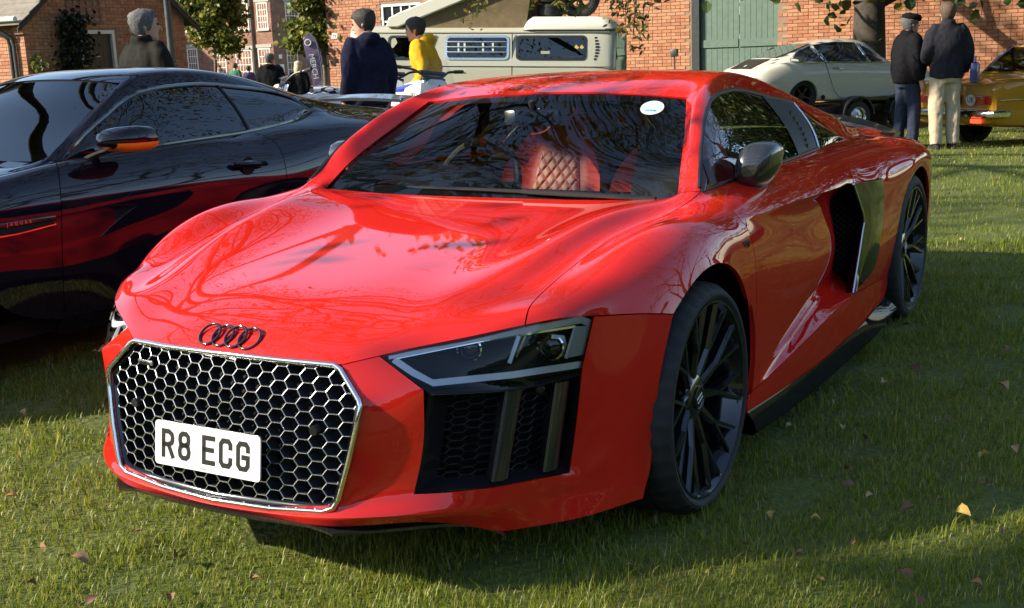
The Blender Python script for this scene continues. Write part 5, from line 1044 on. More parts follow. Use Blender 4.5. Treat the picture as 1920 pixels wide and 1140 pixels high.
# ---------------------------------------------------------------- the black coupe parked alongside
jag = thing('black_coupe', 'glossy black coupe with orange-edged door mirror, parked left of the red car', 'car', (-3.189, .063, 0), -.0718)
J = dict(
 # hood / scuttle: centre, mid, edge
 c0=(0, -1.2, .60), c1=(0, -.75, .745), c2=(0, -.28, .82), c3=(0, .15, .872), c4=(0, .50, .905),
 e0=(.40, -1.15, .60), e1=(.44, -.75, .75), e2=(.46, -.28, .825), e3=(.47, .15, .875), e4=(.46, .51, .905),
 f0=(.66, -1.0, .60), f1=(.70, -.72, .745), f2=(.74, -.28, .82), f3=(.74, .15, .86), f4=(.701, .534, .91), f4n=(.725, .56, .905), f4o=(.741, .595, .900),
 # shoulder
 s0=(.80, -.9, .60), s1=(.86, -.66, .70), s2=(.885, -.28, .80), s3=(.885, .15, .845), s4=(.862, .49, .888), s5=(.868, .85, .888), s6=(.872, 1.25, .895), s7=(.872, 1.55, .90), s8=(.885, 1.80, .885), s9=(.90, 2.15, .915), sa=(.905, 2.45, .93), sb=(.90, 2.75, .925), sc=(.84, 3.1, .90), sd=(.72, 3.42, .87),
 # widest line
 m0=(.88, -.83, .52), m1=(.915, -.65, .62), m2=(.945, -.28, .745), m3=(.945, .06, .74), m4=(.935, .44, .735), m5=(.935, .85, .72), m6=(.94, 1.25, .72), m7=(.948, 1.55, .73), m8=(.955, 1.80, .745), m9=(.962, 2.15, .77), ma=(.968, 2.45, .79), mb=(.965, 2.75, .785), mc=(.93, 3.05, .74), md=(.80, 3.42, .66),
 # waist (below crease)
 l0=(.90, -.85, .35), l4=(.948, .40, .459), l5=(.93, .82, .45), l6=(.925, 1.25, .45), l7=(.935, 1.55, .46), l8=(.958, 1.78, .50), l9=(.965, 2.10, .55), lc=(.93, 3.12, .45), ld=(.82, 3.42, .40),
 b0=(.86, -.86, .18), b4=(.932, .384, .22), b5=(.935, .80, .225), b6=(.935, 1.22, .235), b7=(.938, 1.55, .24), b8=(.94, 1.76, .245), b9=(.94, 2.12, .25), bc=(.90, 3.10, .24), bd=(.78, 3.38, .22),
 u4=(.90, .39, .15), b3=(.932, .08, .215), u3=(.90, .06, .15), l3=(.952, .02, .459), u5=(.90, .8, .15), u6=(.90, 1.22, .15), u7=(.90, 1.55, .15), u8=(.90, 1.76, .155), u9=(.90, 2.14, .16),
 # arches
 p0=(.925, -.64, .25), p1=(.945, -.56, .58), p2=(.955, -.28, .705), p3=(.955, -.01, .60), p4=(.945, .085, .34),
 q0=(.955, 2.25, .33), q1=(.965, 2.34, .59), q2=(.972, 2.62, .725), q3=(.965, 2.9, .60), q4=(.95, 3.0, .33),
 # window line
 w5=(.773, .85, .915), w6=(.791, 1.15, .931), w7=(.789, 1.45, .941), w8=(.778, 1.735, .953), w9=(.745, 2.05, .978), wa=(.691, 2.30, 1.02), wb=(.66, 2.62, 1.005), wc=(.62, 3.0, .985), wd=(.56, 3.40, .955),
 # rail outer / mid / inner
 o1=(.700, .773, 1.012), o2=(.661, .934, 1.089), o3=(.621, 1.075, 1.153), o4=(.598, 1.25, 1.196), o5=(.581, 1.59, 1.209), o6=(.581, 1.849, 1.182), o7=(.596, 2.08, 1.148), o8=(.640, 2.25, 1.09),
 n1=(.675, .755, 1.022), n2=(.632, .92, 1.118), n3=(.583, 1.09, 1.205), n4=(.548, 1.27, 1.252), n5=(.535, 1.59, 1.258), n6=(.533, 1.86, 1.228), n7=(.535, 2.12, 1.178), n8=(.56, 2.38, 1.10), n9=(.55, 2.7, 1.045), na=(.53, 3.05, 1.005), nb=(.50, 3.44, .97),
 i1=(.648, .735, 1.022), i2=(.600, .923, 1.130), i3=(.540, 1.125, 1.232), i4=(.47, 1.28, 1.285), i5=(.46, 1.60, 1.290), i6=(.455, 1.88, 1.258), i7=(.45, 2.18, 1.19), i8=(.45, 2.48, 1.105), i9=(.44, 2.8, 1.04), ia=(.43, 3.1, 1.005), ib=(.42, 3.48, .975),
 r3=(0, 1.07, 1.262), r4=(0, 1.28, 1.302), r5=(0, 1.6, 1.308), r6=(0, 1.88, 1.278), g3=(.28, 1.085, 1.255), g4=(.25, 1.28, 1.30), g5=(.24, 1.6, 1.305), g6=(.24, 1.88, 1.273),
 t0=(0, 3.52, .98), t1=(0, 3.56, .85), t2=(0, 3.56, .62), t3=(0, 3.52, .40), t4=(0, 3.46, .22))
q = []
def Q(p, *names):
    for n_ in names: q.append((*n_.split(), p))
for a, b in zip('ce', 'ef'):
    for i in range(4): Q('bonnet', f'{a}{i} {b}{i} {b}{i+1} {a}{i+1}')
for i in range(4):
    Q('front_wing', f'f{i} s{i} s{i+1} f{i+1}' if i < 3 else 'f3 s3 s4 f4o'); Q('front_wing', f's{i} m{i} m{i+1} s{i+1}')
q.append(('f3', 'f4o', 'f4n', 'f4', 'bonnet'))
Q('front_wing', 'm0 l0 p1 m1', 'l0 b0 p0 p1', 'm1 p1 p2 m2', 'm2 p2 p3 m3', 'm3 p3 l4 m4', 'p3 p4 b3 l4' if 0 else 'p3 p4 b4 l4')
W8 = ['f4o', 'w5', 'w6', 'w7', 'w8']
for i in range(4):
    a, b = i+4, i+5
    Q('door', f'{W8[i]} s{a} s{b} {W8[i+1]}', f's{a} m{a} m{b} s{b}', f'm{a} l{a} l{b} m{b}', f'l{a} b{a} b{b} l{b}')
for i in range(4, 9): Q('sill_panel', f'b{i} u{i} u{i+1} b{i+1}')
wq = ['w8', 'w9', 'wa', 'wb', 'wc', 'wd']; sq = ['s8', 's9', 'sa', 'sb', 'sc', 'sd']; mq = ['m8', 'm9', 'ma', 'mb', 'mc', 'md']
for i in range(5): Q('rear_wing', f'{wq[i]} {sq[i]} {sq[i+1]} {wq[i+1]}', f'{sq[i]} {mq[i]} {mq[i+1]} {sq[i+1]}')
Q('rear_wing', 'm8 l8 l9 m9', 'l8 b8 b9 l9', 'm9 l9 q1 ma', 'l9 b9 q0 q1', 'ma q1 q2 mb', 'mb q2 q3 mc', 'mc q3 lc md', 'q3 q4 bc lc', 'md lc ld ld' if 0 else 'lc bc bd ld')
q.append(('md', 'lc', 'ld', 't2', 'rear_bumper'))
Q('rear_bumper', 'wd sd t1 t0', 'sd md t2 t1', 'ld bd t4 t3'); q.append(('t2', 'ld', 't3', 't3', 'x')) if 0 else None
oo = ['f4o', 'o1', 'o2', 'o3', 'o4', 'o5', 'o6', 'o7', 'o8', 'wa']; nn_ = ['f4n', 'n1', 'n2', 'n3', 'n4', 'n5', 'n6', 'n7', 'n8', 'n8']; ii = ['f4', 'i1', 'i2', 'i3', 'i4', 'i5', 'i6', 'i7', 'i8', 'i8']
for i in range(8): Q('roof', f'{ii[i]} {nn_[i]} {nn_[i+1]} {ii[i+1]}', f'{nn_[i]} {oo[i]} {oo[i+1]} {nn_[i+1]}')
Q('roof', 'n8 o8 wa wb', 'n8 wb wc n9' if 0 else 'i8 n8 n9 i9', 'n8 wb wb n9' if 0 else 'i9 n9 na ia', 'ia na nb ib')
Q('rear_wing', 'n8 wb wc n9', 'n9 wc wd na'); q.append(('na', 'wd', 't0', 'nb', 'rear_wing'))
for i in (3, 4, 5): Q('roof', f'r{i} g{i} g{i+1} r{i+1}', f'g{i} i{i} i{i+1} g{i+1}')
jv = mirror_cage(J, q, [(['m4', 'm5', 'm6', 'm7', 'm8'], .12), (['b4', 'b5', 'b6', 'b7', 'b8', 'b9'], .6), (['s4', 's5', 's6', 's7'], .1)], ('f4o', 'w8', 'i3', 'b4', 'b8', 'p0', 'q0', 'q4'))
jme = subdivide_cage(*jv[:3], jv[4], 3, jv[5], iters=4); orient(jme, (0, 1.2, .5))
for nm in ('bonnet', 'roof', 'rear_bumper'): panel(nm, jme, lambda f: f.material_index == jv[3][nm], M['black_paint'], jag)
for nm in ('front_wing', 'door', 'sill_panel', 'rear_wing'):
    for s_ in (1, -1): panel(nm, jme, lambda f: f.material_index == jv[3][nm] and f.calc_center_median().x*s_ > 0, M['black_paint'], jag, gap=.0022)
# glass
wl = spl([J[k] for k in ('f4', 'i1', 'i2', 'i3')], 14); wc = spl([J['c4'], (0, .71, 1.035), (0, .89, 1.16), J['r3']], 14); rows = []
for e, c in zip(wl, wc): rows.append([V((e.x*t, c.y+(e.y-c.y)*t*t, c.z+(e.z-c.z)*abs(t)**2.4))+V((0, .004, -.006)) for t in [k/10 for k in range(-10, 11)]])
jag_glass = glass('coupe windscreen glass', (.16, .17, .18), 1.5, boost=1.05)
MB().grid(rows).build('windscreen', jag_glass, jag, ang=180)
rl = spl([J[k] for k in ('i6', 'i7', 'i8', 'i9', 'ia', 'ib')], 16); rc = spl([J['r6'], (0, 2.2, 1.21), (0, 2.5, 1.13), (0, 2.8, 1.06), (0, 3.1, 1.015), (0, 3.5, .98)], 16)
MB().grid([[V((e.x*t, c.y+(e.y-c.y)*t*t, c.z+(e.z-c.z)*t*t))+V((0, 0, -.004)) for t in [k/8 for k in range(-8, 9)]] for e, c in zip(rl, rc)]).build('tailgate', M['black_paint'], jag, ang=180)
jside = glass('coupe privacy glass', (.03, .034, .042), 1.6, boost=1.7)
for s_ in (1, -1):
    bot = spl([J[k] for k in ('f4o', 'w5', 'w6', 'w7', 'w8', 'w9', 'wa')], 60); top = spl([J[k] for k in ('f4o', 'o1', 'o2', 'o3', 'o4', 'o5', 'o6', 'o7', 'o8', 'wa')], 60)
    pane('side_window', [], jside) if 0 else None
    def jp(ya, yb, v, o=-.008):
        p = at_y(bot, ya).lerp(at_y(top, yb), v); return mir((p.x+.022*sin(pi*v)+o, p.y, p.z), s_)
    MB().grid([[jp(.60+t*1.13, .60+t*1.11, k/8) for k in range(9)] for t in [k/20 for k in range(21)]]).build('side_window', jside, jag, ang=180)
    MB().grid([[jp(1.745+t*.55, 1.725+t*.57, k/8) for k in range(9)] for t in [k/12 for k in range(13)]]).build('quarter_window', jside, jag, ang=180)
    MB().tube([jp(1.737, 1.717, k/8, -.003) for k in range(9)], .007, 6).build('window_divider', M['satin_black'], jag)
    ring = [jp(y, y, 0, 0) for y in [.60+k*.085 for k in range(21)]]+[jp(y, y, 1, 0) for y in [2.29-k*.085 for k in range(20)]]
    MB().tube(ring, .010, 6, closed=True).build('window_surround', M['gloss_black'], jag)
    # door handle in its cup
    hd = MB(); c = V((.953*s_, 1.56, .80)); hd.tube([c+V((-.004*s_, -.11, .008)), c+V((.016*s_, -.07, .004)), c+V((.018*s_, 0, 0)), c+V((.014*s_, .07, -.006)), c+V((-.004*s_, .11, -.012))], [.014, .021, .023, .021, .012], 8, squash=.8); hd.build('door_handle', M['black_paint'], jag)
    MB().lathe([(.0, .0), (.001, .035), (.004, .046)], 24, 'X', (.9445*s_ if s_ > 0 else -.9485, 1.545, .79)).build('handle_cup', M['void'], jag, fix=False)
    # mirror
    mr = bpy.data.objects.new('door_mirror', None); C.objects.link(mr); mr.parent = jag
    c = V((.985, .775, .985)); rows_ = []
    for dy, a, b in ((-.138, .004, .003), (-.132, .028, .018), (-.10, .07, .042), (-.05, .098, .058), (.02, .108, .064), (.075, .105, .062), (.09, .10, .058)):
        rows_.append([mir((c.x+math.copysign(abs(cos(t))**.7, cos(t))*a, c.y+dy+.15*a*cos(t), c.z+math.copysign(abs(sin(t))**.75, sin(t))*b*(1 if sin(t) > 0 else .75)), s_) for t in [2*pi*k/28 for k in range(28)]])
    m = MB(); m.grid(rows_, cu=True); m.add(rows_[0], [tuple(range(28))]); m.build('mirror_shell', M['black_paint'], mr, ang=60)
    m = MB(); m.add([p for p in rows_[-1]], [tuple(range(28))]); m.build('mirror_glass', M['chrome'], mr, smooth=False)
    orange = mat('orange trim', (.9, .22, .012), .35, coat=.6)
    lowb = []
    for dy, a, b in ((-.105, .066, .040), (-.05, .100, .060), (.02, .110, .066), (.075, .107, .064), (.09, .102, .060)):
        lowb.append([mir((c.x+math.copysign(abs(cos(t))**.7, cos(t))*a, c.y+dy+.15*a*cos(t), c.z-.006+math.copysign(abs(sin(t))**.75, sin(t))*b*.78), s_) for t in [1.18*pi+.80*pi*k/16 for k in range(17)]])
    MB().grid(lowb).build('orange_edge', orange, mr, ang=80)
    m = MB(); m.tube([mir((.80, .70, .90), s_), mir((.86, .72, .925), s_), mir((.93, .75, .945), s_)], [.03, .022, .024], 8, squash=.6); m.build('mirror_arm', M['void'], mr)
    # wing vent with lettering
    wv = bpy.data.objects.new('wing_vent', None); C.objects.link(wv); wv.parent = jag
    MB().box((.948*s_, .20, .660), (.012, .36, .052), bev=.005).build('vent_recess', M['void'], wv)
    MB().box((.953*s_, .20, .678), (.014, .38, .022), bev=.005).build('vent_bar', M['gloss_black'], wv)
    MB().tube([(.957*s_, .01, .632), (.957*s_, .2, .634), (.957*s_, .385, .65)], .005, 6).build('vent_trim', M['chrome'], wv)
    to = link('vent_lettering', text_mesh('JAGUAR', .020, .001, 1.9), M['silver'], wv, smooth=False); to.matrix_local = frame_matrix((.9615*s_, .21, .678), (0, s_, 0), (0, 0, 1))
MB().grid([spl([(-.62, 3.36, 1.03), (0, 3.44, 1.05), (.62, 3.36, 1.03)], 17), spl([(-.64, 3.52, 1.045), (0, 3.60, 1.07), (.64, 3.52, 1.045)], 17)]).build('rear_spoiler', M['gloss_black'], jag).modifiers.new('s', 'SOLIDIFY').thickness = .02
for x in (-.45, .45): MB().box((x, 3.45, 1.0), (.02, .1, .09), bev=.004).build('spoiler_stay', M['gloss_black'], jag)
for y, z, xo, R_ in ((-.28, .335, .935, .335), (2.62, .34, .945, .34)):
    for s_ in (1, -1):
        o = copy_tree(wf if y < 1 else wr); o.parent = jag; o.location = (xo*s_, y, z); o.rotation_euler = (.8, 0, 0 if s_ > 0 else pi)
        m = MB(); angs = [radians(-22)+radians(224)*k/24 for k in range(25)]
        m.grid([[mir((x_, y+.385*cos(t), z+.385*sin(t)), s_) for t in angs] for x_ in (.88, .62)]); m.build('arch_liner', M['void'], jag, fix=False)
m = MB(); m.box((0, 1.3, .19), (1.62, 4.2, .08)); m.build('underbody', M['void'], jag)
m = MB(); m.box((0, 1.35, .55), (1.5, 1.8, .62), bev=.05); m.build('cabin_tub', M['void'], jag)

# ---------------------------------------------------------------- vehicles behind
def shell(stations, nv=60, nu=40):
    """closed lofted body: stations (x, half profile [(y,z)...] bottom centre -> top centre)"""
    rows = []
    P_ = [spl([V((x, y, z)) for y, z in pr], nu) for x, pr in stations]
    cols = [spl([r[j] for r in P_], nv) for j in range(nu)]
    for i in range(nv):
        half_ = [cols[j][i] for j in range(nu)]; rows.append(half_+[V((p.x, -p.y, p.z)) for p in half_[-2:0:-1]])
    m = MB(); m.grid(rows, cu=True); n = len(rows[0]); m.add(rows[0], [tuple(range(n))]); m.add(rows[-1], [tuple(range(n))]); return m
def cut_arches(o, cyl):
    """wheel arches cut through the body with cylinders (x, z, r, y0, y1)"""
    for x, z, r, ya, yb in cyl:
        bm = bmesh.new(); bmesh.ops.create_cone(bm, cap_ends=True, segments=36, radius1=r, radius2=r, depth=abs(yb-ya), matrix=Matrix.Translation((x, (ya+yb)/2, z)) @ Matrix.Rotation(pi/2, 4, 'X'))
        me = bpy.data.meshes.new('c'); bm.to_mesh(me); bm.free(); c = bpy.data.objects.new('c', me); C.objects.link(c); c.matrix_world = o.matrix_world
        b = o.modifiers.new('b', 'BOOLEAN'); b.operation = 'DIFFERENCE'; b.object = c; b.solver = 'EXACT'
        par, o.parent = o.parent, None
        dg_ = bpy.context.evaluated_depsgraph_get(); dg_.update(); ne = bpy.data.meshes.new_from_object(o.evaluated_get(dg_)); o.modifiers.clear(); o.data = ne; bpy.data.objects.remove(c); o.parent = par
    ne = o.data; ne.polygons.foreach_set('use_smooth', [True]*len(ne.polygons)); sharp(o, 32)
def small_wheel(name, r, w_, rim_r, mt, parent, loc, spokes=5, sp_mat=None, rot=0):
    wh = bpy.data.objects.new(name, None); C.objects.link(wh); wh.parent = parent; wh.location = loc; wh.rotation_euler = (0, rot, 0)
    MB().lathe([(w_*.45, rim_r*.98), (w_/2, rim_r*1.03), (w_/2, (r+rim_r)/2), (w_*.42, r*.97), (w_*.3, r), (-w_*.3, r), (-w_*.42, r*.97), (-w_/2, (r+rim_r)/2), (-w_/2, rim_r)], 48, 'Y').build('tyre', M['rubber'], wh, ang=50)
    m = MB(); m.lathe([(-w_*.48, rim_r), (-w_*.5, rim_r*.96), (-w_*.38, rim_r*.88), (-w_*.2, rim_r*.84)], 40, 'Y'); m.build('rim', mt, wh)
    m = MB(); m.lathe([(-w_*.3, 0.001), (-w_*.32, rim_r*.2), (-w_*.26, rim_r*.3), (-w_*.2, rim_r*.5), (-w_*.1, rim_r*.86)], 24, 'Y') if not spokes else m.lathe([(-w_*.36, .001), (-w_*.36, rim_r*.22), (-w_*.2, rim_r*.3), (0, rim_r*.3)], 24, 'Y')
    m.build('hub', sp_mat or mt, wh)
    for k in range(spokes):
        a = 2*pi*k/spokes; d = V((cos(a), 0, sin(a))); s_ = V((-sin(a), 0, cos(a))); m = MB()
        m.grid([[d*rr+s_*(ww/2*q)+V((0, yy, 0)) for q, yy in ((-1, -w_*.05), (-.7, -w_*.36), (.7, -w_*.36), (1, -w_*.05))] for rr, ww in ((rim_r*.2, rim_r*.30), (rim_r*.55, rim_r*.22), (rim_r*.9, rim_r*.32))]); m.build('spoke', sp_mat or mt, wh)
    MB().lathe([(w_*.1, .001), (w_*.1, rim_r*.86)], 24, 'Y').build('brake_drum', M['void'], wh)
    return wh
# --- camper van (local x towards its tail, y away from the camera, side panel at y = 0)
van = thing('camper_van', 'pale grey-green vintage camper van with raised canvas pop-top and roof tyres', 'van', (-8.42, 12.98, .115), radians(18))
van.rotation_euler = (0, .040, radians(18))
def vsec(x, f=1.0, zt=1.70, zb=.38, tum=1.0):
    h = .85
    return (x, [(0, zb), (h*f*.9, zb), (h*f*.97, zb+.06), (h*f, .75), (h*f*1.0, 1.02), (h*f*.992, 1.08), (h*f*.955, 1.35), (h*f*.915, 1.545), (h*f*.84, 1.63), (h*f*.6, zt-.01), (0, zt)])
bodyv = shell([vsec(-1.66, .72, 1.40, .5), vsec(-1.62, .88, 1.55, .45), vsec(-1.50, .96, 1.64), vsec(-1.25, 1, 1.69), vsec(-.5), vsec(.6), vsec(1.8), vsec(2.35), vsec(2.58, .985, 1.68), vsec(2.68, .95, 1.62, .42), vsec(2.72, .86, 1.5, .5)], 70, 44)
vb = bodyv.build('body', M['van_paint'], van, ang=50)
vb.location = (0, .85, 0)
cut_arches(vb, [(-1.05, .35, .40, -1, -.5), (1.35, .35, .40, -1, -.5)])
def vy(z): # side surface offset at height z
    pr = [(0.6, 0), (1.02, 0), (1.08, .007), (1.35, .038), (1.545, .072), (1.63, .136)]
    for (a, b), (c, d) in zip(pr, pr[1:]):
        if a <= z <= c: return b+(d-b)*(z-a)/(c-a)
    return 0
def vrect(x0, x1, z0, z1, r=.06, o=0, n=5):
    return [V((x, vy(z)-o, z)) for x, z in [((x0+x1)/2+a, (z0+z1)/2+b) for a, b in rrect(x1-x0, z1-z0, r, n)]]
def ring_frame(m, a, b, dep=.012):
    n = len(a); m.add(a+b+[p+V((0, dep, 0)) for p in a]+[p+V((0, dep, 0)) for p in b], [f for i in range(n) for j in [(i+1) % n] for f in ((i, j, n+j, n+i), (i, j, 2*n+j, 2*n+i), (n+i, n+j, 3*n+j, 3*n+i))])
vglass = glass('van window glass', (.10, .11, .11), 1.5, boost=1.6)
for nm, (x0, x1), fm in (('cab_window', (-.95, -.36), M['satin_black']), ('louvre_window', (0, 1.04), M['silver']), ('rear_side_window', (1.15, 2.27), M['satin_black'])):
    wv = bpy.data.objects.new(nm, None); C.objects.link(wv); wv.parent = van
    m = MB(); ring_frame(m, vrect(x0, x1, 1.145, 1.525, .07, .012), vrect(x0+.035, x1-.035, 1.18, 1.49, .05, .014)); m.build('window_frame', fm, wv, ang=40)
    p = vrect(x0+.02, x1-.02, 1.165, 1.505, .06, .006); m = MB(); m.add(p, [tuple(range(len(p)))]); m.build('pane', vglass, wv, smooth=False)
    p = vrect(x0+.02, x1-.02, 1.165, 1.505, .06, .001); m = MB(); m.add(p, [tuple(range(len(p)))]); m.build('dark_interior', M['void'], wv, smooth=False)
    if nm == 'louvre_window':
        for z in (1.265, 1.345, 1.425): MB().box(((x0+x1)/2, vy(z)-.018, z), (x1-x0-.06, .010, .022), bev=.003).build('louvre_bar', M['silver'], wv)
        for x in (.22, .32, .62, .78): MB().box((x, vy(1.3)-.004, 1.30), (.03, .004, .22)).build('curtain_stripe', M['white_plate'], wv, smooth=False)
        m = MB(); m.add([V((.06, vy(1.2)-.0035, 1.19)), V((.26, vy(1.2)-.0035, 1.19)), V((.20, vy(1.47)-.0035, 1.47))], [(0, 1, 2)]); m.build('orange_curtain', noisy(mat('orange cloth', (.5, .2, .08), .9), [(.3, (.45, .18, .07)), (.8, (.55, .25, .12))], 20), wv, smooth=False)
    if nm == 'rear_side_window':
        m = MB(); m.grid([[V((2.03+.14*t**1.6+(.205-.14*t**1.6)*k/4, vy(1.49-.30*t)-.0022-.001*(k % 2), 1.49-.30*t)) for k in range(5)] for t in (0, .25, .5, .75, 1)]); m.build('yellow_curtain', noisy(mat('yellow cloth', (.55, .36, .06), .9), [(.3, (.45, .28, .04)), (.8, (.62, .42, .1))], 30), wv, smooth=False)
        m = MB(); m.add([V((1.19, vy(1.2)-.0035, 1.19)), V((1.24, vy(1.2)-.0035, 1.19)), V((1.42, vy(1.47)-.0035, 1.48)), V((1.19, vy(1.47)-.0035, 1.48))], [(0, 1, 2, 3)]); m.build('net_curtain', mat('net cloth', (.4, .4, .42), .9), wv, smooth=False)
        MB().box((1.62, vy(1.24)-.003, 1.235), (.14, .003, .10)).build('cushion', mat('cushion', (.35, .34, .25), .9), wv, smooth=False)
for i in range(8):
    z = 1.165+i*.046; x = 2.40+.035*sin((i+.5)/8*pi); MB().box((x, vy(z)-.003, z), (.055*(.55+.45*sin((i+.5)/8*pi)), .008, .028)).build('air_slot', M['void'], van, smooth=False)
MB().tube([(x, vy(1.56)-.012, 1.572) for x in (-1.35, -.5, .5, 1.5, 2.5, 2.62)], .014, 6).build('drip_rail', M['van_paint'], van)
MB().tube([(x, -.004, 1.045) for x in (-1.4, 0, 1.4, 2.62)], .006, 6).build('belt_line', M['satin_black'], van)
for x in (-.22, 1.09): MB().box((x, -.001, .78), (.008, .006, .55)).build('door_gap', M['void'], van, smooth=False); MB().box((x, vy(1.3)-.001, 1.31), (.008, .03, .5)).build('door_gap', M['void'], van, smooth=False)
# tail window
m = MB(); m.grid([[V((2.735-(.03 if z > 1.4 else 0), y, z)) for y in (.2, .85, 1.5)] for z in (1.15, 1.5)]); m.build('tail_window', dark_pane, van)
# hard roof at the tail, pop-top, canvas
hr = [V((x, y, z)) for x, y, z in ()]
m = MB(); R = []
for z, x0, x1, ins in ((1.60, 1.22, 2.70, .06), (1.63, 1.23, 2.72, .05), (1.74, 1.26, 2.66, .10), (1.81, 1.32, 2.55, .16), (1.815, 1.5, 2.4, .4)):
    R.append([V((x, y, z)) for x, y in [((x0+x1)/2+a, .85+b) for a, b in rrect(x1-x0, 1.7-2*ins, .18, 6)]])
m.grid(R, cu=True); m.add(R[-1], [tuple(range(len(R[-1])))]); m.build('rear_roof', M['white_paint'], van, ang=50)
MB().tube([V((x, y, 1.605)) for x, y in [(1.97+a, .85+b) for a, b in rrect(1.50, 1.62, .18, 6)]], .008, 6, closed=True).build('roof_seal', M['satin_black'], van)
canvas = noisy(mat('brown canvas', (.14, .10, .05), .95), [(.3, (.11, .078, .038)), (.8, (.18, .135, .07))], 6, bump=.3, bscale=30)
m = MB(); fy = .16
for yy in (fy, 1.7-fy): m.grid([[V((-.75, yy, 1.63)), V((-.1, yy, 1.63)), V((.6, yy, 1.63)), V((1.28, yy, 1.64))], [V((-.72, yy+.01, 1.66)), V((-.05, yy+.03, 1.76)), V((.66, yy+.04, 1.88)), V((1.33, yy+.02, 2.0))], [V((-.70, yy, 1.69)), V((0, yy, 1.95)), V((.7, yy, 2.22)), V((1.38, yy, 2.48))]])
m.grid([[V((1.28, y, 1.64)) for y in (fy, .85, 1.7-fy)], [V((1.42, y, 2.50)) for y in (fy, .85, 1.7-fy)]]); m.build('pop_top_canvas', canvas, van, ang=60)
m = MB(); m.prism([(-1.0, .08, 1.66), (-.95, .08, 1.80), (-.78, .08, 1.88), (1.42, .08, 2.70), (1.46, .08, 2.50), (-.80, .08, 1.65)], (0, 1.54, 0)); m.build('pop_top_roof', M['white_paint'], van, ang=30, bevel=.02)
for x, s_ in ((-1.05, 1), (1.35, 1)):
    for yy, rt in ((.11, 0), (1.59, pi)):
        w2 = small_wheel('wheel', .325, .17, .20, M['white_paint'], van, (x, yy, .325), 0)
        if rt: w2.rotation_euler = (0, 0, pi)
m = MB(); m.tube([(-1.70, .1, .50), (-1.78, .5, .48), (-1.78, 1.2, .48), (-1.7, 1.6, .5)], .06, 8); m.build('front_bumper', M['white_paint'], van)
m = MB(); m.tube([(2.74, .1, .50), (2.80, .5, .48), (2.80, 1.2, .48), (2.74, 1.6, .5)], .06, 8); m.build('rear_bumper', M['white_paint'], van)
# spare tyres on the van roof
def roof_tyre(label, loc, rot, r=.33, w_=.20, hub=True):
    t = thing('spare_tyre', label, 'tyre'); t.parent = None
    t.matrix_world = van_m @ Matrix.Translation(loc) @ rot
    MB().lathe([(w_*.4, r*.58), (w_/2, r*.66), (w_/2, r*.86), (w_*.4, r*.97), (w_*.2, r), (w_*.18, r*.975), (0, r*.975), (-.001, r), (-w_*.2, r), (-w_*.4, r*.97), (-w_/2, r*.86), (-w_/2, r*.66), (-w_*.4, r*.58)], 48, 'Y').build('tyre', M['rubber'], t, ang=40)
    if hub:
        m = MB(); m.lathe([(-w_*.4, r*.60), (-w_*.44, r*.55), (-w_*.2, r*.5), (w_*.1, r*.5)], 32, 'Y'); m.build('rim', M['wheel_black'], t)
        for k in range(5):
            a = 2*pi*k/5; d = V((cos(a), 0, sin(a))); s_ = V((-sin(a), 0, cos(a))); m = MB(); m.grid([[d*rr+s_*ww*q+V((0, yy, 0)) for q, yy in ((-1, 0), (-.6, -w_*.3), (.6, -w_*.3), (1, 0))] for rr, ww in ((0, r*.12), (r*.3, r*.09), (r*.56, r*.14))]); m.build('spoke', M['wheel_black'], t)
    return t
bpy.context.view_layer.update(); van_m = van.matrix_world.copy()
roof_tyre('black tyre lying flat at the bottom of the roof stack', (1.62, .45, 1.92), Matrix.Rotation(pi/2, 4, 'X'), .21, .20, False)
roof_tyre('black tyre lying on top of another on the van roof', (1.60, .45, 2.13), Matrix.Rotation(pi/2, 4, 'X'), .25, .20, False)
roof_tyre('knobbly spare wheel leaning upright on the van roof', (2.08, .42, 2.12), Matrix.Rotation(.35, 4, 'X'), .335, .22)
# --- cream coupe on a trailer (local x towards its nose)
tl = thing('car_trailer', 'low black car trailer with mudguards under the cream coupe', 'trailer', (-4.64, 18.42, -.29), radians(50))
TR = radians(50)
for yy in (-.62, .62): MB().box((1.5, yy, .40), (4.6, .26, .06), bev=.01).build('runway', M['dullmetal'], tl)
for x in (-.6, .3, 1.2, 2.1, 3.0): MB().box((x, 0, .34), (.07, 1.5, .07)).build('cross_member', M['satin_black'], tl, smooth=False)
for yy in (-.80, .80): MB().box((1.5, yy, .40), (4.6, .05, .12), bev=.01).build('side_rail', M['satin_black'], tl)
for yy in (-.93, .93):
    for x in (1.02, 2.0):
        w2 = small_wheel('wheel', .27, .16, .165, M['silver'], tl, (x, yy, .27), 0); 
        if yy > 0: w2.rotation_euler = (0, 0, pi)
        m = MB(); s2 = math.copysign(1, yy); m.grid([[V((x+.33*cos(t), yy+dy*s2, .30+.33*sin(t))) for t in [pi*k/14 for k in range(15)]] for dy in (.10, -.10)]); m.grid([[V((x+rr*cos(t), yy+.10*s2, .30+rr*sin(t))) for t in [pi*k/14 for k in range(15)]] for rr in (.33, .30)]); m.build('mudguard', M['satin_black'], tl, fix=False)
    MB().box((1.5, yy, .585), (.75, .18, .03)).build('mudguard_bridge', M['satin_black'], tl)
MB().tube([(3.7, 0, .38), (5.0, 0, .42)], .05, 8).build('drawbar', M['satin_black'], tl)
po = thing('cream_coupe', 'cream white fastback vintage coupe carried on the trailer', 'car', (-4.64, 18.42, .085), TR)
po.rotation_euler = (0, .038, TR)
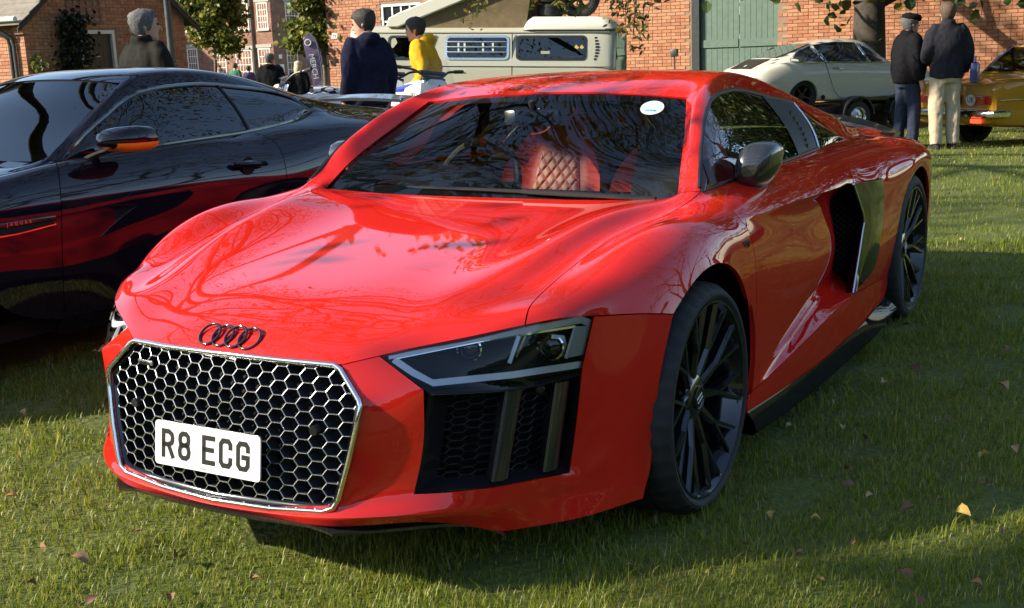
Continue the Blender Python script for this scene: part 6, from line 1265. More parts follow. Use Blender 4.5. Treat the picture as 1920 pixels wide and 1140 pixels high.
def sec(x, wb, zb, wm, zm, ws, zs, wr_, zr_, zt): return (x, [(0, zb), (wb*.6, zb), (wb, zb+.02), ((wb+wm)/2+.015, (zb+zm)/2), (wm, zm), ((wm+ws)/2+.02, (zm+zs)/2+.01), (ws, zs), ((ws+wr_)/2+.02, (zs+zr_)/2), (wr_, zr_), (wr_*.6, zt-.008), (0, zt)])
PS = [sec(-.98, .42, .38, .50, .5, .45, .62, .3, .655, .66), sec(-.92, .60, .32, .66, .5, .60, .66, .38, .71, .72), sec(-.75, .68, .27, .76, .5, .70, .75, .46, .80, .82), sec(-.4, .72, .25, .81, .52, .745, .84, .50, .93, .96), sec(0, .74, .22, .825, .55, .75, .88, .51, 1.06, 1.10), sec(.35, .74, .2, .81, .55, .74, .895, .51, 1.19, 1.23), sec(.8, .74, .19, .80, .55, .735, .90, .51, 1.265, 1.31), sec(1.2, .74, .19, .80, .55, .735, .895, .51, 1.27, 1.32), sec(1.5, .74, .19, .80, .55, .735, .885, .51, 1.20, 1.26), sec(1.8, .74, .19, .80, .55, .735, .87, .54, .99, 1.05), sec(1.98, .74, .19, .80, .55, .735, .85, .60, .895, .91), sec(2.3, .73, .21, .805, .56, .73, .815, .5, .80, .80), sec(2.8, .70, .24, .77, .54, .68, .72, .4, .68, .68), sec(3.1, .55, .3, .62, .45, .55, .55, .3, .57, .57), sec(3.18, .4, .36, .45, .44, .4, .48, .2, .5, .5)]
pb = shell(PS, 80, 44).build('body', M['white_paint'], po, ang=60)
cut_arches(pb, [(0, .27, .30, -1, -.5), (2.27, .27, .295, -1, -.5), (0, .27, .30, .5, 1), (2.27, .27, .295, .5, 1)])
MB().box((1.1, 0, .5), (3.3, 1.15, .5)).build('cabin_core', M['void'], po, smooth=False) if 0 else None
def p_side(x, z):
    """half width of the cream coupe at x, z"""
    for a, b in zip(PS, PS[1:]):
        if a[0] <= x <= b[0]:
            f = (x-a[0])/(b[0]-a[0])
            def wd(s_):
                pr = s_[1][6:9]
                for (y0_, z0_), (y1_, z1_) in zip(pr, pr[1:]):
                    if z0_ <= z <= z1_: return y0_+(y1_-y0_)*(z-z0_)/(z1_-z0_)
                return pr[0][0] if z < pr[0][1] else pr[-1][0]
            return wd(a)*(1-f)+wd(b)*f
    return .5
pglass = glass('vintage clear glass', (.55, .56, .52), 1.5, boost=1.3)
wall_seen = mat('sunlit cloth', (.5, .36, .2), .9)
def side_pane(name, outline, parent, mt, sd, wfun, trim=None, o=.010, out=None):
    cx = sum(q_[0] for q_ in outline)/len(outline); cz = sum(q_[1] for q_ in outline)/len(outline); out_ = []
    for (xa, za), (xb, zb) in zip(outline, outline[1:]+outline[:1]):
        k_ = max(1, int(sqrt((xa-xb)**2+(za-zb)**2)/.08)); out_ += [(xa+(xb-xa)*i/k_, za+(zb-za)*i/k_) for i in range(k_)]
    R_ = [[V((cx+(x-cx)*f, sd*(wfun(cx+(x-cx)*f, cz+(z-cz)*f)+o+.016+.010*(1-f)), cz+(z-cz)*f)) for x, z in out_] for f in (1, .8, .6, .4, .2, .02)]
    p = R_[0]; m = MB(); m.grid(R_, cu=True); ob = m.build(name, mt, parent, ang=180)
    if trim: MB().tube([q_+V((0, sd*.004, 0)) for q_ in p], .011, 6, closed=True).build(name+'_trim', trim, ob)
    return ob
dkglass = mat('dark cabin glass', (.03, .032, .03), .05, coat=1)
for sd in (-1, 1):
    q1_ = [(v.x, v.y) for v in spl([(-.22, .905, 0), (-.05, .885, 0), (.3, .885, 0), (.42, .89, 0), (.30, 1.06, 0), (.22, 1.165, 0), (.05, 1.10, 0), (-.12, 1.0, 0)], 30, True)]
    side_pane('quarter_window', q1_, po, dkglass, sd, p_side, M['chrome'])
    side_pane('door_window', [(.46, .895), (1.35, .895), (1.22, 1.15), (1.15, 1.235), (.75, 1.245), (.30, 1.185)], po, dkglass, sd, p_side, M['chrome'])
    side_pane('vent_window', [(1.39, .895), (1.70, .895), (1.70, .93), (1.45, 1.13), (1.22, 1.225)], po, dkglass, sd, p_side, M['chrome'])
    MB().tube([(.44, sd*.752, .89), (.47, sd*.80, .75), (.52, sd*.822, .6), (.60, sd*.825, .40), (.72, sd*.80, .28), (.85, sd*.79, .25)], .004, 5).build('door_gap', M['void'], po)
    MB().tube([(.58, sd*.785, .775), (.64, sd*.80, .778), (.74, sd*.80, .778), (.80, sd*.785, .775)], .011, 6).build('door_handle', M['chrome'], po)
    MB().lathe([(0, .0), (sd*.012, .035), (sd*.014, .045)], 20, 'Y', (.40, sd*.782, .27)).build('jacking_point', M['void'], po, fix=False)
for x in (0, 2.27):
    for yy in (-.66, .66):
        w2 = small_wheel('wheel', .315, .19, .19, M['satin_black'], po, (x, yy, .30), 5, M['wheel_black'], .3)
        if yy > 0: w2.rotation_euler = (0, .3, pi)
m = MB(); m.grid([[V((x, y, z+.006)) for y in (-.42, 0, .42)] for x, z in ((-.38, .965), (-.1, 1.06), (.2, 1.175), (.33, 1.22))]); m.build('rear_window', dkglass, po); 
m = MB(); m.grid([[V((x, y, z+.008)) for y in (-.36, 0, .36)] for x, z in ((-.85, .765), (-.6, .88), (-.45, .94))]); m.build('engine_grille', M['satin_black'], po)
# --- ochre saloon
oc = thing('ochre_saloon', 'mustard yellow vintage saloon seen from behind at the right edge', 'car', (-.74, 13.40, -.16), atan2(.75, .66))
def oss(x, wb, zb, wm, zm, ws, zs, wr_, zr_, zt): return (x, [(0, zb), (wb*.7, zb), (wb, zb+.03), (wm, (zb+zm)/2), (wm, zm), (wm-.005, (zm+zs)/2), (ws, zs), ((ws+wr_)/2, (zs+zr_)/2), (wr_, zr_), (wr_*.6, zt-.006), (0, zt)])
OS = [oss(0, .70, .40, .76, .58, .74, .80, .6, .835, .84), oss(.05, .74, .34, .79, .58, .77, .84, .6, .865, .87), oss(.4, .76, .30, .80, .58, .78, .875, .6, .905, .91), oss(.85, .77, .28, .805, .58, .785, .885, .6, .93, .94), oss(1.15, .77, .27, .805, .58, .785, .885, .58, 1.12, 1.15), oss(1.42, .77, .27, .805, .58, .785, .885, .56, 1.30, 1.335), oss(1.9, .77, .27, .805, .58, .785, .885, .55, 1.335, 1.375), oss(2.4, .77, .27, .805, .58, .785, .88, .55, 1.32, 1.36), oss(2.75, .77, .27, .805, .58, .785, .875, .57, 1.12, 1.15), oss(3.0, .77, .27, .805, .58, .78, .87, .6, .92, .93), oss(3.6, .76, .28, .80, .58, .77, .83, .6, .86, .865), oss(4.15, .73, .3, .78, .56, .74, .76, .55, .78, .785), oss(4.25, .68, .36, .72, .54, .68, .7, .5, .71, .72)]
ob = shell(OS, 80, 44).build('body', M['ochre'], oc, ang=50)
cut_arches(ob, [(.92, .29, .345, -1, -.55), (3.42, .29, .345, -1, -.55), (.92, .29, .345, .55, 1), (3.42, .29, .345, .55, 1)])
def o_side(x, z):
    for a, b in zip(OS, OS[1:]):
        if a[0] <= x <= b[0]:
            f = (x-a[0])/(b[0]-a[0])
            def wd(s_):
                pr = s_[1][6:9]
                for (y0_, z0_), (y1_, z1_) in zip(pr, pr[1:]):
                    if z0_ <= z <= z1_: return y0_+(y1_-y0_)*(z-z0_)/(z1_-z0_)
                return pr[0][0] if z < pr[0][1] else pr[-1][0]
            return wd(a)*(1-f)+wd(b)*f
    return .55
for sd in (-1, 1):
    side_pane('rear_door_window', [(1.22, .905), (1.95, .905), (1.95, 1.28), (1.5, 1.26)], oc, dkglass, sd, o_side, M['chrome'])
    side_pane('front_door_window', [(2.0, .905), (2.85, .90), (2.45, 1.26), (2.0, 1.28)], oc, dkglass, sd, o_side, M['chrome'])
    MB().tube([(.06, sd*.812, .665), (2, sd*.815, .67), (4.1, sd*.80, .66)], .009, 6).build('side_trim', M['chrome'], oc)
    MB().box((-.004, sd*.595, .665), (.03, .27, .105), bev=.01).build('tail_lamp', mat('tail lamp red', (.42, .02, .01), .2, coat=.6), oc)
    MB().box((-.018, sd*.44, .69), (.012, .07, .055), bev=.006).build('tail_lamp_amber', mat('amber lens', (.6, .2, .03), .25, coat=.6), oc)
m = MB(); m.grid([[V((x-.012, y*.9, z+.010)) for y in (-.56, -.3, 0, .3, .56)] for x, z in ((.93, .975), (1.15, 1.155), (1.34, 1.285))]); m.build('rear_window', glass('saloon rear glass', (.25, .26, .24), 1.5, boost=2.0), oc)
MB().tube([(x-.014, y*.92, z+.012) for x, z, y in ((.90, .95, -.56), (.90, .95, 0), (.90, .95, .56), (1.15, 1.155, .55), (1.37, 1.30, .5), (1.37, 1.305, 0), (1.37, 1.30, -.5), (1.15, 1.155, -.55))], .012, 6, closed=True).build('rear_window_trim', M['chrome'], oc)
m = MB(); m.tube([(.16, -.86, .50), (-.05, -.83, .50), (-.115, -.7, .50), (-.13, 0, .50), (-.115, .7, .50), (-.05, .83, .50), (.16, .86, .50)], .048, 10, squash=1.0); m.build('rear_bumper', M['chrome'], oc)
pt_ = bpy.data.objects.new('number_plate', None); C.objects.link(pt_); pt_.parent = oc; pt_.matrix_local = frame_matrix((-.022, .06, .665), (0, -1, 0), (0, 0, 1))
MB().box((0, 0, 0), (.50, .11, .012), bev=.003).build('plate_board', M['ink'], pt_)
to = link('plate_characters', text_mesh('TNO 63M', .105, .001), M['silver'], pt_, smooth=False); to.location = (0, 0, .007)
bd = bpy.data.objects.new('country_badge', None); C.objects.link(bd); bd.parent = oc; bd.matrix_local = frame_matrix((-.026, -.385, .662), (0, -1, 0), (0, 0, 1))
MB().prism([(.088*cos(t), .072*sin(t), 0) for t in [2*pi*k/32 for k in range(32)]], (0, 0, .003)).build('badge_oval', M['white_plate'], bd, smooth=False)
to = link('badge_letters', text_mesh('UK', .10, .0008), M['ink'], bd, smooth=False); to.location = (0, 0, .004)
to = link('model_script', text_mesh('1602', .055, .002, 1.1), M['chrome'], oc, smooth=False); to.matrix_local = frame_matrix((.012, -.47, .788), (0, -1, 0), (.0, 0, 1))
MB().box((-.03, -.50, .40), (.05, .16, .05), bev=.008).build('fog_lamp', mat('lit red lens', (.6, .02, .01), .3, emit=(1, .05, .02), es=2.0), oc)
for x in (.92, 3.42):
    for yy in (-.70, .70):
        w2 = small_wheel('wheel', .31, .18, .19, M['silver'], oc, (x, yy, .30), 0)
        if yy > 0: w2.rotation_euler = (0, 0, pi)

# ---------------------------------------------------------------- people
def remeshed(m, vox=.016, smooth=4):
    me = mesh('r', m.v, m.f); o = bpy.data.objects.new('r', me); C.objects.link(o); recalc(o)
    q_ = o.modifiers.new('r', 'REMESH'); q_.mode = 'VOXEL'; q_.voxel_size = vox; q_.use_smooth_shade = True
    s_ = o.modifiers.new('s', 'SMOOTH'); s_.factor = .5; s_.iterations = smooth
    dg_ = bpy.context.evaluated_depsgraph_get(); dg_.update(); ne = bpy.data.meshes.new_from_object(o.evaluated_get(dg_)); bpy.data.objects.remove(o); return ne
def wrinkle(me, amp, sc, seed=0):
    me.update(); ns = [v.normal.copy() for v in me.vertices]
    for v, n_ in zip(me.vertices, ns): v.co += n_*amp*(noise.noise(V((v.co.x*sc+seed, v.co.y*sc, v.co.z*sc*.45)))+.5*noise.noise(V((v.co.x*sc*2.3, v.co.y*sc*2.3+seed, v.co.z*sc*1.2))))
def ell_loft(m, rings, n=20):
    """rings: (cx, cy, z, rx, ry)"""
    R_ = [[V((cx+rx*math.copysign(abs(cos(t))**.85, cos(t)), cy+ry*math.copysign(abs(sin(t))**.85, sin(t)), z)) for t in [2*pi*k/n for k in range(n)]] for cx, cy, z, rx, ry in rings]
    m.grid(R_, cu=True); m.add(R_[0], [tuple(range(n))]); m.add(R_[-1], [tuple(range(n))])
def cloth(name, a, b, sc=26, rough=.9): return noisy(mat(name, a, rough, spec=.08), [(.3, a), (.75, b)], sc, 8, bump=.35, bscale=180)
skin = noisy(mat('skin', (.50, .27, .19), .5), [(.3, (.46, .24, .16)), (.75, (.55, .31, .23))], 16)
CL = dict(navy=cloth('navy cloth', (.010, .010, .026), (.018, .018, .040)), yellow=cloth('mustard cloth', (.62, .30, .012), (.72, .38, .03)), wax=cloth('olive waxed cloth', (.010, .0095, .007), (.019, .018, .013), rough=.7), black=cloth('black cloth', (.006, .006, .008), (.014, .013, .015)), charcoal=cloth('charcoal softshell', (.018, .018, .024), (.032, .030, .036)),
          khaki=cloth('khaki cotton', (.42, .33, .22), (.50, .41, .29)), jeans=cloth('dark denim', (.020, .026, .045), (.040, .048, .075)), grey=cloth('grey jersey', (.08, .085, .10), (.13, .135, .15)), green=cloth('green cloth', (.06, .16, .09), (.10, .22, .13)), purple=cloth('purple cloth', (.07, .05, .13), (.11, .08, .18)), shoe=cloth('dark shoe', (.02, .018, .018), (.05, .045, .045)), white=cloth('white cloth', (.55, .54, .52), (.66, .65, .62)))
HAIR = dict(grey=noisy(mat('grey hair', (.18, .17, .16), .7), [(.3, (.035, .033, .031)), (.7, (.16, .155, .15))], 60, bump=.8, bscale=160), dark=noisy(mat('dark brown hair', (.02, .014, .01), .6), [(.3, (.014, .01, .007)), (.7, (.035, .024, .017))], 60, bump=.8, bscale=160), brown=noisy(mat('brown hair', (.09, .055, .035), .65), [(.3, (.06, .036, .022)), (.7, (.13, .085, .055))], 60, bump=.8, bscale=160), blonde=noisy(mat('blonde hair', (.55, .42, .22), .6), [(.3, (.42, .30, .14)), (.7, (.68, .55, .33))], 50, bump=.8, bscale=120))
def person(label, loc, heading, h=1.78, top='navy', legs='jeans', hair='dark', style='hood', lean=0.0, head_turn=0.0, head_tilt=0.0, arms=None, hairlen=0, cap=None, build=1.0, vox=.016, belly=0., shoes='shoe', step=.03, group=None, undershirt=None):
    p = thing('person', label, 'person', loc, heading, group); k = h/1.78; rot = Matrix.Rotation(-lean, 4, 'X')
    def T(v): # lean the upper body about the hips
        v = V(v)*k
        return rot @ (v-V((0, 0, .95*k)))+V((0, 0, .95*k)) if v.z > .95*k else v
    ar = arms or {}
    A = {s_: [T(q_) for q_ in ar.get(s_, [(s_*.18*build, 0, 1.42), (s_*.228*build, -.03, 1.14), (s_*.232*build, .05, .90), (s_*.228*build, .08, .80)])] for s_ in (-1, 1)}
    Lg = {s_: [V(q_)*k for q_ in ((s_*.085, 0, .92), (s_*.105, .02+step*s_, .50), (s_*.11, -.02+step*s_*1.5, .09))] for s_ in (-1, 1)}
    def torso(m, inf, z0=.86, z1=1.46):
        rg = [(.86, .165, .12), (.95, .168, .122+belly*.4), (1.05, .160, .118+belly), (1.15, .165, .118+belly*.9), (1.28, .185, .125+belly*.4), (1.37, .188, .115), (1.42, .165, .098), (1.455, .125, .085), (1.49, .07, .068)]
        n = 20; R_ = []
        for z, rx, ry in rg:
            if z < z0 or z > z1+.03: continue
            rx = rx*build+inf; ry = ry*build+inf
            R_.append([T((rx*math.copysign(abs(cos(t))**.8, cos(t)), ry*math.copysign(abs(sin(t))**.85, sin(t))+belly*.5*(1.2-abs(z-1.08)*3 if sin(t) > 0 and abs(z-1.08) < .3 else 0), z)) for t in [2*pi*i/n for i in range(n)]])
        m.grid(R_, cu=True); m.add(R_[0], [tuple(range(n))]); m.add(R_[-1], [tuple(range(n))])
    def arm(m, s_, inf, upto=3):
        a = A[s_]; rr = [.062*build, .050*build, .036, .030]; inner = V((a[0].x*.45, a[0].y, a[0].z+.005)); pts = spl([inner, a[0]+V((-s_*.015, 0, -.012))]+a[1:upto], 10); m.tube(pts, [(rr[0]*.8+inf)*k, (rr[0]*1.0+inf)*k]+[(rr[0]*1.04+(rr[2]-rr[0])*i/7+inf)*k for i in range(8)], 12)
        return m
    HC = T((0, .02, 1.622)); hr = Matrix.Rotation(head_turn, 4, 'Z') @ Matrix.Rotation(-head_tilt, 4, 'X')
    def Hd(v): return HC+(hr @ (V(v)*k*1.05))
    def head(m, inf=0, cutz=None):
        rg = [(-.118, .020, .045, .050), (-.105, .045, .058, .040), (-.075, .058, .078, .018), (-.04, .068, .092, .006), (0, .074, .100, 0), (.04, .076, .102, -.004), (.075, .068, .092, -.006), (.10, .050, .068, -.006), (.115, .022, .030, -.005)]
        n = 20; R_ = [[Hd(((rx+inf)*cos(t), cy+(ry+inf)*sin(t), z+(inf if z > 0 else 0))) for t in [2*pi*i/n for i in range(n)]] for z, rx, ry, cy in rg]
        m.grid(R_, cu=True); m.add(R_[0], [tuple(range(n))]); m.add(R_[-1], [tuple(range(n))])
    # one continuous body
    b = MB(); torso(b, -.012); head(b); b.tube([T((0, -.02, 1.44)), Hd((0, -.015, -.09))], [.075*k, .062*k], 12)
    b.tube([Hd((0, .092, .012)), Hd((0, .122, -.028)), Hd((0, .10, -.036))], [.012*k, .016*k, .010*k], 8)
    for s_ in (-1, 1):
        arm(b, s_, -.008, 4); b.tube(spl(Lg[s_], 8), [(.085-.048*i/7)*k for i in range(8)], 10); b.lathe([(-.012, .001), (-.008, .022), (.008, .022), (.012, .001)], 8, 'X', Hd((s_*.076, -.008, -.012)))
        a = A[s_]; d = (a[3]-a[2]).normalized(); sd = d.orthogonal().normalized() if abs(d.z) < .5 else V((0, 1, 0)); w_ = a[2]+d*.03*k
        b.tube([a[2]-d*.02*k, w_+d*.05*k], [.030*k, .040*k], 8, squash=.6)
        for f in range(4): o_ = sd*(f-1.5)*.019*k; b.tube([w_+d*.03*k+o_, w_+d*(.10+.012*(1.5-abs(f-1.5)))*k+o_*1.05, w_+d*(.135+.01*(1.5-abs(f-1.5)))*k+o_+V((-s_*.018, 0, 0))*k], [.0105*k, .010*k, .008*k], 6)
        b.tube([w_+sd*.03*k, w_+sd*.055*k+d*.05*k, w_+sd*.05*k+d*.085*k], [.012*k, .011*k, .009*k], 6)
    body = link('body', remeshed(b, min(vox, .0125), 2), skin, p)
    e = MB()
    if vox < .02:
        for s_ in (-1, 1):
            m = MB(); m.lathe([(-.008, .001), (-.005, .010), (.005, .010), (.008, .001)], 8, 'Y', Hd((s_*.031, .093, .012))); m.build('eye', M['ink'], p)
        m = MB(); m.tube([Hd((-.024, .098, -.062)), Hd((0, .106, -.064)), Hd((.024, .098, -.062))], .0055*k, 6); m.build('mouth', mat('lip', (.35, .13, .10), .5), p)
    # clothes
    m = MB(); torso(m, .026, .80); [arm(m, s_, .022) for s_ in (-1, 1)]; ell = T((0, -.02, 1.47)); m.tube([T((0, -.015, 1.42)), T((0, -.02, 1.50))], [.10*k, .075*k], 12)
    if style == 'hood': m.lathe([(-.06, .001), (-.04, .08), (0, .105), (.045, .10), (.07, .05)], 14, 'Z', T((0, -.085, 1.47))); m.tube([T((.09, .02, 1.44)), T((.075, -.09, 1.50)), T((0, -.135, 1.51)), T((-.075, -.09, 1.50)), T((-.09, .02, 1.44))], .038*k, 8)
    if style == 'collar': m.tube([T((0, -.02, 1.46)), T((0, -.025, 1.55))], [.085*k, .080*k], 12)
    m.lathe([(-.03, .165*build+.035), (.04, .165*build+.03)], 20, 'Z', V((0, belly*.4, .86))*k) if 0 else None
    jm = remeshed(m, vox, 9); wrinkle(jm, .012, 11, len(label)); link('jacket' if style != 'hood' else 'hooded_top', jm, CL[top], p)
    m = MB()
    for s_ in (-1, 1): m.tube(spl([V((s_*.085, 0, .95))*k, Lg[s_][1], Lg[s_][2]+V((0, 0, -.03))], 10), [(.108-.036*i/9)*k for i in range(10)], 12)
    ell_loft(m, [(0, 0, .80*k, .155*build*k, .115*k), (0, 0, .90*k, .172*build*k, .128*k), (0, belly*.3, .98*k, .168*build*k, (.125+belly*.5)*k)]); tm_ = remeshed(m, vox); wrinkle(tm_, .012, 13, 3); link('trousers', tm_, CL[legs], p)
    for s_ in (-1, 1):
        m = MB(); f = Lg[s_][2]; m.grid([[f+V((rx*cos(t)*k, (.045+ry*sin(t))*k, z*k-f.z)) for t in [2*pi*i/14 for i in range(14)]] for z, rx, ry in ((.0, .046, .135), (.025, .05, .138), (.055, .046, .115), (.09, .045, .07), (.10, .042, .05))], cu=True); m.build('shoe', CL[shoes], p)
    # hair: shell over the skull
    rows_ = []; n = 36
    RG = [(-.118, .020, .045, .050), (-.105, .045, .058, .040), (-.075, .058, .078, .018), (-.04, .068, .092, .006), (0, .074, .100, 0), (.04, .076, .102, -.004), (.075, .068, .092, -.006), (.10, .050, .068, -.006), (.115, .022, .030, -.005), (.118, .004, .005, -.004)]
    def skull(z):
        for u_, v_ in zip(RG, RG[1:]):
            if u_[0] <= z <= v_[0]: f = (z-u_[0])/(v_[0]-u_[0]); return [u_[q_]+(v_[q_]-u_[q_])*f for q_ in (1, 2, 3)]
        return RG[-1][1:]
    for i in range(12):
        s0 = i/11; row = []
        for j in range(n):
            t = 2*pi*j/n; f = sin(t); jag = .010*noise.noise(V((cos(t)*6, f*6, 2.)))
            low = (.062 if f > .75 else (.062-(.75-f)*.20 if f > .25 else (-.038 if f > -.25 else -.085)))+jag
            z = .1175+(low-.1175)*s0**.8; rx, ry, cy = skull(z); th = (.016*(1-s0**3)+.002)*(1+.5*noise.noise(V((cos(t)*7, f*7, z*50))))
            row.append(Hd(((rx+th)*cos(t), cy+(ry+th)*f, z+th*.7*(1-s0))))
        rows_.append(row)
    m = MB(); m.grid(rows_, cu=True)
    if hairlen: m.tube(spl([Hd((0, -.02, .05)), Hd((0, -.075, -.06)), Hd((0, -.085, -.06-hairlen))], 6), [.085*k, .09*k, .092*k, .09*k, .08*k, .05*k], 12, squash=1)
    m.build('hair', HAIR[hair], p, ang=80, fix=True)
    if cap:
        m = MB(); R_ = [[Hd((r_*1.0*cos(t), .012+r_*1.22*sin(t), z+.010*sin(t)*-1)) for t in [2*pi*i/24 for i in range(24)]] for z, r_ in ((.045, .090), (.06, .102), (.085, .108), (.115, .095), (.130, .06), (.134, .01))]; m.grid(R_, cu=True); m.build('flat_cap', CL[cap], p, ang=60)
        m = MB(); m.grid([[Hd((.075*cos(t), .085+f*sin(t), .047-.02*f*8)) for t in [pi*i/12 for i in range(13)]] for f in (.02, .055)]); o_ = m.build('cap_peak', CL[cap], p); o_.modifiers.new('s', 'SOLIDIFY').thickness = .008
        for s_ in (-1, 1): m = MB(); m.tube([Hd((s_*.078, -.01, .012)), Hd((s_*.074, .06, .014)), Hd((s_*.055, .104, .014)), Hd((s_*.012, .114, .012))], .006*k, 6); m.build('glasses', M['gloss_black'], p)
    return p
def face(dx, dy): return atan2(-dx, dy)      # heading whose local +Y points along (dx, dy)
RT = V((.863, .505)); FW = V((-.505, .863))
def dirn(r_, f_): d = RT*r_+FW*f_; return face(d.x, d.y)
person('grey-haired man in dark olive jacket seen from behind, standing behind the black coupe', (-5.42, 4.0, 0), dirn(.55, .83), 1.80, 'wax', 'jeans', 'grey', 'collar', head_turn=-.55, build=1.0, arms={1: [(.19, 0, 1.42), (.245, .0, 1.16), (.22, .16, .98), (.18, .24, .96)]})
person('dark-haired man in navy hooded top, back turned, looking left', (-4.84, 6.22, 0), dirn(-.55, .83), 1.80, 'navy', 'jeans', 'dark', 'hood', head_turn=.75, head_tilt=.22, build=.98)
person('man in mustard yellow hooded top leaning forward with hands in its pocket', (-5.57, 8.39, 0), dirn(-.92, .2), 1.80, 'yellow', 'khaki', 'dark', 'hood', lean=.20, head_tilt=.15, build=1.02, arms={-1: [(-.20, 0, 1.42), (-.27, -.03, 1.13), (-.20, .15, 1.0), (-.10, .19, .98)], 1: [(.20, 0, 1.42), (.27, -.03, 1.13), (.20, .15, 1.0), (.10, .19, .98)]})
person('man in black jacket and flat cap with blue jeans, hands down, beside the yellow saloon', (-1.19, 12.78, -.085), dirn(.75, .15), 1.72, 'black', 'jeans', 'grey', 'collar', build=1.12, belly=.05, cap='black', head_turn=.0, vox=.016)
person('man in charcoal jacket and khaki trousers, back turned, beside the yellow saloon', (-.70, 12.66, -.085), dirn(.0, 1.0), 1.84, 'charcoal', 'khaki', 'brown', 'collar', build=1.02, head_turn=-.1, step=.015, arms={1: [(.19, 0, 1.42), (.25, -.03, 1.15), (.25, .10, .93), (.24, .15, .86)], -1: [(-.19, 0, 1.42), (-.245, -.02, 1.15), (-.20, .16, 1.05), (-.12, .24, 1.06)]})
person('man in black jacket walking away in the courtyard', (-15.75, 17.25, -.24), dirn(.1, 1), 1.80, 'black', 'jeans', 'grey', 'hood', vox=.022, build=1.15, head_turn=-.5)
person('woman with long blonde hair in black top, back turned, behind the motorcycles', (-15.25, 17.6, -.25), dirn(.2, 1), 1.62, 'black', 'jeans', 'blonde', 'plain', vox=.022, hairlen=.16)
person('blonde woman in dark top near the purple flag', (-14.6, 19.2, -.3), dirn(-1, .2), 1.65, 'black', 'jeans', 'blonde', 'plain', vox=.022, hairlen=.10)
person('distant man in green top right of the young tree', (-30.0, 31.45, -.32), dirn(.3, 1), 1.75, 'green', 'jeans', 'brown', 'plain', vox=.03)
person('distant person in purple top beside the man in green', (-29.55, 31.7, -.32), dirn(-.3, 1), 1.62, 'purple', 'jeans', 'dark', 'plain', vox=.03)
person('distant person in white top just right of the young tree trunk', (-30.6, 31.2, -.32), dirn(.5, -1), 1.70, 'white', 'jeans', 'brown', 'plain', vox=.03)
bag = tag(MB().box((0, 0, 0), (.10, .16, .26), bev=.04).tube([(0, -.04, .13), (0, -.03, .2), (0, .03, .2), (0, .04, .13)], .008, 6).build('drinks_flask', mat('blue enamel', (.02, .03, .16), .3, coat=.5), None), 'dark blue flask bag held by the man in khaki trousers', 'bag'); bag.location = (-.37, 12.72, .86)

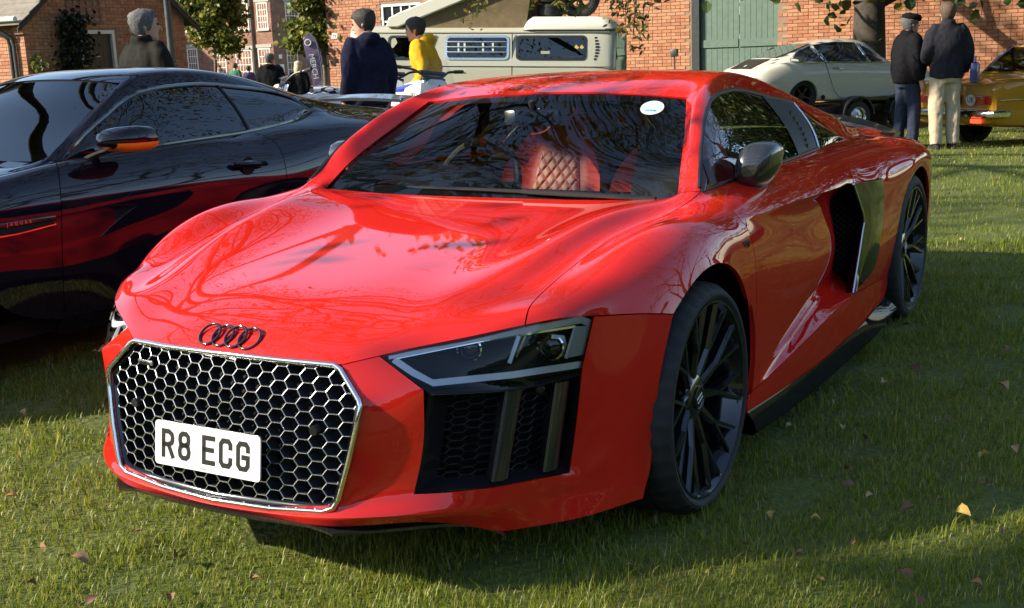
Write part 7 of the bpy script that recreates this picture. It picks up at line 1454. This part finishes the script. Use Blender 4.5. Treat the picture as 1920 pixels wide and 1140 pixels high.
# ---------------------------------------------------------------- motorcycles and flag
def motorbike(label, loc, heading, body, seat, accent, screen=False, plate='6', zebra=False, lean=.12):
    b = thing('motorcycle', label, 'motorcycle', loc, heading, 'motorcycles behind the coupes'); b.rotation_euler = (0, lean, heading); b.scale = (1.04, 1.04, 1.04)
    for y in (.74, -.70):
        w_ = bpy.data.objects.new('wheel', None); C.objects.link(w_); w_.parent = b; w_.location = (0, y, .33)
        MB().lathe([(.03, .26), (.045, .28), (.045, .31), (.02, .33), (-.02, .33), (-.045, .31), (-.045, .28), (-.03, .26)], 40, 'X').build('tyre', M['rubber'], w_)
        MB().lathe([(.022, .262), (.022, .245), (-.022, .245), (-.022, .262)], 32, 'X').build('rim', M['satin_black'], w_)
        m = MB()
        for k in range(12): a = k*pi/6; m.tube([(.02*(-1)**k, .03*cos(a+.3), .03*sin(a+.3)), (0, .25*cos(a), .25*sin(a))], .003, 4)
        kind(m.build('spokes', M['silver'], w_), 'stuff'); MB().lathe([(.06, .001), (.06, .04), (-.06, .04), (-.06, .001)], 16, 'X').build('hub', M['dullmetal'], w_)
    for s_ in (-1, 1):
        MB().tube([(s_*.095, .73, .33), (s_*.095, .60, .62)], .028, 8).build('fork_leg', M['dullmetal'], b); MB().tube([(s_*.095, .60, .62), (s_*.095, .40, 1.05)], .024, 8).build('fork_tube', M['chrome'], b)
        MB().tube([(s_*.28, .27, 1.145), (s_*.39, .23, 1.155)], .018, 8).build('grip', M['rubber'], b); MB().tube([(s_*.26, .31, 1.15), (s_*.38, .33, 1.14)], .006, 5).build('lever', M['satin_black'], b)
        m = MB(); m.grid([[V((s_*(.13+.05*t), .42-.62*t, .93-.02*t)) for t in (0, .5, 1)], [V((s_*(.19+.02*t), .40-.5*t, .78)) for t in (0, .5, 1)], [V((s_*.14, .34-.3*t, .55)) for t in (0, .5, 1)]]); o = m.build('shroud', body, b); o.modifiers.new('s', 'SOLIDIFY').thickness = .008
        m = MB(); m.prism([(s_*.13, -.38, .86), (s_*.13, -.80, .88), (s_*.13, -.72, .66), (s_*.13, -.45, .62)], (s_*.008, 0, 0)); m.build('side_panel', body, b, smooth=False)
        MB().tube([(s_*.08, .34, .95), (s_*.11, .25, .45), (s_*.11, -.15, .32), (s_*.10, -.25, .70), (s_*.07, .25, .90)], .018, 6).build('frame_tube', M['satin_black'], b)
        MB().tube([(s_*.05, -.70, .33), (s_*.09, -.2, .38)], .025, 6).build('swing_arm', M['dullmetal'], b)
    MB().tube(spl([(-.30, .27, 1.145), (-.18, .34, 1.13), (-.08, .40, 1.075), (.08, .40, 1.075), (.18, .34, 1.13), (.30, .27, 1.145)], 16), .0125, 8).build('handlebar', M['satin_black'], b)
    MB().tube([(-.13, .37, 1.11), (.13, .37, 1.11)], .022, 8).build('bar_pad', M['plastic'], b)
    MB().box((0, .40, 1.05), (.24, .06, .03), bev=.008).build('top_clamp', M['satin_black'], b)
    m = MB(); ell = [(.28, .06, .80, .02), (.22, .11, .93, .05), (.05, .13, .97, .07), (-.12, .11, .95, .06), (-.2, .05, .9, .03)]; R_ = [[V((rx*cos(t), y, z-.08+(.10 if sin(t) > 0 else .18)*sin(t)*rx/.13)) for t in [2*pi*k/16 for k in range(16)]] for y, rx, z, _ in ell]; m.grid(R_, cu=True); m.build('fuel_tank', seat if zebra else body, b, ang=60)
    m = MB(); R_ = [[V((rx*cos(t), y, z+.05*sin(t))) for t in [2*pi*k/14 for k in range(14)]] for y, rx, z in ((.12, .07, .97), (-.05, .11, .96), (-.3, .13, .92), (-.6, .12, .94), (-.8, .08, .97), (-.84, .04, .97))]; m.grid(R_, cu=True); m.build('seat', seat, b, ang=60)
    m = MB(); m.grid([[V((x, y, z-abs(x)*.3)) for x in (-.09, 0, .09)] for y, z in ((-.70, .93), (-.9, .99), (-1.08, 1.03))]); o = m.build('rear_mudguard', body, b); o.modifiers.new('s', 'SOLIDIFY').thickness = .008
    m = MB(); m.grid([[V((x, .74+.50*cos(a), .40+.42*sin(a)-abs(x)*.25)) for x in (-.08, 0, .08)] for a in (2.2, 1.8, 1.4, 1.0, .6, .3)]); o = m.build('front_mudguard', body, b); o.modifiers.new('s', 'SOLIDIFY').thickness = .008
    MB().box((0, .0, .52), (.24, .36, .30), bev=.05).box((0, .06, .72), (.16, .2, .2), bev=.03).build('engine', M['dullmetal'], b)
    MB().tube(spl([(.12, .18, .62), (.15, .26, .42), (.16, 0, .30), (.17, -.35, .55), (.17, -.75, .80)], 14), [.022]*8+[.03, .045, .05, .05, .05, .045], 8).build('exhaust', M['dullmetal'], b)
    pl_ = bpy.data.objects.new('number_board', None); C.objects.link(pl_); pl_.parent = b; pl_.matrix_local = frame_matrix((0, .53, .93), (-1, 0, 0), (0, -.45, .9))
    MB().prism([(x, y, 0) for x, y in rrect(.22, .26, .06)], (0, 0, .01)).build('board', M['white_plate'], pl_, smooth=False)
    to = link('board_number', text_mesh(plate, .20, .001), M['ink'], pl_, smooth=False); to.location = (0, 0, .0115)
    if screen:
        m = MB(); m.grid([[V((.17*sin(a)*f, .56+.08*cos(a)-.16*q_, .96+.28*q_)) for a in (-1.3, -.8, -.3, .3, .8, 1.3)] for f, q_ in ((1, 0), (.95, .5), (.7, 1))]); m.build('screen', M['lens'], b, ang=180)
        for s_ in (-1, 1):
            m = MB(); m.grid([[V((s_*.10, .72, .98)), V((s_*.19, .48, 1.02)), V((s_*.21, .22, .95))], [V((s_*.10, .70, .74)), V((s_*.22, .45, .70)), V((s_*.24, .15, .62))]]); o = m.build('fairing', body, b); o.modifiers.new('s', 'SOLIDIFY').thickness = .006
            to = link('fairing_text', text_mesh('ODIE', .10, .001, 1.0, .2), M['ink'], b, smooth=False); to.matrix_local = frame_matrix((s_*.212, .40, .87), (-.15*s_, -s_ if s_ > 0 else 1, -.1), (0, 0, 1))
            m = MB(); m.prism([(s_*.203, .62, .80), (s_*.222, .48, .80), (s_*.226, .46, .72), (s_*.20, .62, .74)], (s_*.006, 0, 0)); m.build('accent_panel', accent, b, smooth=False)
    return b
zeb = mat('zebra seat cover', (.5, .5, .5), .7); tc = N(zeb, 'ShaderNodeTexCoord'); wv_ = N(zeb, 'ShaderNodeTexWave', i_Scale=7., i_Distortion=9., i_Detail=2.); L(zeb, tc.outputs['Object'], wv_.inputs['Vector']); L(zeb, ramp(zeb, wv_.outputs[0], [(.46, (.015, .015, .015)), (.54, (.62, .62, .60))]), bsdf(zeb).inputs['Base Color'])
gl_white = mat('white bike plastic', (.68, .68, .66), .3, coat=.3); gl_red = mat('red bike plastic', (.45, .015, .015), .3, coat=.3); gl_blue = mat('blue bike plastic', (.02, .045, .30), .3, coat=.3)
motorbike('white motorcycle with zebra-striped seat and wide handlebars', (-5.95, 6.95, 0), dirn(-.85, -.45), gl_white, zeb, gl_white, zebra=True, plate='7', lean=.1)
motorbike('red motorcycle with white number board mostly hidden behind the man in navy', (-5.75, 7.65, 0), dirn(.15, -1), gl_red, gl_red, gl_white, plate='6', lean=-.1)
motorbike('blue and white faired motorcycle in front of the man in yellow', (-4.98, 7.02, 0), dirn(.45, -.85), gl_white, gl_blue, gl_red, True, plate='4', lean=-.12)
# feather flag
fl = thing('feather_flag', 'purple feather flag with white lettering beside the yard building', 'flag', (-13.55, 16.3, -.2), dirn(0, 1))
MB().tube(spl([(0, 0, 0), (0, 0, 1.0), (-.02, 0, 1.6), (-.10, 0, 2.0), (-.22, 0, 2.12)], 12), .012, 6).build('pole', M['silver'], fl)
ol = spl([(.0, 0, .95), (.02, 0, 1.5), (-.03, 0, 1.85), (-.14, 0, 2.06), (-.26, 0, 2.06), (-.33, 0, 1.92), (-.30, 0, 1.6), (-.22, 0, 1.25), (-.16, 0, .98)], 40, True)
pur = noisy(mat('purple flag cloth', (.13, .09, .17), .8), [(.3, (.11, .075, .15)), (.8, (.16, .11, .20))], 4)
MB().prism([V((p.x, .012*sin(p.z*7), p.z)) for p in ol], (0, .003, 0)).build('flag_cloth', pur, fl, smooth=False)
to = link('flag_lettering', text_mesh('MERCH', .155, .002, 1.0), M['white_plate'], fl, smooth=False); to.matrix_local = frame_matrix((-.155, -.020, 1.42), (.13, 0, -1), (1, 0, .1), (0, -1, 0))
m = MB(); m.tube([V((-.235+.06*cos(t), -.018, 1.90+.06*sin(t))) for t in [2*pi*k/20 for k in range(20)]], .012, 6, closed=True); m.build('flag_emblem', M['white_plate'], fl)

# ---------------------------------------------------------------- grass and fallen leaves
import numpy as np
def blades(n, seed, rmin, rmax, a0, a1, seg):
    g = np.random.default_rng(seed)
    r = np.exp(g.uniform(np.log(rmin), np.log(rmax), n)); a = g.uniform(a0, a1, n)
    x = 2.07+r*np.sin(a); y = -3.02+r*np.cos(a)
    keep = ~((np.abs(x) < .62) & (y > -.30) & (y < 3.2))
    keep &= ~((x > -3.9) & (x < -2.5) & (y > -.6) & (y < 3.4))
    x, y, r = x[keep], y[keep], r[keep]; n = len(x)
    pat = np.array([noise.noise(V((px*.9, py*.9, 3.))) for px, py in zip(x, y)]); pat2 = np.array([noise.noise(V((px*4., py*4., 9.))) for px, py in zip(x, y)])
    keep = (pat2 > -.34) | (g.random(n) < .22); x, y, r, pat, pat2 = x[keep], y[keep], r[keep], pat[keep], pat2[keep]; n = len(x)
    z = np.array([gz(px, py) for px, py in zip(x, y)])
    h = g.uniform(.014, .036, n)*(1+.35*pat+.55*pat2+.5*np.maximum(0, pat2-.25))*(1+np.minimum(.5, r*.02)); h[g.random(n) < .04] *= 1.7
    wd = (.0010+.0006*r)*g.uniform(.7, 1.35, n)
    th = g.uniform(0, 2*np.pi, n); lean = g.uniform(.05, .95, n)*h; d = np.stack([np.cos(th), np.sin(th)], 1); s = np.stack([-np.sin(th), np.cos(th)], 1)*wd[:, None]/2
    P = np.stack([x, y, z-.004], 1)
    def pt(f, sgn, lf): return np.concatenate([P[:, :2]+d*(lean*lf)[:, None]+s*sgn, (P[:, 2]+h*f)[:, None]], 1)
    if seg == 2:
        vs = np.stack([pt(0, -1, 0), pt(0, 1, 0), pt(.6, .8, .35), pt(.6, -.8, .35), pt(1, 0, 1)], 1).reshape(-1, 3); k = 5
        loops = (np.array([0, 1, 2, 3, 3, 2, 4])[None]+np.arange(n)[:, None]*k).reshape(-1); tot = np.tile([4, 3], n)
    else:
        vs = np.stack([pt(0, -1, 0), pt(0, 1, 0), pt(1, 0, .8)], 1).reshape(-1, 3); k = 3
        loops = np.arange(n*3); tot = np.full(n, 3)
    return vs, loops, tot
parts_ = [blades(380000, 1, .85, 8.0, -1.25, .45, 2), blades(150000, 2, 5.0, 24.0, -.95, .20, 1)]
vs = np.concatenate([p[0] for p in parts_]); off_ = 0; ls = []
for p in parts_: ls.append(p[1]+off_); off_ += len(p[0])
ls = np.concatenate(ls); tot = np.concatenate([p[2] for p in parts_])
me = bpy.data.meshes.new('grass'); me.vertices.add(len(vs)); me.vertices.foreach_set('co', vs.astype(np.float32).ravel()); me.loops.add(len(ls)); me.loops.foreach_set('vertex_index', ls.astype(np.int32))
me.polygons.add(len(tot)); st_ = np.concatenate([[0], np.cumsum(tot)[:-1]]).astype(np.int32); me.polygons.foreach_set('loop_start', st_); me.polygons.foreach_set('loop_total', tot.astype(np.int32)); me.update(calc_edges=True)
M['grass'] = leaf_mat('lawn grass', [(0, (.11, .15, .012)), (.45, (.19, .24, .015)), (.8, (.27, .29, .025)), (.93, (.33, .28, .06)), (1, (.46, .38, .15))], .5)
kind(link('grass', me, M['grass'], None, smooth=False), 'stuff')['label'] = 'short green lawn grass'
# fallen leaves
LB = [noisy(mat(f'dry leaf {i}', a, .7), [(.3, a), (.75, b)], 30, bump=.3) for i, (a, b) in enumerate([((.16, .07, .025), (.25, .12, .045)), ((.28, .17, .07), (.38, .25, .12)), ((.36, .23, .04), (.44, .30, .08)), ((.10, .04, .018), (.18, .075, .035))])]
def leaf_mesh(seed, mt):
    r = random.Random(seed); n = 7; rows_ = []; cv = r.uniform(.5, 1.3); tw = r.uniform(-.4, .4)
    for i in range(n):
        t = i/(n-1); w_ = .42*sin(pi*min(1, t*1.02))**.8*(1-.35*t)*r.uniform(.85, 1.1)+.01; row = []
        for q_ in (-1, -.5, 0, .5, 1): row.append(V((q_*w_, t-.5, cv*(q_*q_)*w_*.8+.16*sin(t*3.1+tw)+tw*q_*w_*t)))
        rows_.append(row)
    m = MB(); m.grid(rows_); m.tube([(0, -.5, rows_[0][2].z), (.02, -.62, .02), (.05, -.75, 0)], .012, 4); me = mesh('fallen_leaf', m.v, m.f); me.materials.append(mt); me.polygons.foreach_set('use_smooth', [True]*len(me.polygons)); return me
LM = [leaf_mesh(60+i, LB[i % 4]) for i in range(12)]
LEAF = [(1.235, 0.363, 0.039), (1.221, 0.653, 0.039), (1.142, -0.067, 0.03), (1.579, 0.633, 0.038), (1.654, 0.757, 0.036), (1.541, -0.287, 0.035), (1.142, -0.289, 0.023), (1.593, -0.423, 0.031), (-0.175, -1.259, 0.036), (-0.017, -1.158, 0.03), (-0.581, -1.081, 0.032), (-1.736, -0.253, 0.04), (-1.806, 0.029, 0.037), (-1.535, -0.018, 0.048), (1.522, 1.437, 0.046), (1.111, 1.361, 0.038), (1.121, 0.74, 0.027), (0.997, 0.335, 0.021), (1.518, 0.241, 0.029), (1.602, 0.429, 0.021), (1.633, 0.396, 0.024), (1.597, 0.149, 0.045), (1.343, 0.175, 0.026), (1.466, 2.001, 0.038), (1.0, 2.315, 0.041), (1.366, -0.401, 0.022), (-2.251, 0.55, 0.038), (-0.406, -0.9, 0.031), (-1.003, -0.86, 0.039), (1.38, -0.153, 0.018), (1.282, -0.289, 0.02), (0.955, 0.164, 0.024), (1.417, 0.979, 0.024), (1.135, 2.332, 0.027), (1.216, 3.314, 0.027), (0.81, 4.813, 0.026), (1.191, 4.308, 0.031), (0.948, 0.716, 0.027), (1.014, 1.009, 0.025), (1.26, 0.977, 0.028), (1.115, -0.487, 0.024), (0.914, -0.514, 0.02), (0.11, -0.994, 0.023), (-0.392, -1.264, 0.027), (1.708, 0.073, 0.03), (1.697, -0.277, 0.027), (1.275, 0.036, 0.019), (1.044, -0.617, 0.019), (0.995, 3.546, 0.025), (1.345, 2.579, 0.024), (0.694, 6.682, 0.028), (0.242, 7.686, 0.027), (0.638, 8.619, 0.029), (-1.769, 1.06, 0.039), (0.567, 3.569, 0.032), (-7.641, 2.158, 0.036), (-8.845, 8.459, 0.042), (2.61, 1.741, 0.046), (-0.882, 5.289, 0.047), (-5.681, 1.879, 0.045), (1.012, -1.666, 0.052), (-1.303, 4.645, 0.052), (1.21, 10.294, 0.04), (2.343, 1.426, 0.053), (2.417, -1.048, 0.033), (-8.379, 7.43, 0.041), (1.461, 0.122, 0.043), (-1.14, 9.405, 0.047), (4.88, 8.127, 0.055), (1.776, -0.709, 0.052), (5.851, 9.258, 0.044), (1.901, -0.424, 0.051), (1.252, -0.047, 0.032), (4.223, 12.46, 0.032), (2.32, 1.089, 0.034), (-3.793, 4.322, 0.052), (1.87, 0.402, 0.052), (3.691, 1.84, 0.055), (0.912, -1.5, 0.045), (-0.122, -1.776, 0.04), (1.581, -0.78, 0.031), (2.589, 0.235, 0.054), (2.829, 0.722, 0.042), (-0.319, 3.61, 0.045), (0.66, 3.693, 0.032), (1.184, 1.577, 0.047), (-2.455, 3.756, 0.048), (0.458, -2.133, 0.047), (2.904, -0.292, 0.041), (1.273, 0.227, 0.039), (0.384, -1.224, 0.041), (1.893, -1.005, 0.038), (-4.232, 5.881, 0.041), (2.401, -0.681, 0.038), (0.149, 9.104, 0.041), (0.593, -1.508, 0.043), (-5.451, 3.951, 0.051), (-0.18, -0.978, 0.05), (0.345, 7.076, 0.039), (-0.408, -1.102, 0.05)]
r = random.Random(77)
for i, (x, y, s_) in enumerate(LEAF):
    k_ = r.randrange(12); o = bpy.data.objects.new('fallen_leaf', LM[k_]); C.objects.link(o); o.location = (x, y, gz(x, y)+.028+r.uniform(0, .012)); o.scale = (s_, s_, s_); o.rotation_euler = (r.uniform(-.5, .5), r.uniform(-.5, .5), r.uniform(0, 6.28))
    tag(o, ('curled brown leaf fallen on the lawn', 'pale tan leaf fallen on the lawn', 'yellow leaf fallen on the lawn', 'dark red-brown leaf fallen on the lawn')[k_ % 4], 'leaf', 'fallen leaves on the lawn')
